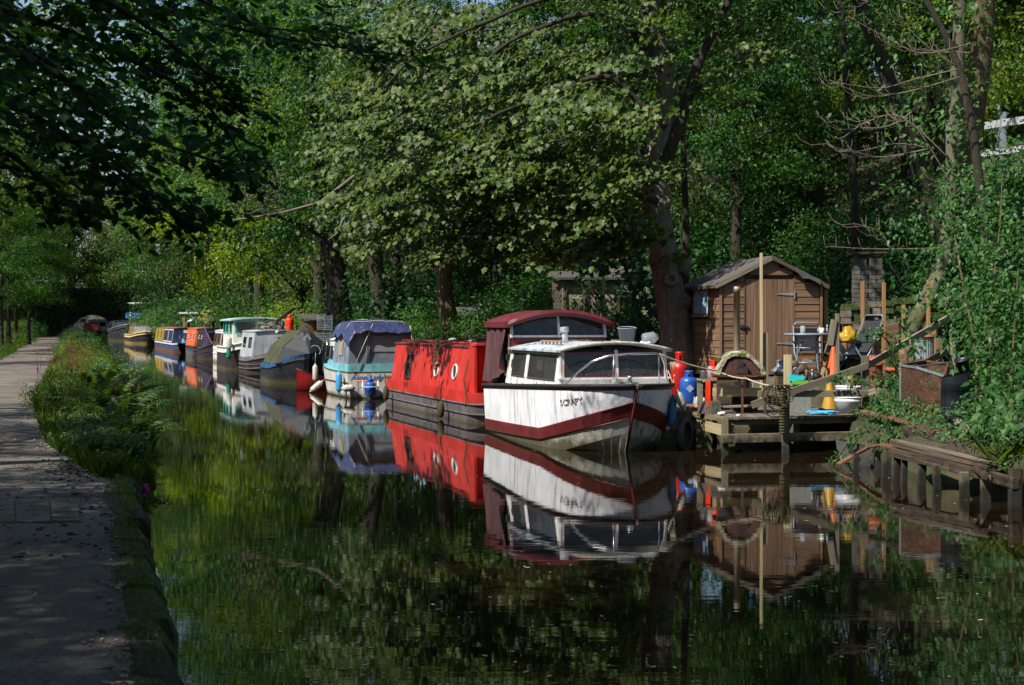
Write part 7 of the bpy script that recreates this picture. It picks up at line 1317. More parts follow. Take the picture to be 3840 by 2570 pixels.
# bare arching branches
bt_ = thing('bare_tree', 'dead tree with bare pale arching twigs above the terrace', 'tree', Q(3670, 900, 25)); b0 = bt_.location; m = MB(); main = trunk_tube(m, [Q(px, py, 25) - b0 for px, py in ((3700, 1000), (3660, 560), (3625, 380), (3590, 240), (3540, 120), (3470, 0), (3430, -80))], .09, .04, 9, .02, 2); m.build('trunk', BK2, bt_)
m = MB(); rr_ = random.Random(4)
arcs = [((3590, 260), (3420, 300), (3300, 330), (3130, 310)), ((3600, 290), (3400, 345), (3250, 360), (3110, 300)), ((3560, 600), (3380, 440), (3250, 460), (3150, 520), (3090, 490)), ((3500, 560), (3360, 540), (3200, 570), (3100, 540)), ((3480, 560), (3300, 590), (3190, 560)), ((3620, 170), (3450, 200), (3300, 130), (3180, 60)), ((3640, 200), (3480, 190), (3330, 170)), ((3450, 20), (3300, -10), (3180, 50)), ((3590, 250), (3460, 160), (3380, 60)), ((3420, 420), (3340, 470), (3240, 480), (3130, 450)), ((3620, 780), (3450, 500), (3360, 430)), ((3560, 930), (3300, 935), (3110, 925)), ((3340, 935), (3300, 870), (3210, 840))]
for a_ in arcs:
    d_ = 24.6 + rr_.uniform(-.6, .6); pts = wob([Q(px, py, d_) - b0 for px, py in a_], 5, .03, rr_.random() * 9); m.tube(pts, [.015 * (1 - .75 * i / len(pts)) for i in range(len(pts))], 5)
    for k in range(10):
        i = rr_.randrange(2, len(pts)); p = pts[i]; sg = Vector((rr_.uniform(-.30, .05), rr_.uniform(-.1, .1), 0)); m.tube([p, p + sg + Vector((0, 0, -.02)), p + sg * 1.7 + Vector((0, 0, .08)), p + sg * 2.0 + Vector((0, 0, .2))], [.009, .007, .005, .003], 4)
m.build('twigs', TWG, bt_)
# twigs showing high over the canal on the left
tw = thing('dead_branch', 'tangle of bare pale twigs hanging from the canopy over the canal', 'branch', Q(1150, 800, 44)); m = MB(); b0 = tw.location
for k in range(34):
    p = Q(rr_.uniform(880, 1080), rr_.uniform(640, 800), 44) - b0; a = rr_.uniform(0, 6.3); l_ = rr_.uniform(.4, 1.1); d_ = Vector((-abs(math.cos(a)), .3 * math.sin(a), .0)) * l_; m.tube([p, p + d_ * .5 - Vector((0, 0, .15 * l_)), p + d_ - Vector((0, 0, .1 * l_)), p + d_ * 1.2 + Vector((0, 0, .15))], [.016, .012, .009, .005], 4)
for pts in (((1330, 660), (1200, 760), (1050, 800), (850, 830)), ((1330, 690), (1300, 800), (1260, 880), (1230, 900))): m.tube([Q(px, py, 44) - b0 for px, py in pts], [.06, .045, .03, .015], 6)
m.build('twigs', TWG, tw)
# ------------------------------------------------------------------ rows of wood: hillside, right bank, towpath side
gH, gR, gL = 'trees on the wooded hillside', 'trees along the boat side bank', 'trees along the towpath'
lH = 'leafy tree among many on the wooded hillside behind the boats'; lR = 'tall leafy tree on the bank behind the moored boats'; lL = 'leafy tree growing beside the towpath'
kinds = ['oak', 'ash', 'lime', 'maple']; rr_ = random.Random(12)
for row, t0 in enumerate((17.5, 23, 29, 36)):
    for i in range(11):
        s = 17 + i * 6.3 + (row % 2) * 3 + rr_.uniform(-1.2, 1.2); t = t0 + rr_.uniform(-1.2, 1.2)
        if row == 0 and s < 33: continue
        _p = ST(s, t, 0)
        if _p.y < 41 and CX + F * _p.x / _p.y > 3480: continue
        k = rr_.choice(kinds if row else ['oak', 'maple', 'oak']); tree(k, 'woodland_tree', lH, gst(s, t), rr_.uniform(0, 6.3), rr_.uniform(.8, 1.1) * (.95 if row == 0 else 1.0), gH)
for s, t, k, sc in ((66, 12.2, 'ash', 1.2), (74, 12.6, 'lime', 1.5), (84, 12.0, 'oak', 1.7), (93, 12.6, 'lime', 1.6), (104, 12.4, 'ash', 1.4), (117, 12.5, 'maple', 1.3), (130, 12.5, 'ash', 1.35), (146, 13, 'oak', 1.5), (163, 13, 'maple', 1.5), (178, 13.5, 'ash', 1.4), (60, 14.5, 'maple', 1.15), (98, 17, 'ash', 1.4), (124, 18, 'ash', 1.4), (150, 19, 'maple', 1.5), (198, 14, 'ash', 1.5), (205, 9, 'maple', 1.5)): tree(k, 'bank_tree', lR, gst(s, t), rr_.uniform(0, 6.3), sc, gR)
for s, t, k, sc in ((128, -6.4, 'lime', .7), (150, -6.0, 'lime', .8), (172, -4, 'lime', 1.6), (178, -5, 'ash', 1.7), (188, -9, 'ash', 1.8), (192, 3, 'lime', 2.2), (190, -3, 'ash', 1.3), (200, 1.5, 'ash', 1.4), (196, -9, 'lime', 1.7), (212, -4, 'ash', 1.5), (222, 4, 'maple', 1.7), (214, 10, 'lime', 1.9), (205, 16, 'ash', 1.5), (226, -12, 'ash', 1.6), (200, -16, 'oak', 1.6), (84, -13, 'ash', .9), (110, -14, 'ash', .95), (140, -14, 'ash', 1.0), (170, -14, 'maple', 1.2), (56, -13, 'ash', .8)): tree(k, 'towpath_tree', lL, gst(s, t), rr_.uniform(0, 6.3), sc, gL)
for px, d, sc, rz, lb_ in ((32, 80, .7, 1.0, 'second tree trunk from the frame edge on the towpath verge'), (60, 98, .72, 3.1, 'third tree trunk from the frame edge on the towpath verge'), (108, 112, .8, 5.0, 'farthest thick leaning trunk beside the towpath'), (4, 72, .66, 2.2, 'tree trunk at the frame edge on the towpath verge')):
    b_ = G(px, d, .4); tree('oak', 'towpath_tree', lb_, b_, rz, sc, gL)
for s, t, k, sc in ((-3, -4.6, 'maple', .8), (4.5, -5.2, 'maple', .85), (11.5, -5.4, 'oak', .9), (18, -5.6, 'oak', .82), (8, -9, 'ash', .8), (25, -6.5, 'oak', .8), (-6, -1.5, 'maple', .8), (-10, -4, 'maple', .9), (-1, -3.2, 'oak', .75), (-13, 1, 'oak', .9), (2, -8, 'maple', .8)): tree(k, 'towpath_tree', lL, gst(s, t), rr_.uniform(0, 6.3), sc, gL)  # unseen trees beside and behind the camera, added to shade the near path
for s, t, k, sc in ((182, -9, 'ash', 1.0), (171, -4.6, 'lime', .8), (183.5, 11.5, 'oak', .9), (180, 13.5, 'maple', 1.0)): tree(k, 'bridge_tree', 'leafy tree growing in front of the far stone bridge', ST(s, t, .4), rr_.uniform(0, 6.3), sc, 'trees in front of the bridge')
# ivy on the bridge
pts = [ST(185.85, 8 + (-8 + rr_.uniform(-12, 16)), rr_.uniform(1.5, 6.4)) for _ in range(9000)]; pts = [tuple(p - br.location) for p in pts if not (abs(to_st(p)[1] - 5.8) < 3.3 and p.z < 3.3)]; n = len(pts)
link('ivy', leaf_mesh('ivy', pts, np.array([.3, -.9, .3]) + rng.normal(0, .4, (n, 3)), rng.uniform(.2, .4, n), OV, G3), br)['kind'] = 'stuff'
# ------------------------------------------------------------------ beech branch hanging into the top left of the view
bc = thing('beech_branch_tree', 'dark beech whose low leafy branches hang over the towpath nearby', 'tree', ST(3.0, -3.4, .3)); b0 = bc.location; m = MB(); trunk_tube(m, [(0, 0, -.3), (.05, .1, 2), (.1, .3, 5), (.0, .2, 9)], .24, .1, 12, .05, 8)
brs = [((-300, 200, 6.2), (100, 420, 6.6), (380, 600, 7), (640, 780, 7.2), (760, 830, 7.3)), ((-300, -50, 6.5), (150, 80, 7), (500, 230, 7.4), (800, 420, 7.8), (960, 700, 8.2)), ((-200, -200, 7), (300, -60, 7.5), (700, 60, 8), (1100, 150, 8.5), (1520, 210, 9)), ((-300, 450, 5.6), (0, 560, 6), (180, 700, 6.2), (320, 800, 6.4)), ((-300, 100, 5), (100, 220, 5.4), (330, 380, 5.8), (560, 520, 6.2), (860, 620, 6.6)), ((-200, 300, 7.5), (200, 480, 8), (480, 640, 8.4), (560, 760, 8.6)), ((200, -100, 6.5), (500, 60, 7), (760, 260, 7.4), (900, 420, 7.6)), ((-300, -150, 8), (0, 100, 8.4), (260, 300, 8.8), (480, 420, 9)), ((400, -120, 8), (700, -20, 8.6), (1000, 100, 9), (1250, 120, 9.4)), ((-300, 260, 6.9), (60, 330, 7.3), (300, 480, 7.6), (430, 700, 7.9))]
cs_, out = [], []
for br_ in brs:
    pts = wob([Q(px, py, d) - b0 for px, py, d in br_], 6, .02, 3); m.tube(pts, [.016 * (1 - .8 * i / len(pts)) + .002 for i in range(len(pts))], 5)
    for i, p in enumerate(pts):
        for k in range(5): q = p + Vector((random.gauss(0, .13), random.gauss(0, .22), random.gauss(-.01, .085))) * (1.0 if i < len(pts) * .75 else .55); cs_.append(tuple(q)); out.append((random.gauss(.5, .5), random.gauss(-.3, .5), 0))
m.tube([(0.1, .3, 4.2), tuple(Q(-300, 100, 5.6) - b0)], [.05, .018], 7); m.tube([(0.05, .25, 4.6), tuple(Q(-300, -100, 6.8) - b0)], [.05, .018], 7); m.build('trunk', BK2, bc)
P_, N_, O_ = clump_leaves(cs_, out, 5, np.full(len(cs_), .09), .5, .85, .25, .3, .2); link('crown', leaf_mesh('crown', P_, N_, rng.uniform(.05, .085, len(P_)), tmpl([(0, 0), (.22, .14), (.33, .42), (.22, .74), (0, 1.0), (-.22, .74), (-.33, .42), (-.22, .14)], .5, .15, .15), G6, O_ * .9, .5), bc)
# unseen upper crown of the same beech, spread wide to shade the near path
cs_, out = [], []
for k in range(760): q = Vector((random.uniform(-7, 3.6), random.uniform(-7, 9.5), random.uniform(6.2, 10.2))); cs_.append(tuple(q)); out.append((q.x, q.y, .4))
P_, N_, O_ = clump_leaves(cs_, out, 40, np.full(len(cs_), .6), .5); link('crown', leaf_mesh('crown', P_, N_, rng.uniform(.15, .22, len(P_)), OV, G6, O_), bc)
# leafy oak limb reaching over the water from the towpath side
px_tree('oak_tree', 'towpath oak whose leafy limbs reach high over the water near the frame top', [(-260, 1560), (-240, 1000), (-150, 400), (0, 50), (100, -300)], 15.5, 130, 60, BK2, [(250, 60, 0, .8), (420, 180, 0, .7), (620, 40, .5, .9), (820, 90, 1, .8), (1000, 0, 1.5, .8), (300, -120, 0, 1.0), (650, -160, 0, 1.0), (950, -150, 1, 1.0), (150, 250, 0, .6), (560, 240, .5, .5), (760, 230, 1, .4), (50, 100, -1, .8), (1150, -100, 1.5, .7)], G2, ls=.10, per=24, branches=((.07, ((-150, 400, 0), (150, 100, 0), (500, 60, 0), (850, 30, 1))), (.05, ((0, 50, 0), (300, 160, 0), (560, 230, .5)))), kc=26, rad=(.3, .5))
px_tree('lime_tree', 'yellow green lime whose boughs fill the gap behind the dark beech branch', [(-420, 1420), (-400, 900), (-300, 400), (-200, 0)], 25, 90, 50, BK2, [(60, 420, 0, .9), (220, 330, .5, .9), (140, 580, .5, .9), (340, 480, 1, .9), (30, 250, 0, 1.0), (260, 150, 1, 1.0), (450, 330, 1, .8), (420, 620, 1.5, .7), (-80, 560, 0, 1.0), (60, 80, 0, 1.0), (280, 700, 1.5, .6), (80, 720, 1, .8), (520, 180, 1, .8), (-60, 740, 0, .8)], G4, ls=.12, per=26, branches=((.07, ((-300, 420, 0), (-50, 450, 0), (200, 500, .5), (400, 600, 1))), (.07, ((-250, 200, 0), (50, 200, 0), (300, 250, 1)))), kc=18, rad=(.35, .6))
# ------------------------------------------------------------------ shrubs
def shrub_mesh(seed, H, w, n, per, ls, T, leaf, flat=.8, stems=9):
    rs_ = random.Random(seed); m = MB(); cs_, out = [], []
    for k in range(stems): a = rs_.uniform(0, 6.3); tp = Vector((math.cos(a) * w * rs_.uniform(.2, .9), math.sin(a) * w * rs_.uniform(.2, .9), H * rs_.uniform(.5, 1))); m.tube([(0, 0, -.1), tp * .5 + Vector((0, 0, H * .12)), tp], [.02, .014, .006], 5)
    for k in range(n): a = rs_.uniform(0, 6.3); r_ = w * math.sqrt(rs_.random()); z = H * rs_.uniform(.05, 1) * math.sqrt(max(.05, 1 - (r_ / w) ** 2 * .75)); q = (r_ * math.cos(a), r_ * math.sin(a), z); cs_.append(q); out.append((q[0], q[1], .3 * w))
    P_, N_, O_ = clump_leaves(cs_, out, per, np.full(n, w * .26), flat, .55, .6, .45, .2); return m.mesh('stems', BK2), leaf_mesh('foliage', P_, N_, rng.uniform(.7, 1.25, len(P_)) * ls, T, leaf, O_ * .7)
SH = {'elder': shrub_mesh(2, 1.7, 1.2, 90, 26, .10, OV, G5), 'bramble': shrub_mesh(5, 1.0, 1.2, 80, 26, .075, OV, G5, .7), 'laurel': shrub_mesh(9, 2.4, 1.4, 110, 26, .12, OV, G3), 'bright': shrub_mesh(11, 1.8, 1.3, 110, 28, .085, OV, G2), 'yellow': shrub_mesh(14, 1.4, 1.2, 80, 28, .09, OV, G4), 'willow': shrub_mesh(17, 1.6, .8, 60, 40, .13, LANCE, leafmat('leaf_willowherb', ['2a5a14', '3a7018', '4d8520'], .4, .45))}
def shrub(kind, label, loc, sc=1.0, group=None, name='shrub', rz=None, sz=None):
    t_ = thing(name, label, 'shrub', loc, random.uniform(0, 6.3) if rz is None else rz, group); t_.scale = (sc, sc, sz or sc); a, b_ = SH[kind]; link('stems', a, t_); link('foliage', b_, t_); return t_
def gp(px, d): s, t = to_st(G(px, d, 0)); return gst(s, t)
shrub('bright', 'light green bush just behind the maroon wheelhouse roof', G(1990, 34, .85), 1.1, sz=1.15); shrub('bright', 'light green bush right of the sunlit sycamore trunk', G(1850, 38, .8), 1.0); shrub('willow', 'tall bright willowherb clump above the maroon wheelhouse roof', G(2105, 33, .9), 1.0); shrub('elder', 'leafy shrub left of the scarred sycamore trunk', G(2400, 30.5, .9), .9); shrub('laurel', 'dark shrub between the scarred sycamore and shed', G(2575, 30, .9), .8); shrub('bright', 'green bush left of the sunlit sycamore trunk', G(1560, 43, .8), 1.0); shrub('yellow', 'yellow green bush behind the log cabin', G(1110, 64, .9), 1.6)
gU = 'undergrowth shrubs on the wooded slope'; lU = 'dark leafy shrub in the undergrowth of the wooded slope'
for i in range(95):
    s, t = rr_.uniform(12, 75), rr_.uniform(13.2, 25)
    if 19.5 < s < 32 and t < 17: continue
    _p = ST(s, t, 0); _x = CX + F * _p.x / _p.y
    if _p.y < 25.5 and _x < 3700: continue
    shrub(rr_.choice(['laurel', 'elder', 'laurel', 'bright', 'elder']), lU, gst(s, t), rr_.uniform(.8, 1.5), gU)
for px, d, k, sc in ((3520, 43, 'lime', .95), (3650, 46, 'oak', 1.0), (3790, 45, 'lime', 1.05), (3900, 47, 'oak', 1.1), (3400, 45, 'ash', .9)): tree(k, 'railing_tree', 'yellow green tree behind the white railing high on the slope', gp(px, d), rr_.uniform(0, 6.3), sc, 'trees behind the white railing')
for i in range(34): shrub(rr_.choice(['laurel', 'bright', 'elder', 'laurel']), lU, gp(rr_.uniform(3050, 3880), rr_.uniform(29.5, 37)), rr_.uniform(.8, 1.4), gU)
gB = 'shrubs on the bank behind the boats'; lB = 'green shrub on the bank edge behind the moored boats'
for i in range(40):
    s = rr_.uniform(34, 170); shrub(rr_.choice(['bright', 'elder', 'yellow', 'laurel']), lB, gst(s, rr_.uniform(11.6, 13.2)), rr_.uniform(.7, 1.3) * (1 + s / 150), gB)
gV = 'bushes along the towpath verge'; lV = 'bushy plant on the far left verge of the towpath'
for i in range(36):
    s = rr_.uniform(30, 180); shrub(rr_.choice(['yellow', 'elder', 'bright', 'bramble']), lV, gst(s, lerp_tab(PATH_L, s) - rr_.uniform(.5, 2.2)), rr_.uniform(.4, .8) * (1 + s / 200), gV)
gW = 'waterside bushes between path and canal'; lW = 'yellow green waterside bush between the far towpath and the canal'
for i in range(46):
    s = 27 + 135 * rr_.random() ** 1.2; a_, b_ = lerp_tab(PATH_R, s), lerp_tab(EDGE, s); shrub(rr_.choice(['yellow', 'yellow', 'bramble', 'elder']), lW, ST(s, a_ + .45 + (b_ - a_ - .2) * rr_.random(), .3), rr_.uniform(.35, .6) * (1 + s / 260), gW)
# right foreground foliage, ash and elder sprays on tall stems
def spray_tree(name, label, base, lobes, leaf, T, ls, per, kc, stems, rad=(.2, .35), up=.5):
    t_ = thing(name, label, 'shrub', base); m = MB(); cs_, out = [], []
    for st in stems: trunk_tube(m, [p - base for p in st], .03, .008, 6, .03, 2, 4)
    m.build('stems', BK3, t_)
    for px, py, d, r_ in lobes:
        for k in range(int(kc * r_ * r_) + 5): cs_.append(tuple(Q(px, py, d) - base + Vector((random.gauss(0, .6), random.gauss(0, .6), random.gauss(0, .55))) * r_)); out.append(tuple(LI * .7 + rng.normal(0, .5, 3)))
    P_, N_, O_ = clump_leaves(cs_, out, per, rng.uniform(*rad, len(cs_)), .5, up, .5, .4, .35); link('foliage', leaf_mesh('foliage', P_, N_, rng.uniform(.7, 1.25, len(P_)) * ls, T, leaf, O_ * .8, .45), t_)
spray_tree('elder_bush', 'tall leafy elder leaning in from the frame edge above the dark sack', G(3700, 19.8, .6), [(3640, 840, 22, .5), (3760, 780, 21, .5), (3600, 930, 22, .35), (3700, 980, 20.5, .5), (3820, 900, 19.5, .5), (3500, 960, 22, .15), (3650, 1100, 21, .42), (3760, 1130, 19.5, .5), (3650, 1200, 21.5, .25), (3710, 1270, 19.5, .42), (3820, 1300, 18.5, .5), (3700, 1380, 19.0, .28), (3770, 1430, 18.5, .38), (3480, 1110, 21.5, .08), (3830, 1100, 19, .5), (3400, 860, 23, .2), (3540, 790, 22.5, .3), (3560, 1080, 22, .15)], G5, OV, .095, 15, 75, [[G(3700, 19.8, .5), Q(3720, 1200, 19.8), Q(3740, 900, 20.2), Q(3760, 650, 20.5)], [G(3680, 20, .5), Q(3650, 1250, 20.4), Q(3600, 1000, 21.2), Q(3570, 850, 22)], [G(3800, 19, .5), Q(3800, 1300, 18.8), Q(3820, 1000, 19)]])
spray_tree('bramble', 'bramble sprays climbing over the stair rail above the terracotta pot', G(3380, 22.4, .9), [(3330, 1285, 22.2, .22), (3290, 1255, 22.3, .12), (3440, 1300, 22, .2), (3400, 1220, 22.3, .14), (3470, 1400, 21.2, .15)], G5, OV, .09, 10, 60, [[G(3380, 22.4, .8), Q(3340, 1300, 22.2), Q(3280, 1240, 22.2)]], (.12, .2))
spray_tree('bramble', 'bramble patch between the jetty end post and mesh cage', G(3320, 20.8, .55), [(3330, 1470, 20.8, .2), (3350, 1530, 20.5, .2), (3290, 1500, 21, .1), (3350, 1430, 20.9, .12), (3215, 1425, 21.3, .06), (3140, 1420, 21.4, .04), (3300, 1570, 20.2, .15)], G5, OV, .085, 9, 80, [[G(3320, 20.8, .5), Q(3330, 1480, 20.8), Q(3250, 1430, 21.2), Q(3130, 1425, 21.4)]], (.10, .18))
spray_tree('bramble', 'low bramble tangle on the bank end beside the jetty brace', G(3250, 19.8, .45), [(3230, 1620, 19.8, .16), (3290, 1605, 19.7, .2), (3360, 1600, 19.5, .16), (3190, 1650, 19.7, .08), (3140, 1720, 19.5, .05)], G5, OV, .07, 10, 90, [[G(3250, 19.8, .45), Q(3200, 1640, 19.7), Q(3150, 1710, 19.5), Q(3120, 1760, 19.4)]], (.09, .16))
spray_tree('balsam_plant', 'broad leaved balsam plants at the right edge of the bank', G(3800, 17.0, .5), [(3790, 1560, 17, .3), (3720, 1590, 17.2, .25), (3830, 1500, 17.2, .3), (3770, 1640, 16.8, .25), (3840, 1620, 16.5, .3), (3690, 1500, 17.8, .22)], G5, tmpl([(0, 0), (.19, .3), (.16, .6), (0, 1.0), (-.16, .6), (-.19, .3)], .5, .2, .25), .14, 10, 60, [[G(3800, 17, .4), Q(3790, 1500, 17)], [G(3760, 17, .4), Q(3740, 1560, 17.1)]], (.12, .2), .8)
spray_tree('birch_shoots', 'small leaved shoots over the sloping board at the bank corner', G(3780, 16.4, .4), [(3760, 1660, 16.4, .28), (3820, 1690, 16, .25), (3710, 1640, 16.8, .2), (3800, 1740, 15.6, .18)], G5, OV, .05, 18, 90, [[G(3780, 16.4, .3), Q(3760, 1650, 16.4)]], (.1, .18))
# potted plant foliage
P_, N_, O_ = clump_leaves([tuple(Vector((random.gauss(0, .07), random.gauss(0, .07), .33 + abs(random.gauss(0, .08))))) for _ in range(40)], [tuple(Vector((random.gauss(0, 1), random.gauss(0, 1), .5))) for _ in range(40)], 14, np.full(40, .06), .8); link('foliage', leaf_mesh('foliage', P_, N_, rng.uniform(.03, .05, len(P_)), OV, G2, O_), pot)
# ------------------------------------------------------------------ ground cover on the slope, grass and herbs on the near bank
def scatter(name, label, cat, pts, nrm, size, T, mat, tip=None, tipj=.6): return tag(link(name, leaf_mesh(name, pts, nrm, size, T, mat, tip, tipj)), label, cat, kind='stuff')
pts = []
while len(pts) < 62000:
    s, t = 8 + 82 * rr_.random() ** 1.3, 10 + 22 * rr_.random() ** 1.3
    if t < lerp_tab(RIGHT, s) + .25 or (19.6 < s < 27.5 and t < 15.6): continue
    pts.append(tuple(ST(s, t, gz(s, t) + rr_.uniform(.0, .28))))
n = len(pts); scatter('ivy_ground_cover', 'ivy and low herbs carpeting the ground under the slope trees', 'ground cover', pts, np.array([-.35, -.3, .7]) + rng.normal(0, .4, (n, 3)), rng.uniform(.06, .14, n), OV, G3)
pts = []
while len(pts) < 15000:
    s, t = rr_.uniform(9, 20.5), rr_.uniform(9.6, 14.5)
    if t < lerp_tab(RIGHT, s) + .12: continue
    k = mnoise.noise(Vector((s * 1.1, t * 1.1, 4)))
    pts.append(tuple(ST(s, t, gz(s, t) + rr_.uniform(.0, .22) * (1.2 + k))))
n = len(pts); scatter('bank_herbs', 'low weeds and creeping herbs on the near right bank', 'weeds', pts, np.array([-.35, -.5, .7]) + rng.normal(0, .4, (n, 3)), rng.uniform(.03, .09, n), OV, G5)
m = MB()
for i in range(420):
    s, t = rr_.uniform(10, 20), rr_.uniform(9.9, 13); r_ = lerp_tab(RIGHT, s)
    if t < r_ + .05: continue
    p = ST(s, t, gz(s, t) + .02); a = rr_.uniform(0, 6.3); l_ = rr_.uniform(.1, .5); q = Vector((math.cos(a) * l_, math.sin(a) * l_, rr_.uniform(0, .12))); m.tube([p, p + q * .5 + Vector((0, 0, .03)), p + q], [.006, .005, .003], 4)
tag(m.build('fallen_twigs', pm('fallen_twig', '33291f', '55463a', 6, vary=0)), 'dry twigs and sticks strewn over the near right bank', 'twigs', kind='stuff')
BLADE = tmpl([(-.035, 0), (.035, 0), (.028, .45), (0, 1.0), (-.028, .45)], None, 0, .35)
pts = []
while len(pts) < 24000:
    s = 15.5 + 75 * rr_.random() ** 1.7; a_, b_ = lerp_tab(PATH_R, s) + .08 * mnoise.noise(Vector((s * 2, 0, 0))), lerp_tab(EDGE, s) + .15; t = a_ + (b_ - a_) * rr_.random(); pts.append(tuple(ST(s, t, gz(s, min(t, lerp_tab(EDGE, s) - .02)) + (-.02 if t < b_ - .15 else -.15))))
n = len(pts); tipv = np.array([0, 0, 1.6]); scatter('bank_grass', 'rough green grass along the near bank between path and water', 'grass', pts, np.concatenate([rng.normal(0, 1, (n, 2)), np.full((n, 1), .15)], 1), rng.uniform(.08, .26, n), BLADE, G8, tipv, .35)
pts = []
while len(pts) < 16000:
    s = 18 + 130 * rr_.random() ** 1.5; l = lerp_tab(PATH_L, s); pts.append(tuple(ST(s, l - 2.6 * rr_.random(), .36)))
n = len(pts); scatter('verge_grass', 'grass on the far left verge of the towpath', 'grass', pts, np.concatenate([rng.normal(0, 1, (n, 2)), np.full((n, 1), .15)], 1), rng.uniform(.15, .4, n), BLADE, G8, tipv, .35)
pts = []
while len(pts) < 5200: px, py = rr_.gauss(400, 80), rr_.gauss(1625, 45); p = P(px, py, .40); s_, t_ = to_st(p); (lerp_tab(PATH_R, s_) < t_ < lerp_tab(EDGE, s_) + .15) and pts.append((p.x, p.y, .36 + rr_.random() * .18))
n = len(pts); scatter('nettle_patch', 'leafy nettles and docks below the ferns on the near bank', 'herbs', pts, np.array([-.2, -.5, .8]) + rng.normal(0, .35, (n, 3)), rng.uniform(.04, .10, n), OV, G7)
pts = []
while len(pts) < 2600: s = rr_.uniform(5, 16); e = lerp_tab(EDGE, s); pts.append(tuple(ST(s, e - abs(rr_.gauss(0, .12)) + .08, .35 + rr_.random() * .03)))
n = len(pts); scatter('edge_moss', 'tufts of moss and short grass along the stone bank edge', 'moss', pts, np.concatenate([rng.normal(0, 1, (n, 2)), np.full((n, 1), .3)], 1), rng.uniform(.02, .06, n), BLADE, G8, tipv, .6)
pts = []
while len(pts) < 9000:
    s = 17 + 60 * rr_.random() ** 1.5; a_, b_ = lerp_tab(PATH_R, s), lerp_tab(EDGE, s); t = a_ + .1 + (b_ - a_ + .05) * rr_.random(); k = mnoise.noise(Vector((s * .9, t * 1.6, 8)))
    if k < 0: continue
    pts.append(tuple(ST(s, t, .36 + rr_.random() * .55 * k)))
n = len(pts); scatter('bank_weeds', 'mixed leafy weeds among the grass of the near bank', 'weeds', pts, np.array([-.3, -.4, .8]) + rng.normal(0, .4, (n, 3)), rng.uniform(.04, .11, n), OV, G2)
m = MB()
for i in range(110):
    s = 18 + 50 * rr_.random() ** 1.4; a_, b_ = lerp_tab(PATH_R, s), lerp_tab(EDGE, s); p = ST(s, a_ + .1 + (b_ - a_) * rr_.random(), .34); q = p + Vector((rr_.gauss(0, .12), rr_.gauss(0, .12), rr_.uniform(.3, .85))); m.tube([p, p.lerp(q, .5) + Vector((.02, 0, 0)), q], [.004, .003, .002], 3)
    for k in range(3): m.ball(q - Vector((0, 0, .03 * k)), (.012, .012, .02), 5, 3)
tag(m.build('dead_stems', G9), 'dead brown flower stems standing among the near bank grass', 'stems', kind='stuff')
# bracken
def bracken_mesh(seed, nfr, L0):
    rs_ = random.Random(seed); pos, nr, sz, tips = [], [], [], []; m = MB()
    for k in range(nfr):
        a = rs_.uniform(0, 6.3); L_ = L0 * rs_.uniform(.7, 1.15); el = rs_.uniform(.55, 1.3); pts = []
        for i in range(21): t = i / 20; pts.append(Vector((math.cos(a) * math.cos(el) * L_ * t * (1 + .25 * t), math.sin(a) * math.cos(el) * L_ * t * (1 + .25 * t), L_ * (math.sin(el) * t - .46 * t * t))))
        m.tube(pts[::4], [.006, .005, .004, .003, .002, .001], 3, cap=False); base0 = Vector((rs_.gauss(0, .1), rs_.gauss(0, .1), 0))
        sd_ = Vector((-math.sin(a), math.cos(a), 0))
        for i in range(5, 21):
            t = i / 20; w = L_ * .27 * (1 - t) ** .8 * (1 if t > .35 else .8) + .012; d_ = (pts[i] - pts[i - 1]).normalized(); up = sd_.cross(d_) * -1
            for s2 in (-1, 1):
                ax = (sd_ * s2 + d_ * .5).normalized(); pos.append(pts[i]); nr.append(up + sd_ * s2 * .35 + Vector((rs_.gauss(0, .15), rs_.gauss(0, .15), 0))); sz.append(w * rs_.uniform(.9, 1.1)); tips.append(ax * 6 + Vector((0, 0, -1.0)))
    return m.mesh('stalks', G9), leaf_mesh('fronds', [tuple(p) for p in pos], [tuple(p) for p in nr], np.array(sz), tmpl([(0, 0), (.10, .25), (.085, .6), (0, 1.0), (-.085, .6), (-.10, .25)], None, .2, .12), G7, np.array([tuple(p) for p in tips]), .25)
BRK = [bracken_mesh(s_, 34, 1.05) for s_ in (1, 2)]
for i, (px, py, sc, lab) in enumerate(((455, 1590, 1.1, 'large bracken fern clump arching over the water on the near bank'), (410, 1570, 1.15, 'bracken fern clump in the middle of the near bank mound'), (345, 1560, .8, 'bracken fern on the path side of the near bank mound'), (440, 1520, 1.2, 'bracken fern clump at the back of the mound beside the reeds'), (495, 1655, .75, 'low bracken fern hanging to the waterline'), (370, 1490, 1.15, 'bracken fern behind the mound near the dry flower heads'), (475, 1555, 1.1, 'bracken fern leaning out furthest over the canal'), (430, 1630, .8, 'low bracken fern in front of the mound above the nettles'), (430, 1460, 1.25, 'tallest bracken fern at the far end of the mound'))):
    p = P(px, py, .35); t_ = thing('bracken_fern', lab, 'fern', p, i * 1.3); t_.scale = (sc,) * 3; a, b_ = BRK[i % 2]; link('stalks', a, t_); link('fronds', b_, t_)
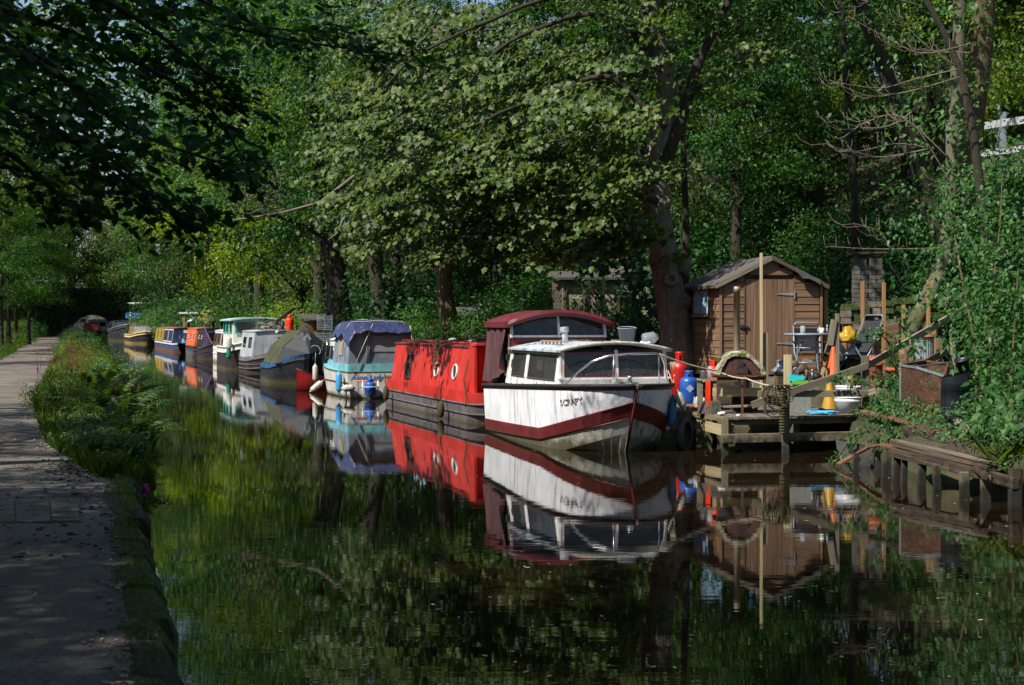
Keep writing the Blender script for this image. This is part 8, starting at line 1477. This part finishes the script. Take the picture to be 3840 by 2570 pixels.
# yellow iris reeds
ir = thing('iris_reeds', 'upright green iris reed clump at the water edge beyond the ferns', 'reeds', P(330, 1375, .2)); pts = [tuple(Vector((random.gauss(0, .42), random.gauss(0, .5), -.1))) for _ in range(420)]; n = len(pts)
link('blades', leaf_mesh('blades', pts, np.concatenate([rng.normal(0, 1, (n, 2)), np.full((n, 1), .05)], 1), rng.uniform(.6, 1.15, n), tmpl([(-.02, 0), (.02, 0), (.018, .6), (0, 1.0), (-.018, .6)], None, 0, .12), leafmat('iris_green', ['1e5a1c', '2c7024', '3d8030'], .35, .4), np.array([0, 0, 5.]), .5), ir)['kind'] = 'stuff'
# dry umbellifers
for i, (px, py, lab) in enumerate(((275, 1440, 'dry brown umbellifer stems leaning over the path edge'), (310, 1390, 'dry brown flower heads behind the ferns'), (245, 1400, 'dry brown flower stems furthest along the near bank'))):
    t_ = thing('dry_umbellifer', lab, 'plant', P(px, py, .35)); m = MB()
    for k in range(26):
        b_ = Vector((random.gauss(0, .3), random.gauss(0, .3), 0)); tp = b_ + Vector((random.gauss(0, .18), random.gauss(0, .18), random.uniform(.45, .95))); m.tube([b_, b_.lerp(tp, .5) + Vector((.03, 0, 0)), tp], [.006, .005, .004], 4)
        for q in range(9): a = q * .7; e = tp + Vector((.09 * math.cos(a), .09 * math.sin(a), .07)); m.tube([tp, e], [.003, .002], 3); m.ball(e, (.016, .016, .008), 5, 3)
    m.build('stems', G9, t_)
# sedge at the right bank corner
sg = thing('sedge_tuft', 'long grassy sedge tuft hanging over the last pile', 'sedge', G(3805, 15.7, .40)); pts = [tuple(Vector((random.gauss(0, .14), random.gauss(0, .14), 0))) for _ in range(90)]; n = 90; link('blades', leaf_mesh('blades', pts, np.concatenate([rng.normal(0, 1, (n, 2)), np.full((n, 1), .1)], 1), rng.uniform(.15, .4, n), tmpl([(-.018, 0), (.018, 0), (.014, .5), (0, 1.0), (-.014, .5)], None, 0, .6), G8, np.array([-.5, -.3, 1.2]), .7), sg)['kind'] = 'stuff'
